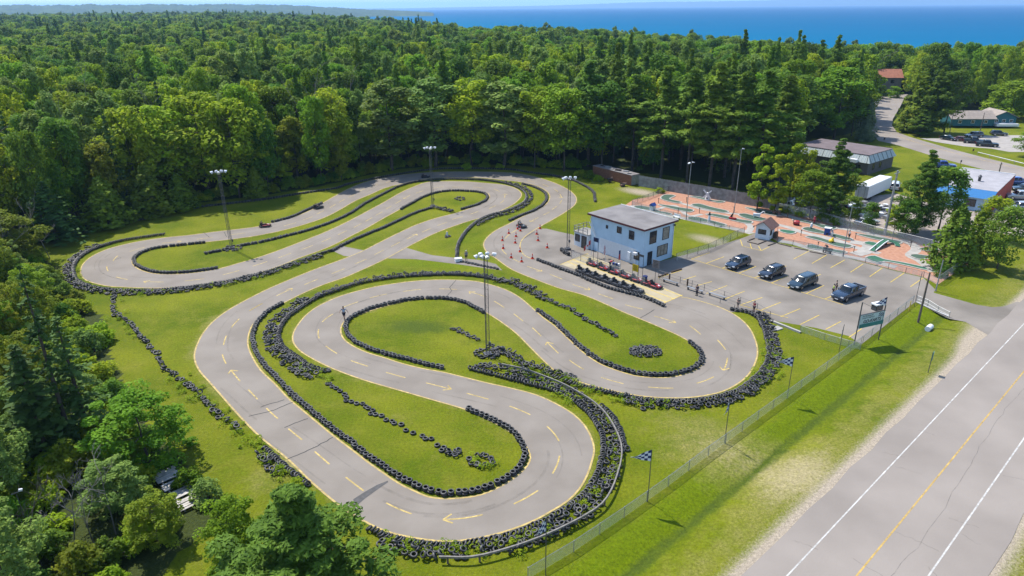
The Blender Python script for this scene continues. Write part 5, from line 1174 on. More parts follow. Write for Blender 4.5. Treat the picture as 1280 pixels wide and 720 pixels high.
def win_y(x, z, wd, ht, par, name='window', y=0.0, pane='glass', div=1, fm='brownframe'):
    f = MB()
    for a in (-1, 1): f.box((x + a * wd / 2, y - .03, z + ht / 2), (.08, .10, ht + .08), fm); f.box((x, y - .03, z + (ht if a > 0 else 0)), (wd - .08, .098, .08), fm)
    f = f.build(name, par); MB().box((x, y - .012, z + ht / 2), (wd - .08, .03, ht - .08), pane).build('pane', f)
    for k in range(1, div): MB().box((x - wd / 2 + wd * k / div, y - .032, z + ht / 2), (.05, .05, ht - .08), fm).build('mullion', f)
    return f
win_x(2.55, 4.05, 1.0, 1.35, W, div=2); win_x(5.2, 4.45, .9, 1.0, W, div=2); win_x(7.9, 4.6, .38, .5, W)
dr = win_x(1.25, 1.0, 1.0, 1.25, W, x=-.055, div=2)
MB().box((-.42, 1.25, 2.05), (.55, .7, .4), 'lamp_white').build('air_conditioner', W); MB().box((-.25, 2.6, 1.3), (.4, .55, 1.3), 'siding').build('cabinet', W)
win_y(2.15, 3.55, 1.55, 1.95, W, pane='glass'); win_y(5.3, 3.6, 1.55, 1.95, W, pane='curtain'); win_y(4.7, .95, 2.5, 1.75, W, div=3, pane='curtain')
d_ = win_y(1.65, .06, 1.0, 2.15, W, 'door'); MB().box((2.0, -.07, 1.05), (.05, .06, .16), 'chrome').build('handle', d_)
MB().box((SD - .1, -.06, 3), (.07, .07, 5.9), 'siding').build('downpipe', W)
for z, x in ((5.6, SD - .4),): MB().box((x + .3, -.2, z), (.25, .3, .2), 'black').build('security_lamp', W)
# deck booth on the left end
B = thing('deck_booth', 'single-storey white booth with railed roof deck and stairs, joined to the left of the clubhouse', 'booth', G(802.7, 334), R(39))
mb = MB(); y0 = FL + .05; mb.box((.9, y0 + 1.65, 1.25), (2.9, 3.3, 2.5), 'siding'); mb.build('wall', B)
MB().box((.9, y0 + 1.65, 2.56), (3.2, 3.55, .12), 'wood').build('deck', B)
win_x(y0 + 2.5, .95, 1.0, 1.2, B, x=-.555); win_x(y0 + .9, .05, 1.1, 2.1, B, 'doorway', x=-.555); win_y(.5, .9, 1.1, 1.2, B, y=y0 - .0) if False else None
mb = MB()
for x, y in [(-.6, y0 + .1), (-.6, y0 + 1.2), (-.6, y0 + 2.3), (-.6, y0 + 3.3), (.5, y0 + 3.3), (1.6, y0 + 3.3), (2.4, y0 + 3.3), (2.4, y0 + 2.2), (2.4, y0 + 1.1)]: mb.box((x, y, 3.1), (.09, .09, 1.0), 'wood')
for z in (3.1, 3.58): mb.box((-.6, y0 + 1.7, z), (.06, 3.3, .08), 'wood').box((.9, y0 + 3.3, z), (2.9, .06, .08), 'wood').box((2.4, y0 + 2.2, z), (.06, 2.2, .08), 'wood')
mb.build('railing', B)
mb = MB(); mb.tube([(-.35, y0 - .0, 4.9), (-.35, y0 - 1.5, 2.6)], .07, 'white', 5); mb.tube([(-.12, y0 + .1, 5.6), (-.12, y0 - 1.4, 2.7)], .05, 'white', 5); mb.build('stair_rail', B)
# brown shed / container
T_ = thing('storage_container', 'long brown storage container with a cluttered flat top at the wood edge', 'container', G(788.5, 232.5), math.atan2(10.8, -7.6))
M['cont'] = mat('brown_cladding', (.27, .125, .07), .8, .15, 2); mb = MB(); mb.box((6.6, -1.3, 1.25), (13.2, 2.5, 2.3), 'cont')
for k in range(44): mb.box((.2 + k * .3, .0, 1.25), (.1, .1, 2.2), 'cont')
mb.build('body', T_); MB().box((-.04, -1.3, 1.25), (.06, 2.4, 2.2), 'steel').build('door', T_); MB().box((6.6, -1.3, 2.46), (13.4, 2.7, .1), 'roof_felt').build('roof', T_)
for k in range(6): MB().box((1.5 + k * 2.0, -1.3 + rng.uniform(-.6, .6), 2.62), (rng.uniform(.6, 1.4), rng.uniform(.4, 1), .22), ['wood', 'steel', 'black'][k % 3], rng.uniform(0, 1)).build('roof_debris', T_)
for x in (1.5, 11.5): MB().box((x, -1.3, .05), (.4, 2.3, .12), 'concrete').build('footing', T_)
# plank walkway in the thicket
M['paleplank'] = mat('pale_planks', (.52, .49, .45), .85, .2, 2); c0 = G(219, 610); t = thing('plank_walkway', 'broken pale plank walkway among the thicket shrubs', 'walkway', c0, math.atan2(*(G(246, 634) - G(208, 590))[1::-1]))
mb = MB()
for k in range(22):
    if k in (6, 11, 16): continue
    mb.box((-2.8 + k * .31, rng.normal(0, .06), .3 + rng.normal(0, .015)), (.24, 1.9, .05), 'paleplank', rng.normal(0, .05))
mb.build('planks', t)
for s in (-.6, .6): MB().box((.45, s, .16), (6.8, .1, .2), 'wood').build('bearer', t)

# ------------------------------------------------------------------ ticket hut
Hh = thing('ticket_hut', 'small white hut with a brown gable roof at the mini golf entrance', 'hut', G(961, 300.6), R(52))
M['brown_roof'] = mat('brown_shingles', (.15, .085, .075), .85, .2, 3)
# local: front gable wall on the y axis going left (+y), depth along +x
mb = MB(); mb.prism([(0, 0), (2.6, 0), (2.6, 2.5), (0, 2.5)], 0, 2.25, 'siding')
mb.add([(0, 0, 2.25), (0, 2.5, 2.25), (0, 1.25, 3.15), (2.6, 0, 2.25), (2.6, 2.5, 2.25), (2.6, 1.25, 3.15)], [(0, 2, 1), (3, 4, 5), (0, 3, 5, 2), (1, 2, 5, 4)], 'siding'); mb.build('wall', Hh)
mb = MB()
for s in (0, 1):
    e = -.45 if s == 0 else 2.95; ze = 3.15 - (1.25 + .45) * .72 + .06
    V = [(-.5, e, ze), (3.5, e, ze), (3.5, 1.25, 3.24), (-.5, 1.25, 3.24)]; V += [(x, y, z + .08) for x, y, z in V]
    mb.add(V, [(0, 1, 2, 3), (4, 7, 6, 5), (0, 4, 5, 1), (1, 5, 6, 2), (2, 6, 7, 3), (3, 7, 4, 0)], 'brown_roof')
mb.build('roof', Hh); win_x(1.35, .95, 1.3, .8, Hh, div=2); win_y(.55, .9, .7, .9, Hh, 'serving_hatch', div=1); MB().box((.1, 2.95, 2.0), (.6, .05, .25), 'black').build('nameboard', Hh)
MB().box((2.4, -.35, .5), (1.2, .5, 1.0), 'brown_wood').build('counter', Hh); MB().tube([(3.3, -.3, 0), (3.3, -.3, 2.1)], .05, 'white', 5).build('porch_post', Hh)
for i, (a, b, lab) in enumerate([((936, 301), (943, 298.5), 'first dark kerb log in front of the ticket hut, nearest the bare grass'), ((948, 305.5), (958, 301.5), 'second dark kerb log in front of the ticket hut'), ((960, 307.5), (970, 304), 'third dark kerb log in front of the ticket hut, to its right'), ((934, 302.5), (948, 306), 'long dark kerb log parallel to the ticket hut front'), ((972, 304.8), (989, 309), 'kerb log at the golf edge, first right of the hut'), ((993, 310.5), (1010, 313.5), 'kerb log at the golf edge, second right of the hut'), ((1012, 315), (1032, 318.6), 'kerb log at the golf edge below the bench')]):
    A, B_ = G(*a), G(*b); t = thing('kerb_log', lab, 'kerb', A); o = MB().tube([(0, 0, .1), tuple(B_ - A + [0, 0, .1])], .09, 'pole', 6).build('log', t)
# ------------------------------------------------------------------ mini golf
M['terra'] = mat('terracotta_gravel', (.38, .185, .115), .95, 0, 2.0, col2=(.48, .255, .165)); M['felt'] = mat('golf_carpet', (.055, .105, .072), .9, .15, 1.5); M['felt2'] = mat('golf_carpet_fresh', (.03, .13, .075), .9, .1, 1.5)
sheet('golf_gravel', [(779,258),(791,250),(812,246),(835,239),(858,243),(880,247),(930,254),(975,264),(1020,273),(1090,290),(1150,303),(1178,310),(1216,326),(1188,345),(1172,356),(1154,346),(1110,335.5),(1054,320.5),(1010,309.5),(972,302),(962,296),(945,291),(931,291.5),(893,281.5),(858,273),(825,265)], 0.006, 'terra')
mb = MB()
for k, (p, w_) in enumerate([([(788,257),(822,265.5),(857,273.5),(900,283),(925,287.5),(940,292)],1.5),([(962,279),(985,284),(1005,291),(1045,300),(1075,311),(1100,317)],1.4),([(972,301),(991,304),(1007,309),(1050,319),(1092,327),(1120,334)],1.5),([(1128,300),(1141,306),(1145,312),(1138,320),(1150,326),(1167,340)],1.6),([(847,253),(862,257),(880,262),(910,266.5),(930,268.5),(960,278)],1.0),([(960,259),(974,264.5),(990,271.5),(1032,282.5),(1079,290),(1110,299),(1128,302)],1.5),([(820,262),(842,257),(862,270),(878,268)],.9),([(905,270),(925,275),(938,283),(935,291)],1.2),([(1063,302),(1085,306),(1080,315),(1068,318)],2.2)]):
    ribbon(mb, catmull(GP(p), False, .6), w_, 0.012 + .0035 * k, 'concrete')
tag(mb.build('golf_walkways'), kind='structure')
def c3(l): return [(780 + x / 8, 225 + y / 8) for x, y in l]
def c4(l): return [(920 + x / 8, 235 + y / 8) for x, y in l]
def c5(l): return [(1050 + x / 8, 265 + y / 8) for x, y in l]
GREENS = [(c3([(372,182),(420,150),(505,158),(450,192),(570,225),(540,233),(390,197)]), 'angular putting green nearest the board fence corner'), (c3([(100,272),(150,260),(250,278),(330,310),(470,340),(460,350),(320,325),(220,300),(110,290)]), 'long putting green under the blue-roofed playhouse'), (c3([(345,248),(460,262),(560,280),(690,302),(660,322),(540,302),(440,278)]), 'putting green with a white ramp, behind the first lamp post'), (c3([(675,252),(740,241),(870,275),(1040,318),(1000,328),(820,292)]), 'dark putting green in front of the windmill'), (c3([(820,345),(900,343),(1080,380),(1180,402),(1275,415),(1265,436),(1180,427),(1050,397),(900,365)]), 'long snaking putting green with the red boat obstacle'), (c3([(636,382),(720,373),(850,405),(1015,450),(990,464),(820,422),(690,407)]), 'putting green with the small lighthouse'), (c3([(660,165),(750,172),(900,208),(1005,215),(960,228),(850,207)]), 'putting green under the windmill'), (c3([(1150,350),(1200,340),(1330,370),(1420,395),(1370,412),(1230,387)]), 'putting green with the white animal-shaped trough'), (c4([(100,198),(250,222),(390,252),(465,270),(400,278),(230,242)]), 'putting green with crossed wooden beams near the board fence end'), (c4([(440,420),(595,440),(545,460),(450,437)]), 'short putting green right of the ticket hut'), (c4([(565,320),(640,322),(850,368),(1000,398),(960,417),(870,402),(760,362)]), 'putting green with the red barrel and the red figure'), (c4([(665,412),(720,396),(880,438),(1160,515),(1100,522),(860,457),(760,442)]), 'putting green with the blue box obstacle'), (c4([(700,490),(780,488),(960,538),(1155,580),(1120,599),(1020,587),(850,532)]), 'putting green with the yellow obstacle'), (c4([(706,587),(760,570),(860,598),(1100,642),(1070,657),(850,617),(750,607)]), 'putting green along the parking fence by the bench'), (c5([(165,222),(300,238),(420,263),(610,302),(570,322),(440,292),(300,262)]), 'long putting green along the back fence, right part'), (c5([(242,317),(290,300),(378,320),(350,342)]), 'short putting green left of the ramp bridge'), (c5([(262,460),(350,443),(430,475),(650,515),(872,568),(858,578),(650,532),(440,495),(370,508)]), 'bright green diamond-ended putting green beside the parking kerb'), (c5([(702,436),(760,428),(870,442),(960,443),(975,460),(880,464),(790,474)]), 'putting green with the green serpent under the corner cedar'), (c5([(788,372),(860,363),(935,387),(900,395)]), 'small putting green at the far right corner of the course')]
def ccw(P):
    a = sum(P[i][0] * P[(i + 1) % len(P)][1] - P[(i + 1) % len(P)][0] * P[i][1] for i in range(len(P))); return P if a > 0 else P[::-1]
for pl, lab in GREENS:
    P = ccw(GP(pl)[:, :2]); c = P.mean(0); P = P - c; P = catmull(np.c_[P, np.zeros(len(P))], True, .6)[:, :2]; n = len(P)
    T = tangents(np.c_[P, np.zeros(n)], True); Nn = np.stack([T[:, 1], -T[:, 0]], 1); O = P + Nn * .28
    t = thing('putting_green', lab, 'putting green', (*c, 0)); mb = MB(); mb.add([(p[0], p[1], .075) for p in P], [list(range(n))], 'felt2' if 'diamond' in lab or 'short' in lab else 'felt'); mb.build('carpet', t)
    mb = MB(); V = [(p[0], p[1], .11) for p in P] + [(p[0], p[1], .11) for p in O] + [(p[0], p[1], 0.0) for p in O] + [(p[0], p[1], 0.0) for p in P]
    mb.add(V, [(i, n + i, n + (i + 1) % n, (i + 1) % n) for i in range(n)] + [(n + i, 2 * n + i, 2 * n + (i + 1) % n, n + (i + 1) % n) for i in range(n)] + [((i + 1) % n, 3 * n + (i + 1) % n, 3 * n + i, i) for i in range(n)], 'concrete'); mb.build('border', t)
# windmill
p = G(884, 250); t = thing('toy_windmill', 'white toy windmill obstacle in front of the board fence', 'windmill', p, R(-120)); s = hgt(884, 250, 237)
MB().lathe([(.55, 0), (.5, .2), (.32, 1.35)], 'white', 8).build('tower', t); MB().lathe([(.42, 1.35), (.25, 1.6), (.02, 1.75)], 'steel', 8).build('cap', t); mb = MB().box((.42, 0, .35), (.06, .3, .6), 'black').build('doorway', t)
sl = MB()
for k in range(4): sl.box((.5, 1.0 * math.cos(R(45 + 90 * k)) * .62, 1.4 + .62 * math.sin(R(45 + 90 * k))), (.04, 1.15, .26), 'white', 0, (R(45 + 90 * k), 'X'))
sl.build('sails', t)
p = G(815.5, 263); t = thing('toy_house', 'white playhouse obstacle with a blue gable roof', 'playhouse', p, R(40)); MB().box((0, 0, .55), (1.0, .8, 1.1), 'white').build('wall', t); M['blue'] = mat('bright_blue_paint', (.02, .07, .30), .5, .1)
MB().add([(-.6, -.55, 1.05), (.6, -.55, 1.05), (.6, .55, 1.05), (-.6, .55, 1.05), (-.6, 0, 1.6), (.6, 0, 1.6)], [(0, 1, 5, 4), (2, 3, 4, 5), (0, 4, 3), (1, 2, 5), (0, 3, 2, 1)], 'blue').build('roof', t); MB().box((0, -.41, .25), (.3, .03, .4), 'black').build('tunnel_mouth', t)
p = G(886, 278); t = thing('toy_lighthouse', 'small dark-banded lighthouse obstacle beside the bare grass', 'lighthouse', p); MB().lathe([(.32, 0), (.26, .9), (.22, .9), (.2, 1.5)], 'white', 10).build('tower', t); MB().lathe([(.275, .5), (.245, .9)], 'black', 10).build('band', t); MB().lathe([(.26, 1.5), (.26, 1.58), (.15, 1.6), (.15, 1.85), (.2, 1.87), (.02, 2.1)], 'black', 10).build('lantern', t)
p = G(915.5, 274.5); t = thing('toy_boat', 'red boat obstacle with a dark sail', 'boat', p, R(-30)); t.scale = (.75,) * 3; MB().prism([(-.9, -.35), (.5, -.38), (1.0, 0), (.5, .38), (-.9, .35)], .05, .55, 'red').build('hull', t); MB().add([(-.1, 0, .6), (.1, .05, 2.1), (-.75, 0, .7), (-.1, .04, .6), (.1, .09, 2.1), (-.75, .04, .7)], [(0, 1, 2), (3, 5, 4), (0, 3, 4, 1), (1, 4, 5, 2), (2, 5, 3, 0)], 'black').build('sail', t); MB().tube([(.05, 0, .5), (.1, 0, 2.3)], .04, 'brown_wood', 5).build('mast', t)
p = G(945.5, 272); t = thing('toy_horse', 'white animal-shaped trough obstacle with a raised neck', 'obstacle', p, R(-25)); MB().box((0, 0, .6), (1.3, .5, .5), 'white').build('body', t); MB().tube([(.6, 0, .8), (1.1, 0, 1.35), (1.45, 0, 1.25)], [.14, .1, .08], 'white', 6).build('neck', t)
for x, y in ((-.5, -.2), (-.5, .2), (.5, -.2), (.5, .2)): MB().tube([(x, y, 0), (x, y, .4)], .06, 'white', 5).build('leg', t)
p = G(970.5, 268.5); t = thing('beam_obstacle', 'brown obstacle of crossed wooden beams', 'obstacle', p, R(-35))
for a in (-.6, .6): MB().box((0, .2 * a, .6), (1.7, .16, .16), 'brown_wood', 0, (a, 'Y')).build('beam', t)
MB().lathe([(.3, -.12), (.34, 0), (.3, .12)], 'rust', 10, (-.5, 0, .34), 'Y').build('wheel', t); MB().lathe([(.3, -.12), (.34, 0), (.3, .12)], 'rust', 10, (.5, 0, .34), 'Y').build('wheel', t)
p = G(995.5, 281.5); t = thing('barrel_obstacle', 'red barrel obstacle on a dark stand', 'obstacle', p, R(-30)); MB().lathe([(.34, -.5), (.42, -.2), (.42, .2), (.34, .5)], 'red', 12, (0, 0, .55), 'X').build('barrel', t); MB().box((0, 0, .1), (1.0, .6, .2), 'black').build('stand', t)
p = G(1034, 293.5); t = thing('box_obstacle', 'blue box obstacle with a tunnel', 'obstacle', p, R(-30)); MB().box((0, 0, .65), (1.1, .8, 1.2), 'blue').build('box', t); MB().box((0, 0, 1.3), (1.25, .95, .1), 'white').build('lid', t); MB().box((0, -.42, .25), (.35, .04, .4), 'black').build('tunnel_mouth', t)
M['yel'] = mat('bright_yellow_paint', (.75, .50, .01), .5, .1); p = G(1039, 303); t = thing('duck_obstacle', 'round yellow obstacle with a dark opening', 'obstacle', p, R(-30)); t.scale = (.75,) * 3; MB().lathe([(.5, 0), (.62, .3), (.5, .65), (.2, .85)], 'yel', 12).build('body', t, True); MB().lathe([(.05, .75), (.25, .85), (.28, 1.0), (.12, 1.2)], 'yel', 10, (.2, 0, 0)).build('knob', t, True); MB().box((.3, -.45, .2), (.35, .2, .35), 'black').build('opening', t)
p = G(1013.7, 286); t = thing('post_figure', 'little white post with a dark foot on the green right of the hut', 'obstacle', p); MB().lathe([(.2, .35), (.27, .6), (.18, .85), (.22, 1.0), (.08, 1.15)], 'white', 10).build('head', t, True); MB().lathe([(.12, 0), (.1, .4)], 'black', 8).build('stem', t)
# ramp bridge
A, B_ = G(1090, 314), G(1109, 304); t = thing('ramp_bridge', 'white-edged green ramp bridge curling over the gravel', 'ramp', A, math.atan2(*(B_ - A)[1::-1])); t.scale = (.85, .75, .72); L_ = float(np.linalg.norm(B_ - A))
mb = MB(); prof = [(0, .1), (L_ * .35, .55), (L_ * .7, .95), (L_, 1.05)]
for (x0, z0), (x1, z1) in zip(prof[:-1], prof[1:]): mb.add([(x0, -.5, z0), (x1, -.5, z1), (x1, .5, z1), (x0, .5, z0), (x0, -.5, z0 - .1), (x1, -.5, z1 - .1), (x1, .5, z1 - .1), (x0, .5, z0 - .1)], [(0, 1, 2, 3), (4, 7, 6, 5)], 'felt2')
mb.build('carpet', t); mb = MB()
for s in (-.58, .58):
    for (x0, z0), (x1, z1) in zip(prof[:-1], prof[1:]): mb.add([(x0, s - .08, z0 - .12), (x1, s - .08, z1 - .12), (x1, s - .08, z1 + .12), (x0, s - .08, z0 + .12), (x0, s + .08, z0 - .12), (x1, s + .08, z1 - .12), (x1, s + .08, z1 + .12), (x0, s + .08, z0 + .12)], [(0, 1, 2, 3), (4, 7, 6, 5), (3, 2, 6, 7), (0, 4, 5, 1), (0, 3, 7, 4), (1, 5, 6, 2)], 'white')
mb.build('border', t)
arc = [(L_ + 1.3 * math.sin(a), -1.3 + 1.3 * math.cos(a), 1.05 - .85 * a / math.pi) for a in np.linspace(0, math.pi * .95, 9)]; mb = MB()
V = []
for a, q in zip(np.linspace(0, math.pi * .95, 9), arc):
    for k in (-.5, .5): V.append((L_ + (1.3 + k) * math.sin(a), -1.3 + (1.3 + k) * math.cos(a), q[2]))
mb.add(V, [(2 * i, 2 * i + 1, 2 * i + 3, 2 * i + 2) for i in range(8)], 'felt2'); mb.add([(x, y, z - .12) for x, y, z in V], [(2 * i, 2 * i + 2, 2 * i + 3, 2 * i + 1) for i in range(8)], 'white'); mb.build('curl', t)
for x, h in ((L_ * .7, .8), (L_, .9)): MB().box((x, 0, h / 2), (.12, .8, h), 'black').build('support', t)
# serpent
p = G(1168, 322); t = thing('toy_serpent', 'arched bright green serpent obstacle under the corner cedar', 'obstacle', p, R(50)); M['serp'] = mat('serpent_green', (.03, .28, .05), .5, .2); MB().tube([(-1.6, 0, .05), (-1.0, 0, .8), (-.3, 0, 1.0), (.3, .1, .5), (.7, .2, .9), (1.2, .2, 1.3), (1.6, .2, 1.2)], [.1, .22, .26, .24, .26, .24, .15], 'serp', 8).build('body', t, True)
# bollards
for i, (x, y) in enumerate([(823, 254), (858, 253), (847.5, 267), (874, 266.5), (917, 265), (984, 272.5), (991.5, 280), (1001, 294.5), (1069, 298.5), (1067, 315.5), (1093.5, 315.5), (1138, 309), (1167.5, 339), (1022, 310)]):
    p = G(x, y); t = thing('marker_post', ['dark hole marker post', ][0] + f' {["by the angular green", "behind the first lamp post", "beside the white bench", "between windmill and lighthouse", "left of the white trough", "right of the crossed beams", "with the red barrel", "left of the yellow obstacle green", "near the back fence green", "by the parking fence lamp", "at the low end of the ramp bridge", "at the right back walkway", "at the corner by the cedar", "at the end of the bench green"][i]}', 'marker post', p); MB().tube([(0, 0, 0), (0, 0, .95)], .06, 'brown_wood', 6).build('post', t); MB().box((0, 0, 1.0), (.22, .08, .16), 'dark_steel', R(-40)).build('number_plate', t)
def bench(px, py, rz, label, m='wood', L_=1.5, back=True, name='bench'):
    t = thing(name, label, 'bench', G(px, py), rz); MB().box((0, 0, .44), (L_, .4, .05), m).build('seat', t)
    if back: MB().box((0, .2, .75), (L_, .05, .4), m, 0, (.15, 'X')).build('backrest', t)
    for s in (-1, 1): MB().box((s * (L_ / 2 - .15), 0, .21), (.07, .36, .42), 'dark_steel').build('leg', t)
    return t
bench(845.5, 273.5, R(-50), 'white slatted bench at the edge of the bare grass', 'siding'); bench(1033.5, 316.5, R(-45), 'dark bench by the kerb fence of the mini golf', 'dark_steel'); bench(999, 268.5, R(-40), 'white bench at the back fence of the mini golf', 'siding')
for i, (x, y) in enumerate([(838, 354.5), (868.5, 364.5), (896, 372)]): bench(x, y, R(-47), ['long silver bleacher bench nearest the pit sign', 'middle silver bleacher bench beside the standing spectator', 'long silver bleacher bench nearest the east hairpin'][i], 'steel', 2.6, False, 'bleacher_bench')
for i, (x, y, top) in enumerate([(836.5, 350.5, 342.5), (859, 357, 349.5)]):
    t = thing('bollard', ['dark square bollard behind the first bleacher bench', 'dark square bollard behind the middle bleacher bench'][i], 'bollard', G(x, y)); MB().box((0, 0, .5), (.2, .2, 1.0), 'brown_wood').build('post', t); MB().box((0, 0, 1.03), (.24, .24, .06), 'dark_steel').build('cap', t)
for i, (a, b) in enumerate([((823, 347), (835, 342.5)), ((839, 341), (852, 337))]): A, B_ = G(*a), G(*b); t = thing('kerb_log', ['brown kerb log beside the first bleacher bench', 'brown kerb log below the dark shadow of the clubhouse'][i], 'kerb', A); MB().tube([(0, 0, .13), tuple(B_ - A + [0, 0, .13])], .11, 'brown_wood', 6).build('log', t)
A, B_ = G(962.5, 401.5), G(1000.5, 416.5); t = thing('kerb_beam', 'long white concrete kerb beam on the grass below the lot', 'kerb', A); MB().add([(0, 0, 0)], [], 'concrete'); d = B_ - A; MB().box(tuple(d / 2 + [0, 0, .12]), (float(np.linalg.norm(d)), .28, .24), 'concrete', math.atan2(d[1], d[0])).build('beam', t)
t = thing('concrete_slab', 'small pale square slab on the grass by the kerb beam', 'slab', G(971, 411), R(30)); MB().box((0, 0, .06), (1.3, .9, .12), 'concrete').build('slab', t)
# ------------------------------------------------------------------ signs
A, B_ = G(1067.5, 431), G(1098, 424); ang = math.atan2(*(B_ - A)[1::-1]); L_ = float(np.linalg.norm(B_ - A))
S_ = thing('roadside_sign', 'teal and white go-kart sign on two posts at the roadside fence', 'sign', A, ang); M['teal'] = mat('teal_paint', (.03, .20, .19), .5, .12); M['signwhite'] = mat('sign_white', (.50, .62, .63), .5, .08); hs_ = hgt(1067.5, 431, 378)
MB().tube([(0, 0, 0), (0, 0, hs_)], .07, 'dark_steel', 7).build('post', S_); MB().tube([(L_, 0, 0), (L_, 0, 4.6)], .07, 'dark_steel', 7).build('post', S_); MB().tube([(0, 0, hs_), (L_ * .6, 0, 4.4)], .02, 'dark_steel', 4).build('stay', S_)
pw = L_ - .1; zc = 3.1; ph = 1.75
bd = MB().box((L_ / 2, -.1, zc), (pw, .1, ph), 'signwhite').build('panel', S_); MB().box((L_ / 2, -.16, zc - ph / 2 + .27), (pw - .02, .03, .52), 'teal').build('lower_band', bd); MB().box((L_ / 2, -.1, zc + ph / 2 + .03), (pw + .06, .14, .06), 'dark_steel').build('frame', bd)
text_obj('GO-KARTS', .58, 'black', bd, (L_ / 2, -.16, zc - .09), (R(90), 0, 0), .1, bold=.012)
mb = MB()   # two worn, unreadable lines of slanted lettering
for r_, n_, x0 in ((0, 9, .3), (1, 10, .3)):
    x = x0
    for k in range(n_):
        w_ = rng.uniform(.10, .17); z = zc + .68 - r_ * .27
        mb.box((x + w_ / 2, -.158, z), (.035, .02, .2), 'black', 0, (.25, 'Y')); mb.box((x + w_ / 2 + .05, -.158, z + rng.choice([-.08, 0, .08])), (w_ * .7, .018, .04), 'black'); x += w_ + .06
mb.build('worn_lettering', bd); mb = MB()
for i in range(5):
    for j in range(4):
        if (i + j) % 2: mb.box((L_ - .95 + i * .17, -.158, zc + .72 - j * .13 - .03 * i), (.165, .02, .125), 'black' if i % 2 else 'navy')
mb.build('checker_motif', bd)
bx_ = MB().box((L_ - .95, .35, zc + ph / 2 + .45), (1.15, .7, .75), 'dark_steel').build('lamp_box', S_); MB().box((L_ - .95, .35, zc + ph / 2 + .86), (1.3, .85, .14), 'white').build('lid', bx_); MB().box((L_ - .95, -.02, zc + ph / 2 + .45), (.95, .03, .45), 'glass').build('window', bx_)
def post_sign(px, py, top, w_, h_, m, label, rz, legs=1, marks=False):
    b = G(px, py); h = hgt(px, py, top); t = thing('post_sign', label, 'sign', (b[0], b[1], zg1(b[0], b[1])), rz)
    for x in ([0] if legs == 1 else [-w_ / 2 + .05, w_ / 2 - .05]): MB().tube([(x, 0, 0), (x, 0, h - .02)], .04, 'dark_steel', 5).build('post', t)
    pn = MB().box((0, -.06, h - h_ / 2), (w_, .04, h_), m).build('panel', t)
    if marks:
        mb = MB()
        for k in range(5): mb.box((rng.uniform(-.05, .05), -.085, h - .2 - k * (h_ - .3) / 4.5), (w_ * rng.uniform(.5, .8), .01, .06), 'black')
        mb.build('worn_lettering', pn)
    return t
post_sign(793.5, 349, 330.5, 1.05, 1.1, 'yel', 'square yellow notice board behind the parked karts', R(-45), 2, True); M['boardgrey'] = mat('grey_board', (.22, .19, .18), .7, .2, 4); post_sign(818.5, 352, 325, 1.2, 1.3, 'boardgrey', 'grey notice board on one post at the pit exit', R(-42), 1, True); post_sign(1160, 466, 440, .6, 1.0, 'teal', 'dark green small sign on the verge facing the highway', R(50)); post_sign(744, 333, 297, 1.0, .7, 'navy', 'dark banner frame above the pit fence beside the flag', R(-48), 2, True); post_sign(800, 349, 318, .9, .35, 'dark_steel', 'tall narrow frame over the yellow notice board', R(-48), 2)
t = thing('ditch_culvert', 'white culvert end in the roadside ditch', 'culvert', (*G(1162, 408)[:2], zg1(*G(1162, 408)[:2]) + .15), R(42)); MB().lathe([(.35, -.6), (.35, .6)], 'lamp_white', 14, (0, 0, .2), 'X').build('pipe', t); MB().lathe([(.28, .602), (.28, .61)], 'black', 14, (0, 0, .2), 'X').build('mouth', t)
# national flags on the pit fence
def banner(px, py, top, label, kind):
    b = G(px, py); h = hgt(px, py, top); t = thing('flagpole', label, 'flag', b, R(15)); MB().tube([(0, 0, 0), (0, 0, h)], .03, 'lamp_white', 6).build('pole', t); mb = MB()
    if kind == 'maple':
        def f(u, v): return (-.15 - u * 1.15, .12 * math.sin(u * 6), h - .25 - v * .75 - u * 1.05)
        for i in range(8): mb.add([f(i / 8, 0), f((i + 1) / 8, 0), f((i + 1) / 8, 1), f(i / 8, 1)], [(0, 1, 2, 3)], 'red' if i < 2 or i > 5 else 'cloth')
        c = f(.5, .5); mb.lathe([(.16, -.02), (.16, .02)], 'red', 7, (c[0], c[1] - .04, c[2]), 'Y')
    else:
        for i in range(5):
            for j in range(3): mb.add([(-.02 - j * .1, .05 * math.sin(i + j), h - .1 - i * .3), (-.12 - j * .1, .05 * math.sin(i + j + 1), h - .16 - i * .3), (-.12 - j * .1, .05 * math.sin(i + j + 2), h - .46 - i * .3), (-.02 - j * .1, .05 * math.sin(i + j + 1), h - .4 - i * .3)], [(0, 1, 2, 3)], ('red' if (i + j) % 2 else 'cloth') if kind == 'red' else ('navy' if i < 2 else 'red'))
    mb.build('cloth', t)
banner(738.5, 328, 298, 'red and white flag blowing from a pole on the pit fence', 'maple'); banner(756, 335, 306, 'furled red striped flag on a pole behind the parked karts', 'red'); banner(774.5, 342, 312, 'furled dark blue and red flag on a pole behind the parked karts', 'blue')
# bins, drums
t = thing('drum', 'blue bin between the yellow notice board and the last parked kart', 'bin', G(806, 352)); MB().lathe([(.33, 0), (.36, .8), (.38, .85), (.3, .95)], 'blue', 14).build('body', t, True); MB().lathe([(.4, .85), (.4, .92), (.2, 1.0)], 'navy', 14).build('lid', t)
t = thing('tool_cart', 'grey-blue cart with folded gear behind the parked karts', 'cart', G(770, 337), R(-45)); MB().box((0, 0, .7), (1.3, .6, .08), 'steel').build('shelf', t); MB().box((0, 0, .3), (1.3, .6, .06), 'steel').build('shelf', t)
for x, y in ((-.6, -.25), (.6, -.25), (-.6, .25), (.6, .25)): MB().tube([(x, y, 0), (x, y, 1.0)], .03, 'dark_steel', 5).build('leg', t)
for k in range(4): MB().box((-.45 + k * .3, 0, .9 + .05 * (k % 2)), (.26, .4, .36), ['blue', 'steel', 'navy', 'lamp_white'][k], .2 * k).build('box', t)
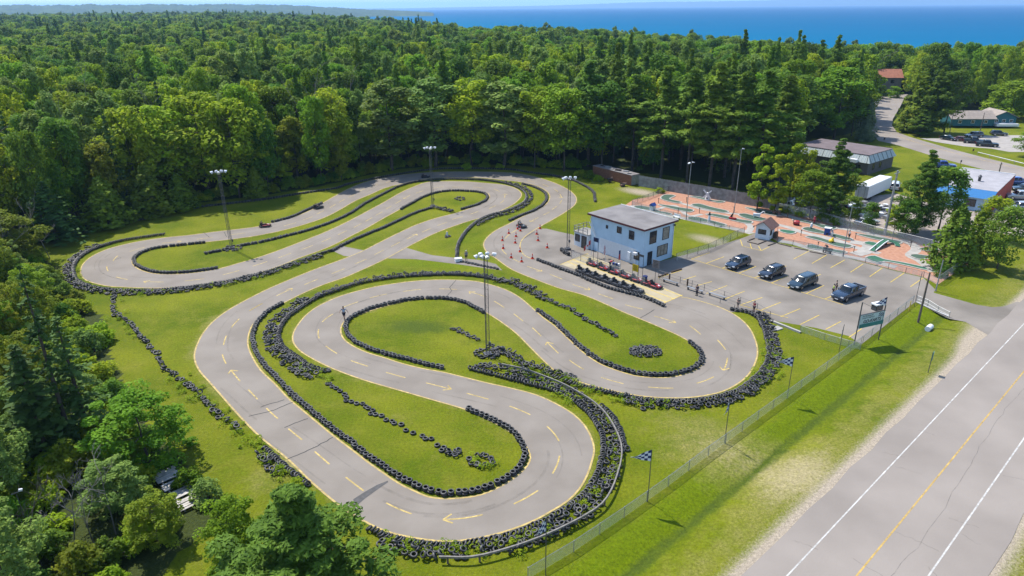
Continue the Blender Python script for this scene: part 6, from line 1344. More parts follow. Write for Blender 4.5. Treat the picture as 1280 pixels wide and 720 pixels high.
# cones
CONE = [('line of cones nearest the grass', [(629, 311), (628, 301), (636, 292)]), ('middle line of cones', [(652, 327.5), (639, 322.5), (650, 315), (644, 304), (645, 296), (647, 286.5), (650.5, 289)]), ('line of cones along the pit entry', [(665.5, 323.5), (684, 310), (672.5, 301), (671, 293), (675, 286)])]
mbc = None; proto_c = None; ORD = ['first', 'second', 'third', 'fourth', 'fifth', 'sixth', 'seventh']
for nm, L__ in CONE:
    L__ = sorted(L__, key=lambda q: -q[1])
    for k, (x, y) in enumerate(L__):
        lab = f'{ORD[k]} orange cone from the pit wall in the {nm}'; p = G(x, y)
        if proto_c is None:
            proto_c = thing('traffic_cone', lab, 'cone', (p[0], p[1], Z_PAINT), 0, 'orange cones on the track'); MB().box((0, 0, .03), (.46, .46, .06), 'orange').build('base', proto_c); cb = MB().lathe([(.19, .06), (.05, .85), (.03, .88)], 'orange', 12).build('cone', proto_c, True); MB().lathe([(.137, .40), (.108, .54)], 'cloth', 12).build('band', cb)
        else: dup(proto_c, lab, (p[0], p[1], Z_PAINT), rng.uniform(0, 1.5))
t = thing('marker_stand', 'white post standing in a tyre on the lawn of the north bend', 'marker', G(559, 295.5)); MB().lathe([(.16, 0), (.16, .95)], 'white', 10).build('post', t); MB().lathe([(.18, .95), (.05, 1.05)], 'yel', 10).build('cap', t)
# flood of small things by the back path
t = thing('white_tub', 'white tub at the end of the tyre row by the path', 'tub', G(573, 327), .3); MB().box((0, 0, .3), (1.1, .7, .5), 'white').build('body', t); MB().box((0, 0, .58), (1.2, .8, .08), 'lamp_white').build('lid', t)
for i, (x, y, lab) in enumerate([(764, 228, 'black wheelbarrow-like heap beside the brown container'), (779, 233, 'low dark scrap heap at the end of the brown container')]):
    t = thing('scrap_heap', lab, 'scrap', G(x, y), .5 * i)
    for k in range(5): MB().box((rng.normal(0, .5), rng.normal(0, .3), .3 + .2 * k * (1 - i * .6)), (rng.uniform(.4, 1), rng.uniform(.3, .8), rng.uniform(.3, .5)), ['black', 'rust', 'dark_steel'][k % 3], rng.uniform(0, 3)).build('scrap_piece', t)
# ------------------------------------------------------------------ vehicles
def paint(name, c, rough=.25): return mat(name, c, rough, .05, 1.0, spec=.5, metal=.25, coat=.8)
M['p_navy'] = paint('dark_blue_car_paint', (.012, .03, .065)); M['p_black'] = paint('blue_black_car_paint', (.008, .014, .03)); M['p_teal'] = paint('deep_teal_car_paint', (.008, .03, .045)); M['p_blue'] = paint('bright_blue_car_paint', (.01, .06, .32)); M['p_red'] = paint('dark_red_car_paint', (.16, .015, .015)); M['p_silver'] = paint('silver_car_paint', (.35, .37, .40)); M['p_white'] = paint('white_car_paint', (.7, .72, .74)); M['p_pink'] = paint('faded_pink_paint', (.6, .3, .33))
M['carglass'] = mat('car_glass', (.006, .012, .015), .06, spec=.45); M['tail'] = mat('tail_lamp', (.35, .01, .01), .2); M['head'] = mat('head_lamp', (.75, .78, .8), .1, spec=.8)
SPEC = {  # L, W, belt z, H, windscreen base/top x, rear top/base x, nose z, tail z
 'suv': dict(L=4.65, W=1.86, belt=1.02, H=1.68, a=.95, b=.2, c=-1.75, d=-2.2, nose=.92, tail=1.02),
 'van': dict(L=5.1, W=1.98, belt=1.02, H=1.76, a=1.45, b=.55, c=-2.1, d=-2.45, nose=.85, tail=1.05),
 'sedan': dict(L=4.8, W=1.82, belt=.92, H=1.45, a=.9, b=.25, c=-1.2, d=-1.95, nose=.78, tail=.95),
 'pickup': dict(L=5.7, W=2.0, belt=1.18, H=1.9, a=1.15, b=.6, c=-.85, d=-1.0, nose=1.08, tail=1.18)}
def vehicle(kind, pm, label, cat, loc, rz, group=None, name='parked_car', simple=False):
    s = SPEC[kind]; L, W, bz, Hh_ = s['L'], s['W'], s['belt'], s['H']; h = L / 2; t = thing(name, label, cat, loc, rz, group)
    st = [(h, W * .36, .38, s['nose'] * .72), (h - .12, W * .45, .30, s['nose'] * .93), (h - .55, W * .49, .28, s['nose'] + .03), (s['a'], W * .5, .28, bz), (0, W * .5, .28, bz + .01), (s['d'] if kind != 'pickup' else -1.0, W * .5, .28, s['tail'] + .02), (-h + .25, W * .49, .30, s['tail']), (-h, W * .45, .40, s['tail'] * .92)]
    def ringp(x, w_, z0, z1): return [(x, 0, z0), (x, w_ * .9, z0), (x, w_, z0 + .2), (x, w_ * 1.0, z1 - .22), (x, w_ * .94, z1 - .03), (x, w_ * .6, z1 + .02), (x, 0, z1 + .03), (x, -w_ * .6, z1 + .02), (x, -w_ * .94, z1 - .03), (x, -w_, z1 - .22), (x, -w_, z0 + .2), (x, -w_ * .9, z0)]
    V = []; n = 12
    for q in st: V += ringp(*q)
    Fs = [(i * n + k, i * n + (k + 1) % n, (i + 1) * n + (k + 1) % n, (i + 1) * n + k) for i in range(len(st) - 1) for k in range(n)] + [tuple(range(n - 1, -1, -1)), tuple(range((len(st) - 1) * n, len(st) * n))]
    body = MB().add(V, Fs, pm).build('body', t)
    body.data.polygons.foreach_set('use_smooth', [True] * len(body.data.polygons)); body.data.set_sharp_from_angle(angle=R(38))
    wb, wt, zb, zt = W * .465, W * .36, bz - .01, Hh_; nseg = 20
    def cring(f, sh=0.0):
        xf = s['a'] + (s['b'] - s['a']) * f ** .85 - sh; xr = s['d'] + (s['c'] - s['d']) * f ** 1.3 + sh; w_ = wb + (wt - wb) * f ** 1.4 - sh; z = zb + (zt - zb) * (f if f <= 1 else 1); out = []
        for k in range(nseg):
            an = 2 * math.pi * (k + .5) / nseg; c_, s_ = math.cos(an), math.sin(an); e = .34
            out.append(((xf + xr) / 2 + (xf - xr) / 2 * math.copysign(abs(c_) ** e, c_), w_ * math.copysign(abs(s_) ** e, s_), z))
        return out
    def loft(fs, m, nm, top=False):
        V = []
        for f, sh in fs: V += cring(f, sh)
        Fs = [(i * nseg + k, i * nseg + (k + 1) % nseg, (i + 1) * nseg + (k + 1) % nseg, (i + 1) * nseg + k) for i in range(len(fs) - 1) for k in range(nseg)]
        if top: e = (len(fs) - 1) * nseg; Fs.append(tuple(range(e, e + nseg)))
        o = MB().add(V, Fs, m).build(nm, t, True); o.data.set_sharp_from_angle(angle=R(50)); return o
    loft([(0, 0), (.3, 0), (.6, 0), (.84, 0)], 'carglass', 'windows'); loft([(.83, -.012), (.92, .0), (.98, .06), (1.0, .16), (1.01, .4)], pm, 'roof', True)
    pl = MB(); A0, A1, B0, B1 = s['a'], s['b'], s['d'], s['c']
    for y in (-1, 1):
        def sp(fx, f): xf = s['a'] + (s['b'] - s['a']) * f ** .85; xr = s['d'] + (s['c'] - s['d']) * f ** 1.3; return (xf + (xr - xf) * fx, y * (wb + (wt - wb) * f ** 1.4 + .004), zb + (zt - zb) * f)
        for fx, r_ in ((.035, .05), (.965, .075)) + (((.40, .045), (.70, .05)) if kind in ('suv', 'van') else ((.52, .05),)): pl.tube([sp(fx, f) for f in (0, .3, .6, .86)], r_, pm, 5, False)
    pl.build('pillars', t)
    if kind == 'pickup':
        b_ = MB(); b_.box(((-1.05 - h) / 2, 0, bz + .035), (h - 1.25, W * .78, .02), 'black'); b_.build('bed', t)
        for y in (-1, 1): MB().box(((-1.05 - h) / 2, y * W * .44, bz + .07), (h - 1.1, .12, .12), pm).build('bed_rail', t)
        MB().box((-h + .08, 0, bz + .07), (.12, W * .8, .12), pm).build('tailgate', t)
    if simple and not kind: return t
    r_ = .36 if kind != 'pickup' else .41
    for x in (h - .95, -h + 1.0):
        for y in (-1, 1):
            o = MB().lathe([(r_ * .62, -.11), (r_ * .95, -.11), (r_, -.07), (r_, .07), (r_ * .95, .11), (r_ * .62, .11)], 'black', 16, (x, y * (W / 2 - .07), r_), 'Y').build('wheel', t, True); MB().lathe([(r_ * .62, -.118 if y < 0 else .112), (r_ * .2, -.13 if y < 0 else .13)], 'chrome', 10, (x, y * (W / 2 - .07), r_), 'Y').build('rim', o)
    for y in (-1, 1):
        MB().box((h - .12, y * W * .36, s['nose'] * .78), (.22, .36, .16), 'head').build('headlight', t); MB().box((-h + .03, y * W * .41, s['tail'] * .8), (.12, .18, .3), 'tail').build('tail_light', t)
        MB().box((s['a'] - .25, y * (W / 2 + .1), bz + .08), (.14, .2, .14), pm).build('mirror', t)
        MB().box((-.1, y * (W / 2 + .004), bz - .2), (.18, .02, .035), 'chrome').build('door_handle', t)
    MB().box((h - .01, 0, .50), (.06, W * .5, .16), 'black').build('grille', t); MB().box((h + .01, 0, .46), (.03, .5, .12), 'white').build('licence_plate', t)
    return t
hd = math.atan2(*(G(864, 324) - G(887, 316))[1::-1]); gcar = 'dark cars parked in the lot'
vehicle('suv', 'p_navy', 'dark blue hatchback-shaped car parked nearest the clubhouse', 'car', G(922, 333.5), hd, gcar); vehicle('suv', 'p_black', 'blue-black boxy sport utility car, second from the clubhouse', 'car', G(964, 345), hd - .05, gcar); vehicle('van', 'p_teal', 'dark minivan, third from the clubhouse', 'car', G(1002.5, 357.5), hd - .05, gcar); vehicle('pickup', 'p_navy', 'dark blue pickup truck with two people at its door', 'pickup truck', G(1059.5, 371.5), hd - .08, None, 'pickup_truck')
vehicle('pickup', 'p_blue', 'bright blue pickup truck on the grass by the side road', 'pickup truck', (*G(1178, 210)[:2], 0), R(-20), None, 'pickup_truck')
vehicle('van', 'p_navy', 'dark blue van beside the lawn of the teal houses', 'van', G(1217, 171.5), R(185)); vehicle('suv', 'p_black', 'dark car parked alone before the gabled teal house', 'car', G(1248, 169.5), R(-15)); vehicle('sedan', 'p_teal', 'small teal car by the side road at the gravel lot', 'car', G(1185, 175), R(-60)); vehicle('sedan', 'p_red', 'dark red car in the row at the gravel lot', 'car', G(1203, 176.5), R(-25)); vehicle('pickup', 'p_black', 'black pickup truck in the row at the gravel lot', 'pickup truck', G(1217, 179), R(-25), None, 'pickup_truck'); vehicle('pickup', 'p_black', 'dark truck at the right end of the row at the gravel lot', 'pickup truck', G(1233, 183), R(-25), None, 'pickup_truck')
vehicle('pickup', 'p_blue', 'blue truck behind the red gable wall, nearest the side road', 'pickup truck', G(1268, 231), R(170), None, 'pickup_truck'); vehicle('sedan', 'p_teal', 'teal car second from the side road beside the red gable wall', 'car', G(1278, 238), R(175)); vehicle('pickup', 'p_silver', 'silver and blue pickup third from the side road beside the red gable wall', 'pickup truck', G(1274, 249), R(172), None, 'pickup_truck'); vehicle('suv', 'p_silver', 'silver car nearest the camera at the right edge yard', 'car', G(1273, 262), R(174))
vehicle('suv', 'p_white', 'white vehicle at the end of the board fence', 'car', G(977, 259), R(140)); vehicle('sedan', 'p_silver', 'pale car in the yard below the white trailer', 'car', G(1072, 262), R(30)); vehicle('sedan', 'p_white', 'white car behind the back fence beside the small dark tree', 'car', G(1083, 281), R(20)); vehicle('van', 'p_white', 'white van right of the white trailer', 'van', G(1118, 236), R(60))
# ------------------------------------------------------------------ karts
M['kartgrey'] = mat('kart_grey', (.07, .072, .078), .45, .2); M['kartpink'] = mat('kart_pale_red', (.45, .10, .10), .45, .2)
def kart(label, loc, rz, m='red', group=None):
    t = thing('go_kart', label, 'go-kart', loc, rz, group); mb = MB()
    ringb = [(1.0, -.42), (1.08, -.2), (1.08, .2), (1.0, .42), (.72, .66), (-.75, .70), (-1.0, .5), (-1.02, -.5), (-.75, -.70), (.72, -.66)]
    mb.tube([(*p, .22) for p in ringb] + [(*ringb[0], .22)], .075, 'black', 7, False).tube([(*p, .38) for p in ringb] + [(*ringb[0], .38)], .03, 'black', 5, False); mb.build('bumper_frame', t)
    MB().box((0, 0, .14), (1.7, .95, .05), 'dark_steel').build('floor_pan', t)
    MB().add([(.95, -.38, .16), (.95, .38, .16), (.4, .42, .16), (.4, -.42, .16), (.88, -.3, .34), (.88, .3, .34), (.35, .34, .52), (.35, -.34, .52)], [(0, 1, 5, 4), (1, 2, 6, 5), (2, 3, 7, 6), (3, 0, 4, 7), (4, 5, 6, 7)], m).build('nose_fairing', t)
    for s in (-1, 1): MB().box((-.05, s * .52, .30), (.75, .22, .22), 'kartpink' if m == 'red' else 'kartgrey').build('side_pod', t)
    MB().add([(-.2, -.24, .22), (-.2, .24, .22), (-.62, .24, .25), (-.62, -.24, .25), (-.2, -.26, .34), (-.2, .26, .34), (-.58, .27, .40), (-.58, -.27, .40), (-.78, .25, .98), (-.78, -.25, .98), (-.88, .23, .96), (-.88, -.23, .96), (-.72, .25, .25), (-.72, -.25, .25)], [(4, 5, 6, 7), (0, 4, 7, 3), (1, 2, 6, 5), (0, 1, 5, 4), (7, 6, 8, 9), (9, 8, 10, 11), (11, 10, 12, 13), (6, 12, 10, 8), (7, 9, 11, 13)], 'black').build('seat', t)
    o = MB().lathe([(.13, -.015), (.16, -.015), (.16, .015), (.13, .015)], 'black', 12, closed=True).tube([(0, 0, 0), (.1, 0, -.38)], .02, 'dark_steel', 5).build('steering_wheel', t); o.location = (.18, 0, .60); o.rotation_euler = (0, R(-40), 0)
    MB().box((.62, 0, .50), (.3, .26, .02), 'white' if m == 'red' else 'steel', 0, (.35, 'Y')).build('number_panel', t)
    MB().box((-.72, .42, .38), (.34, .3, .3), 'dark_steel').box((-.72, .42, .56), (.2, .2, .08), 'black').build('engine', t)
    MB().tube([(-.75, -.42, .25), (-.82, -.42, .85), (-.82, .42, .85), (-.75, .42, .25)], .03, 'dark_steel', 6).build('roll_hoop', t)
    for x in (.62, -.68):
        for s in (-1, 1): w_ = MB().lathe([(.07, -.09), (.13, -.09), (.145, 0), (.13, .09), (.07, .09)], 'black', 12, (x, s * .54, .145), 'Y').build('wheel', t, True); MB().lathe([(.072, s * .092), (.03, s * .1)], 'chrome', 8, (x, s * .54, .145), 'Y').build('rim', w_)
    return t
pd = math.atan2(*(G(820, 360) - G(741, 331))[1::-1]); zk = .03
up = [(741, 331.5), (754.5, 336.5), (768, 341.5), (782, 346.5), (796, 351.5), (809.5, 356), (819, 359.5)]; lo2 = [(727.5, 340), (738, 344), (748.5, 348), (760, 352), (771.5, 356), (783.5, 360), (796, 364.5)]
lo2 = [(x, y + .3) for x, y in lo2]
KR = kart('red go-kart at the clubhouse end of the pit row nearest the wire fence', (*G(*up[0])[:2], zk), pd, 'red', 'red go-karts in the pit row by the wire fence')
for k, q in enumerate(up[1:]):
    dup(KR, f'red go-kart, {ORD[k + 1]} from the clubhouse end of the pit row nearest the wire fence', (*G(*q)[:2], zk), pd + rng.normal(0, .05))
KG = kart('dark grey go-kart at the clubhouse end of the pit row beside the tyre wall', (*G(*lo2[0])[:2], zk), pd, 'kartgrey', 'dark go-karts in the pit row beside the tyre wall')
for k, q in enumerate(lo2[1:]):
    dup(KG, f'dark grey go-kart, {ORD[k + 1]} from the clubhouse end of the pit row beside the tyre wall', (*G(*q)[:2], zk), pd + rng.normal(0, .05))
# ------------------------------------------------------------------ people
def skinned(verts, edges, radii, m, name, parent, root=0, sub=1):
    me = bpy.data.meshes.new(name); me.from_pydata([tuple(v) for v in verts], edges, []); tmp = bpy.data.objects.new(name, me); C.objects.link(tmp)
    md = tmp.modifiers.new('s', 'SKIN'); md.use_smooth_shade = True; sl = me.skin_vertices[0].data
    for i, r_ in enumerate(radii): sl[i].radius = (r_, r_) if not isinstance(r_, tuple) else r_; sl[i].use_root = (i == root)
    if sub: tmp.modifiers.new('u', 'SUBSURF').levels = sub
    dg = bpy.context.evaluated_depsgraph_get(); dg.update(); nm = bpy.data.meshes.new_from_object(tmp.evaluated_get(dg)); bpy.data.objects.remove(tmp)
    nm.materials.clear(); nm.materials.append(M[m] if isinstance(m, str) else m); nm.name = name
    nm.polygons.foreach_set('material_index', np.zeros(len(nm.polygons), np.int32))
    o = bpy.data.objects.new(name, nm); C.objects.link(o); o.parent = parent; return o
CL = {}
def cloth(c):
    if c not in CL: CL[c] = mat('cloth_%d' % len(CL), c, .85, .1)
    return CL[c]
def person(label, loc, rz, shirt, pants, pose='stand', long=False, hat=None, hair=(.03, .02, .015), scale=1.0):
    t = thing('person', label, 'person', loc, rz); t.scale = (scale,) * 3
    P = dict(pel=(0, 0, .94), spi=(.01, 0, 1.12), che=(.02, 0, 1.34), nek=(.02, 0, 1.47), hed=(.05, 0, 1.60), top=(.04, 0, 1.70))
    arm = {1: [(.01, .19, 1.41), (-.02, .25, 1.14), (.08, .27, .90), (.10, .27, .80)], -1: [(.01, -.19, 1.41), (-.02, -.25, 1.14), (.08, -.27, .90), (.10, -.27, .80)]}
    leg = {1: [(0, .095, .90), (.02, .10, .49), (-.03, .105, .08), (.14, .12, .03)], -1: [(0, -.095, .90), (.02, -.10, .49), (-.03, -.105, .08), (.14, -.12, .03)]}
    if pose == 'run':
        arm = {1: [(.01, .19, 1.41), (-.12, .34, 1.20), (-.05, .46, .98), (-.02, .50, .90)], -1: [(.01, -.19, 1.41), (.02, -.36, 1.20), (.16, -.46, 1.0), (.21, -.48, .93)]}
        leg = {1: [(0, .095, .90), (.22, .10, .54), (.14, .10, .13), (.29, .11, .06)], -1: [(0, -.095, .90), (-.05, -.10, .49), (-.30, -.10, .20), (-.22, -.11, .06)]}
    elif pose == 'fold': arm = {s: [(.01, s * .19, 1.41), (.02, s * .27, 1.15), (.24, s * .12, 1.16), (.28, s * .03, 1.18)] for s in (1, -1)}
    elif pose == 'putt':
        P = dict(pel=(-.06, 0, .92), spi=(.02, 0, 1.09), che=(.14, 0, 1.27), nek=(.24, 0, 1.36), hed=(.34, 0, 1.44), top=(.40, 0, 1.53)); arm = {s: [(.14, s * .18, 1.31), (.26, s * .18, 1.05), (.38, s * .04, .84), (.42, s * .02, .76)] for s in (1, -1)}
        leg = {s: [(-.05, s * .1, .88), (.04, s * .16, .49), (-.02, s * .17, .08), (.14, s * .19, .03)] for s in (1, -1)}
    elif pose == 'lean':
        P = dict(pel=(-.15, 0, .90), spi=(0, 0, 1.02), che=(.2, 0, 1.14), nek=(.33, 0, 1.19), hed=(.45, 0, 1.2), top=(.54, 0, 1.25)); arm = {s: [(.2, s * .18, 1.17), (.33, s * .22, .95), (.52, s * .16, .85), (.6, s * .14, .82)] for s in (1, -1)}
        leg = {s: [(-.15, s * .1, .86), (-.05, s * .12, .47), (-.08, s * .12, .08), (.09, s * .13, .03)] for s in (1, -1)}
    elif pose == 'drive':
        P = dict(pel=(-.48, 0, .40), spi=(-.55, 0, .56), che=(-.58, 0, .78), nek=(-.57, 0, .92), hed=(-.53, 0, 1.05), top=(-.53, 0, 1.16)); arm = {s: [(-.58, s * .19, .86), (-.36, s * .27, .66), (-.02, s * .17, .62), (.10, s * .13, .64)] for s in (1, -1)}
        leg = {s: [(-.46, s * .1, .38), (-.02, s * .15, .56), (.38, s * .14, .32), (.46, s * .15, .45)] for s in (1, -1)}
    V = []; E = []; Rr = []
    def a(p, r_, par=None): V.append(p); Rr.append(r_); (E.append((par, len(V) - 1)) if par is not None else None); return len(V) - 1
    ip = a(P['pel'], (.15, .11)); isp = a(P['spi'], (.135, .10), ip); ich = a(P['che'], (.155, .11), isp); ink = a(P['nek'], .055, ich); ihd = a(P['hed'], (.078, .092), ink); a(P['top'], .06, ihd)
    fwd = 1; a((P['hed'][0] + .112, 0, P['hed'][2] - .01), .016, ihd)                                        # nose
    for s in (1, -1):
        a((P['hed'][0] - .005, s * .088, P['hed'][2]), .016, ihd)                                          # ears
        A = arm[s]; i = a(A[0], .056, ich); i = a(A[1], .043, i); i = a(A[2], .031, i); d = np.array(A[3]) - np.array(A[2]); d = d / np.linalg.norm(d); hp = np.array(A[2]) + d * .06; ih = a(tuple(hp), .032, i)
        sd_ = np.cross(d, [0, 1.0, .05]); sd_ /= max(np.linalg.norm(sd_), .1)
        for k, (o_, L_) in enumerate([(-.027, .060), (-.009, .075), (.009, .070), (.027, .055)]):
            b0 = hp + d * .035 + sd_ * o_; j = a(tuple(b0), .009, ih); j = a(tuple(b0 + d * L_ * .55), .0085, j); a(tuple(b0 + d * L_ * .9 + np.array([0, -s * .02, 0])), .007, j)
        j = a(tuple(hp + sd_ * -.035 + d * .0), .011, ih); a(tuple(hp + sd_ * -.06 + d * .04), .009, j)
        Lg = leg[s]; i = a(Lg[0], .092, ip); i = a(Lg[1], .060, i); i = a(Lg[2], .041, i); a(Lg[3], .036, i)
    skinned(V, E, Rr, 'skin', 'body', t, 0, 1)
    V2 = [P['pel'], P['spi'], P['che'], tuple(np.array(P['che']) * .35 + np.array(P['nek']) * .65)]; E2_ = [(0, 1), (1, 2), (2, 3)]; R2 = [(.165, .125), (.155, .118), (.172, .125), .075]
    for s in (1, -1):
        A = arm[s]; k = len(V2); f = .7 if not long else 1.0; V2 += [A[0], tuple(np.array(A[0]) * (1 - f) + np.array(A[1]) * f)]; E2_ += [(2, k), (k, k + 1)]; R2 += [.068, .060]
    skinned(V2, E2_, R2, cloth(shirt), 'shirt', t, 0, 1)
    V3 = [tuple(np.array(P['pel']) + [0, 0, .03])]; E3 = []; R3 = [(.168, .13)]
    for s in (1, -1):
        Lg = leg[s]; k = len(V3); f = .82 if not long else 1.0; V3 += [Lg[0], tuple(np.array(Lg[0]) * (1 - f) + np.array(Lg[1]) * f)]; E3 += [(0, k), (k, k + 1)]; R3 += [.108, .082]
        if long: V3.append(tuple(np.array(Lg[2]) + [0, 0, .03])); E3.append((k + 1, k + 2)); R3.append(.058)
    skinned(V3, E3, R3, cloth(pants), 'trousers' if long else 'shorts', t, 0, 1)
    for s in (1, -1): q = np.array(leg[s][2]); q2 = np.array(leg[s][3]); MB().tube([tuple(q - [.05, 0, .03]), tuple((q + q2) / 2), tuple(q2 + (q2 - q) * .25)], [.05, .055, .04], 'black', 8).build('shoe', t, True)
    c = P['hed']; hm = cloth(hat if hat else hair); MB().lathe([(.088, .0), (.097, .05), (.085, .10), (.05, .135), (.01, .145)], hm, 12, (c[0] - .018, 0, c[2] + .005)).build('cap' if hat else 'hair', t, True)
    return t
zt_ = Z_TRACK
person('person in pale blue top and dark shorts running on the track', (*G(430.8, 400.5)[:2], zt_), R(-95), (.40, .47, .60), (.03, .03, .045), 'run', scale=1.18)
person('person in grey with a white cap standing on the path behind the tyre row', (*G(583, 326.5)[:2], .02), R(-80), (.22, .25, .30), (.03, .035, .05), 'stand', hat=(.75, .75, .75), scale=1.1)
person('spectator in a dark red top with folded arms at the rail by the east hairpin', (*G(942, 391)[:2], .02), R(200), (.25, .03, .05), (.05, .03, .04), 'fold')
person('spectator in dark clothes leaning by the middle bleacher bench', (*G(870.8, 369.5)[:2], .02), R(215), (.05, .04, .06), (.06, .05, .06), 'stand', long=True)
person('short spectator in grey at the start of the tyre row by the rail', (*G(922, 385.5)[:2], .02), R(215), (.13, .12, .12), (.10, .09, .09), 'fold', scale=.9)
person('person in a lime green safety shirt beside the dark blue pickup truck', (*G(1040.5, 369)[:2], .02), R(-20), (.30, .52, .03), (.02, .025, .04), 'stand', long=True)
person('person in a dark top at the door of the dark blue pickup truck', (*G(1044.5, 364.5)[:2], .02), R(160), (.06, .05, .05), (.03, .03, .04), 'stand', long=True)
person('mini golfer in a white top and dark shorts by the parking lamp post', (*G(1060.8, 299.5)[:2], .02), R(190), (.62, .60, .60), (.02, .02, .025), 'fold')
person('mini golfer in white trousers bending beside the blue box obstacle', (*G(1039.5, 296)[:2], .02), R(190), (.25, .32, .42), (.72, .72, .74), 'putt', long=True)
person('figure in a long red top standing on the back green of the mini golf', (*G(1017.5, 280)[:2], .02), R(220), (.35, .015, .05), (.30, .015, .05), 'stand', long=True)
person('person with black hair sitting dark behind the bench by the kerb fence', (*G(1032.5, 314.5)[:2], .02), R(220), (.06, .06, .08), (.10, .10, .13), 'lean', long=True)
person('person in a bright red top leaning over the cart behind the parked karts', (*G(763, 334.5)[:2], .02), R(-35), (.50, .02, .06), (.04, .05, .08), 'lean', long=True)
for k, (px, py, rz, m, lab, dl, sh) in enumerate([(331.5, 283.5, 14, 'kartpink', 'red-grey go-kart driving on the back straight, leading', 'driver in dark clothes in the leading go-kart of the back straight', (.10, .05, .06)), (398, 260.5, 42, 'kartgrey', 'dark go-kart following out of the tyre lined exit on the back straight', 'driver in dark clothes in the following go-kart of the back straight', (.05, .05, .07)), (532, 222, 5, 'kartgrey', 'dark go-kart in the tree shade at the start of the north bend', 'driver in dark clothes in the go-kart in the tree shade', (.04, .04, .05)), (652, 284, -55, 'kartgrey', 'dark go-kart beyond the cones after the north bend', 'driver in pale clothes in the go-kart beyond the cones', (.45, .45, .42))]):
    b = G(px, py); dr = (R(rz) + math.pi) if k == 1 and False else R(rz)
    kk = dup(KR if m != 'kartgrey' else KG, lab, (b[0], b[1], .03), dr); kk['group'] = 'go-karts out on the track'
    person(dl, (b[0], b[1], .06), dr, sh, (.03, .03, .04), 'drive', long=True, hat=(.05, .05, .06))
# ------------------------------------------------------------------ houses and yard on the right
M['charcoal'] = mat('grey_block_wall', (.13, .115, .11), .85, .12, 1); M['mansard'] = mat('pale_metal_mansard', (.40, .46, .46), .5, .08); M['brown_felt'] = mat('brown_roofing', (.17, .135, .14), .9, .12, .5); M['tealwall'] = mat('teal_wall', (.03, .14, .17), .7, .1); M['tan_roof'] = mat('tan_shingles', (.33, .28, .24), .9, .12, 1); M['redwall'] = mat('red_gable', (.42, .05, .03), .7, .15, 1); M['blueroof'] = mat('blue_strip_roof', (.03, .16, .38), .5, .1); M['greyroof'] = mat('light_grey_roof', (.36, .35, .37), .85, .1, .5)
o = G(1083, 219); t = thing('flat_roofed_building', 'dark grey building with brown flat roof and pale striped mansard edge', 'building', o, R(39)); SL, FLn = 13.5, 19.5
MB().box((SL / 2, FLn / 2, 1.5), (SL, FLn, 3.0), 'charcoal').build('wall', t)
mb = MB(); e = .45; A_ = [(-e, -e), (SL + e, -e), (SL + e, FLn + e), (-e, FLn + e)]; B_ = [(.5, .5), (SL - .5, .5), (SL - .5, FLn - .5), (.5, FLn - .5)]
mb.add([(*p, 2.9) for p in A_] + [(*p, 4.6) for p in B_], [(0, 1, 5, 4), (1, 2, 6, 5), (2, 3, 7, 6), (3, 0, 4, 7), (3, 2, 1, 0)], 'mansard'); ms = mb.build('mansard', t); mb = MB()
for k in range(18): x = .3 + k * .75; mb.tube([(x, -e - .02, 2.92), (min(max(x, .6), SL - .6), .48, 4.6)], .06, 'white' if k % 3 else 'charcoal', 4)
for k in range(26): y = .3 + k * .75; mb.tube([(-e - .02, y, 2.92), (.48, min(max(y, .6), FLn - .6), 4.6)], .06, 'white' if k % 3 else 'charcoal', 4)
mb.build('mansard_ribs', ms); MB().box((SL / 2, FLn / 2, 4.66), (SL - .8, FLn - .8, .16), 'brown_felt').build('roof', t)
win_x(2.5, .9, 1.4, 1.3, t, div=2); win_x(8, .9, 1.4, 1.3, t, div=2); win_y(3, .9, .9, 1.4, t); win_y(6.5, .9, .9, 1.4, t); MB().box((-.9, 3.2, 3.2), (1.2, 1.6, .8), 'lamp_white').build('roof_unit', t)
o = G(1083, 252.5); t = thing('box_trailer', 'long white box trailer parked in the yard behind the mini golf', 'trailer', o, R(43)); MB().box((6.3, 1.3, 2.0), (12.6, 2.6, 2.5), 'white').build('box', t); mb = MB()
mb.box((6.3, .62, 3.27), (12.5, 1.1, .05), 'lamp_white').box((6.3, 1.98, 3.27), (12.5, 1.1, .05), 'lamp_white'); mb.build('roof_panels', t)
for y in (.68, 1.92): d_ = MB().box((-.03, y, 2.0), (.05, 1.2, 2.4), 'mansard').build('rear_door', t); MB().box((-.07, y, 2.0), (.04, .05, 2.3), 'dark_steel').build('bar', d_)
MB().box((6.3, 1.3, .65), (12.4, 1.0, .2), 'dark_steel').build('frame', t)
for x in (1.2, 2.4):
    for y in (.25, 2.35): MB().lathe([(.3, -.14), (.5, -.14), (.5, .14), (.3, .14)], 'black', 14, (x, y, .5), 'Y').build('wheel', t, True)
for y in (.4, 2.2): MB().box((10.5, y, .3), (.12, .12, .8), 'dark_steel').build('landing_leg', t)
o = G(1232, 266); t = thing('blue_fronted_building', 'low building with light grey roof, blue lower roof strip and red gable wall', 'building', o, R(46)); L1, D1 = 20.0, 9.0
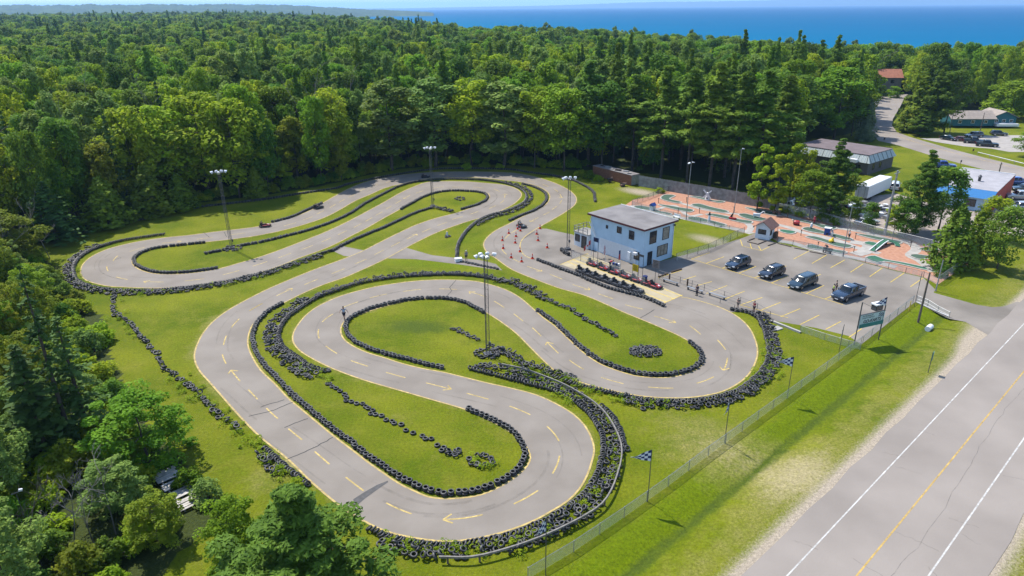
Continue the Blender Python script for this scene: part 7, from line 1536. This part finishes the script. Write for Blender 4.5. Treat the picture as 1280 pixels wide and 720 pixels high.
# local: gable wall along +x (y = 0 plane), depth along +y
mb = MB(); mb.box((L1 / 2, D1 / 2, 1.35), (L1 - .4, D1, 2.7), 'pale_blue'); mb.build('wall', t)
mb = MB(); mb.add([(-.5, -.6, 2.75), (-.5, D1 + .5, 2.75), (3.2, D1 + .5, 3.7), (3.2, -.6, 3.7)], [(0, 3, 2, 1)], 'blueroof'); mb.build('lower_roof', t)
mb = MB(); mb.add([(3.2, -.6, 3.72), (3.2, D1 + .5, 3.72), (L1 + .4, D1 + .5, 4.25), (L1 + .4, -.6, 4.25), (3.2, -.6, 3.58), (3.2, D1 + .5, 3.58), (L1 + .4, D1 + .5, 4.1), (L1 + .4, -.6, 4.1)], [(0, 3, 2, 1), (4, 5, 6, 7), (0, 4, 7, 3), (1, 2, 6, 5), (2, 3, 7, 6)], 'greyroof'); rf = mb.build('roof', t)
MB().box((L1 + .3, D1 / 2 - .05, 4.3), (.25, D1 + 1.0, .14), 'white').build('edge_trim', rf); MB().lathe([(.28, 0), (.28, .8), (.42, .85), (.1, 1.3)], 'dark_steel', 8, (10, 4, 4.0)).build('roof_vent', rf)
mb = MB(); mb.add([(-.3, -.62, 0), (L1 + .3, -.62, 0), (L1 + .3, -.62, 4.1), (3.2, -.62, 3.6), (-.4, -.62, 2.7), (-.3, -.5, 0), (L1 + .3, -.5, 0), (L1 + .3, -.5, 4.1), (3.2, -.5, 3.6), (-.4, -.5, 2.7)], [(0, 1, 2, 3, 4), (9, 8, 7, 6, 5), (0, 4, 9, 5), (1, 6, 7, 2), (2, 7, 8, 3), (3, 8, 9, 4)], 'redwall'); mb.build('gable', t); win_y(6, .8, 2.4, 1.5, t, y=-.63, div=2, fm='white'); win_x(3, .8, 1.8, 1.4, t, x=.2, div=2)
def house(px, py, rz, Lh, Dh, hw, hr, label, ridge='x', deck=False):
    t = thing('teal_house', label, 'house', G(px, py), rz); mb = MB(); mb.box((Lh / 2, Dh / 2, hw / 2), (Lh, Dh, hw), 'tealwall')
    if ridge == 'y': mb.add([(0, 0, hw), (Lh, 0, hw), (Lh / 2, 0, hr), (0, Dh, hw), (Lh, Dh, hw), (Lh / 2, Dh, hr)], [(0, 1, 2), (4, 3, 5)], 'tealwall')
    else: mb.add([(0, 0, hw), (0, Dh, hw), (0, Dh / 2, hr), (Lh, 0, hw), (Lh, Dh, hw), (Lh, Dh / 2, hr)], [(0, 2, 1), (3, 4, 5)], 'tealwall')
    mb.build('wall', t); mb = MB(); e = .5
    for s in (0, 1):
        if ridge == 'y': x0 = -e if s == 0 else Lh + e; z0 = hr - (Lh / 2 + e) * (hr - hw) / (Lh / 2); V = [(x0, -e, z0), (x0, Dh + e, z0), (Lh / 2, Dh + e, hr + .06), (Lh / 2, -e, hr + .06)]
        else: y0 = -e if s == 0 else Dh + e; z0 = hr - (Dh / 2 + e) * (hr - hw) / (Dh / 2); V = [(-e, y0, z0), (Lh + e, y0, z0), (Lh + e, Dh / 2, hr + .06), (-e, Dh / 2, hr + .06)]
        mb.add(V + [(x, y, z + .15) for x, y, z in V], [(0, 1, 2, 3), (4, 7, 6, 5), (0, 4, 5, 1), (1, 5, 6, 2), (2, 6, 7, 3), (3, 7, 4, 0)], 'tan_roof')
    mb.build('roof', t)
    for k in range(3): win_y(Lh * (.2 + .3 * k), .9, 1.1, 1.0, t, fm='white', div=2)
    if deck: MB().box((Lh * .5, -1.4, .4), (Lh * .9, 2.6, .8), 'white').build('deck', t)
house(1188, 157.5, R(-3), 14, 7, 2.5, 4.4, 'long teal house with a tan roof partly behind the bare dead tree', 'x'); house(1238, 156.5, R(-3), 8, 9, 2.7, 4.4, 'gabled teal house with a white deck at the right', 'y', True)
t = thing('red_roofed_house', 'house with an orange-red roof deep among trees beyond the side road', 'house', G(1096, 113), R(-10)); M['orange_roof'] = mat('orange_red_roof', (.38, .15, .09), .85, .15, 1); MB().box((4, 4, 3), (12, 9, 6), 'tan_roof').build('wall', t); MB().add([(-2.6, -1, 5.9), (10.6, -1, 5.9), (10.6, 9, 5.9), (-2.6, 9, 5.9), (-2.6, 4, 9.5), (10.6, 4, 9.5)], [(0, 1, 5, 4), (2, 3, 4, 5), (0, 4, 3), (1, 2, 5)], 'orange_roof').build('roof', t); win_y(2, 3.5, 1.4, 1.3, t, y=-.51); win_y(6, 3.5, 1.4, 1.3, t, y=-.51)
# yard clutter
junk = [((1040, 262), 'tarp-grey heap of crates beside the open bright pine'), ((1055, 258), 'rust and white heap of scrap left of the box trailer'), ((1092, 258), 'dark pile of parts under the side of the box trailer'), ((1100, 264), 'heap of red and grey scrap below the box trailer'), ((1108, 270), 'pile of pale boxes right of the trailer wheels'), ((1075, 273), 'low pile of boards in the dirt yard'), ((1125, 262), 'pile of yellow and pale lumber near the thick utility pole'), ((995, 252), 'pale stack behind the slender yard trees'), ((985, 246), 'white and dark stack beyond the end of the board fence'), ((1012, 254), 'orange and grey stack in the shade of the yard pines')]
for k, ((x, y), lab) in enumerate(junk):
    t = thing('scrap_pile', lab, 'scrap', G(x, y), rng.uniform(0, 3))
    for j in range(6): MB().box((rng.normal(0, 1.1), rng.normal(0, .8), .35), (rng.uniform(.5, 1.8), rng.uniform(.4, 1.2), .7), ['white', 'rust', 'dark_steel', 'wood', 'lamp_white', 'redwall' if k in (3, 9) else 'steel'][j], rng.uniform(0, 3)).build('scrap_piece', t)
t = thing('roadside_guardrail', 'grey guardrail along the far side of the side road', 'guardrail', G(1222, 193)); A = G(1222, 193); P = GP([(1222, 193), (1250, 200), (1290, 210)]) - A
for q in resample(P, 4.0): MB().box((q[0], q[1], .35), (.12, .12, .7), 'wood').build('post', t)
mb = MB(); mb.tube([(p[0], p[1], .6) for p in P], .13, 'steel', 5); mb.build('rail', t)
post_sign(1105, 176, 171.5, .5, .7, 'black', 'small black sign at the inner bend of the side road', 0); post_sign(1200, 207, 200, .5, .6, 'dark_steel', 'small mailbox-like sign beside the bright blue pickup', .4); post_sign(1216, 190, 186, .5, .6, 'brown_wood', 'small brown post sign on the verge of the gravel lot', .2)

# ------------------------------------------------------------------ air
hm = bpy.data.materials.new('haze'); hm.use_nodes = True; nt = hm.node_tree; nt.nodes.clear(); v = nt.nodes.new("ShaderNodeVolumePrincipled"); v.inputs["Color"].default_value = (.36, .62, 1.0, 1); v.inputs["Density"].default_value = 0.000065; v.inputs["Anisotropy"].default_value = 0.1
ou = nt.nodes.new("ShaderNodeOutputMaterial"); nt.links.new(v.outputs[0], ou.inputs["Volume"])
mb = MB(); mb.box((7500, 30000, 150), (105900, 61000, 560), M['white']); o = mb.build('haze'); o.data.materials.clear(); o.data.materials.append(hm); tag(o, 'thin blue haze over the far woods and the lake', 'haze', kind='stuff')
bpy.context.view_layer.update()
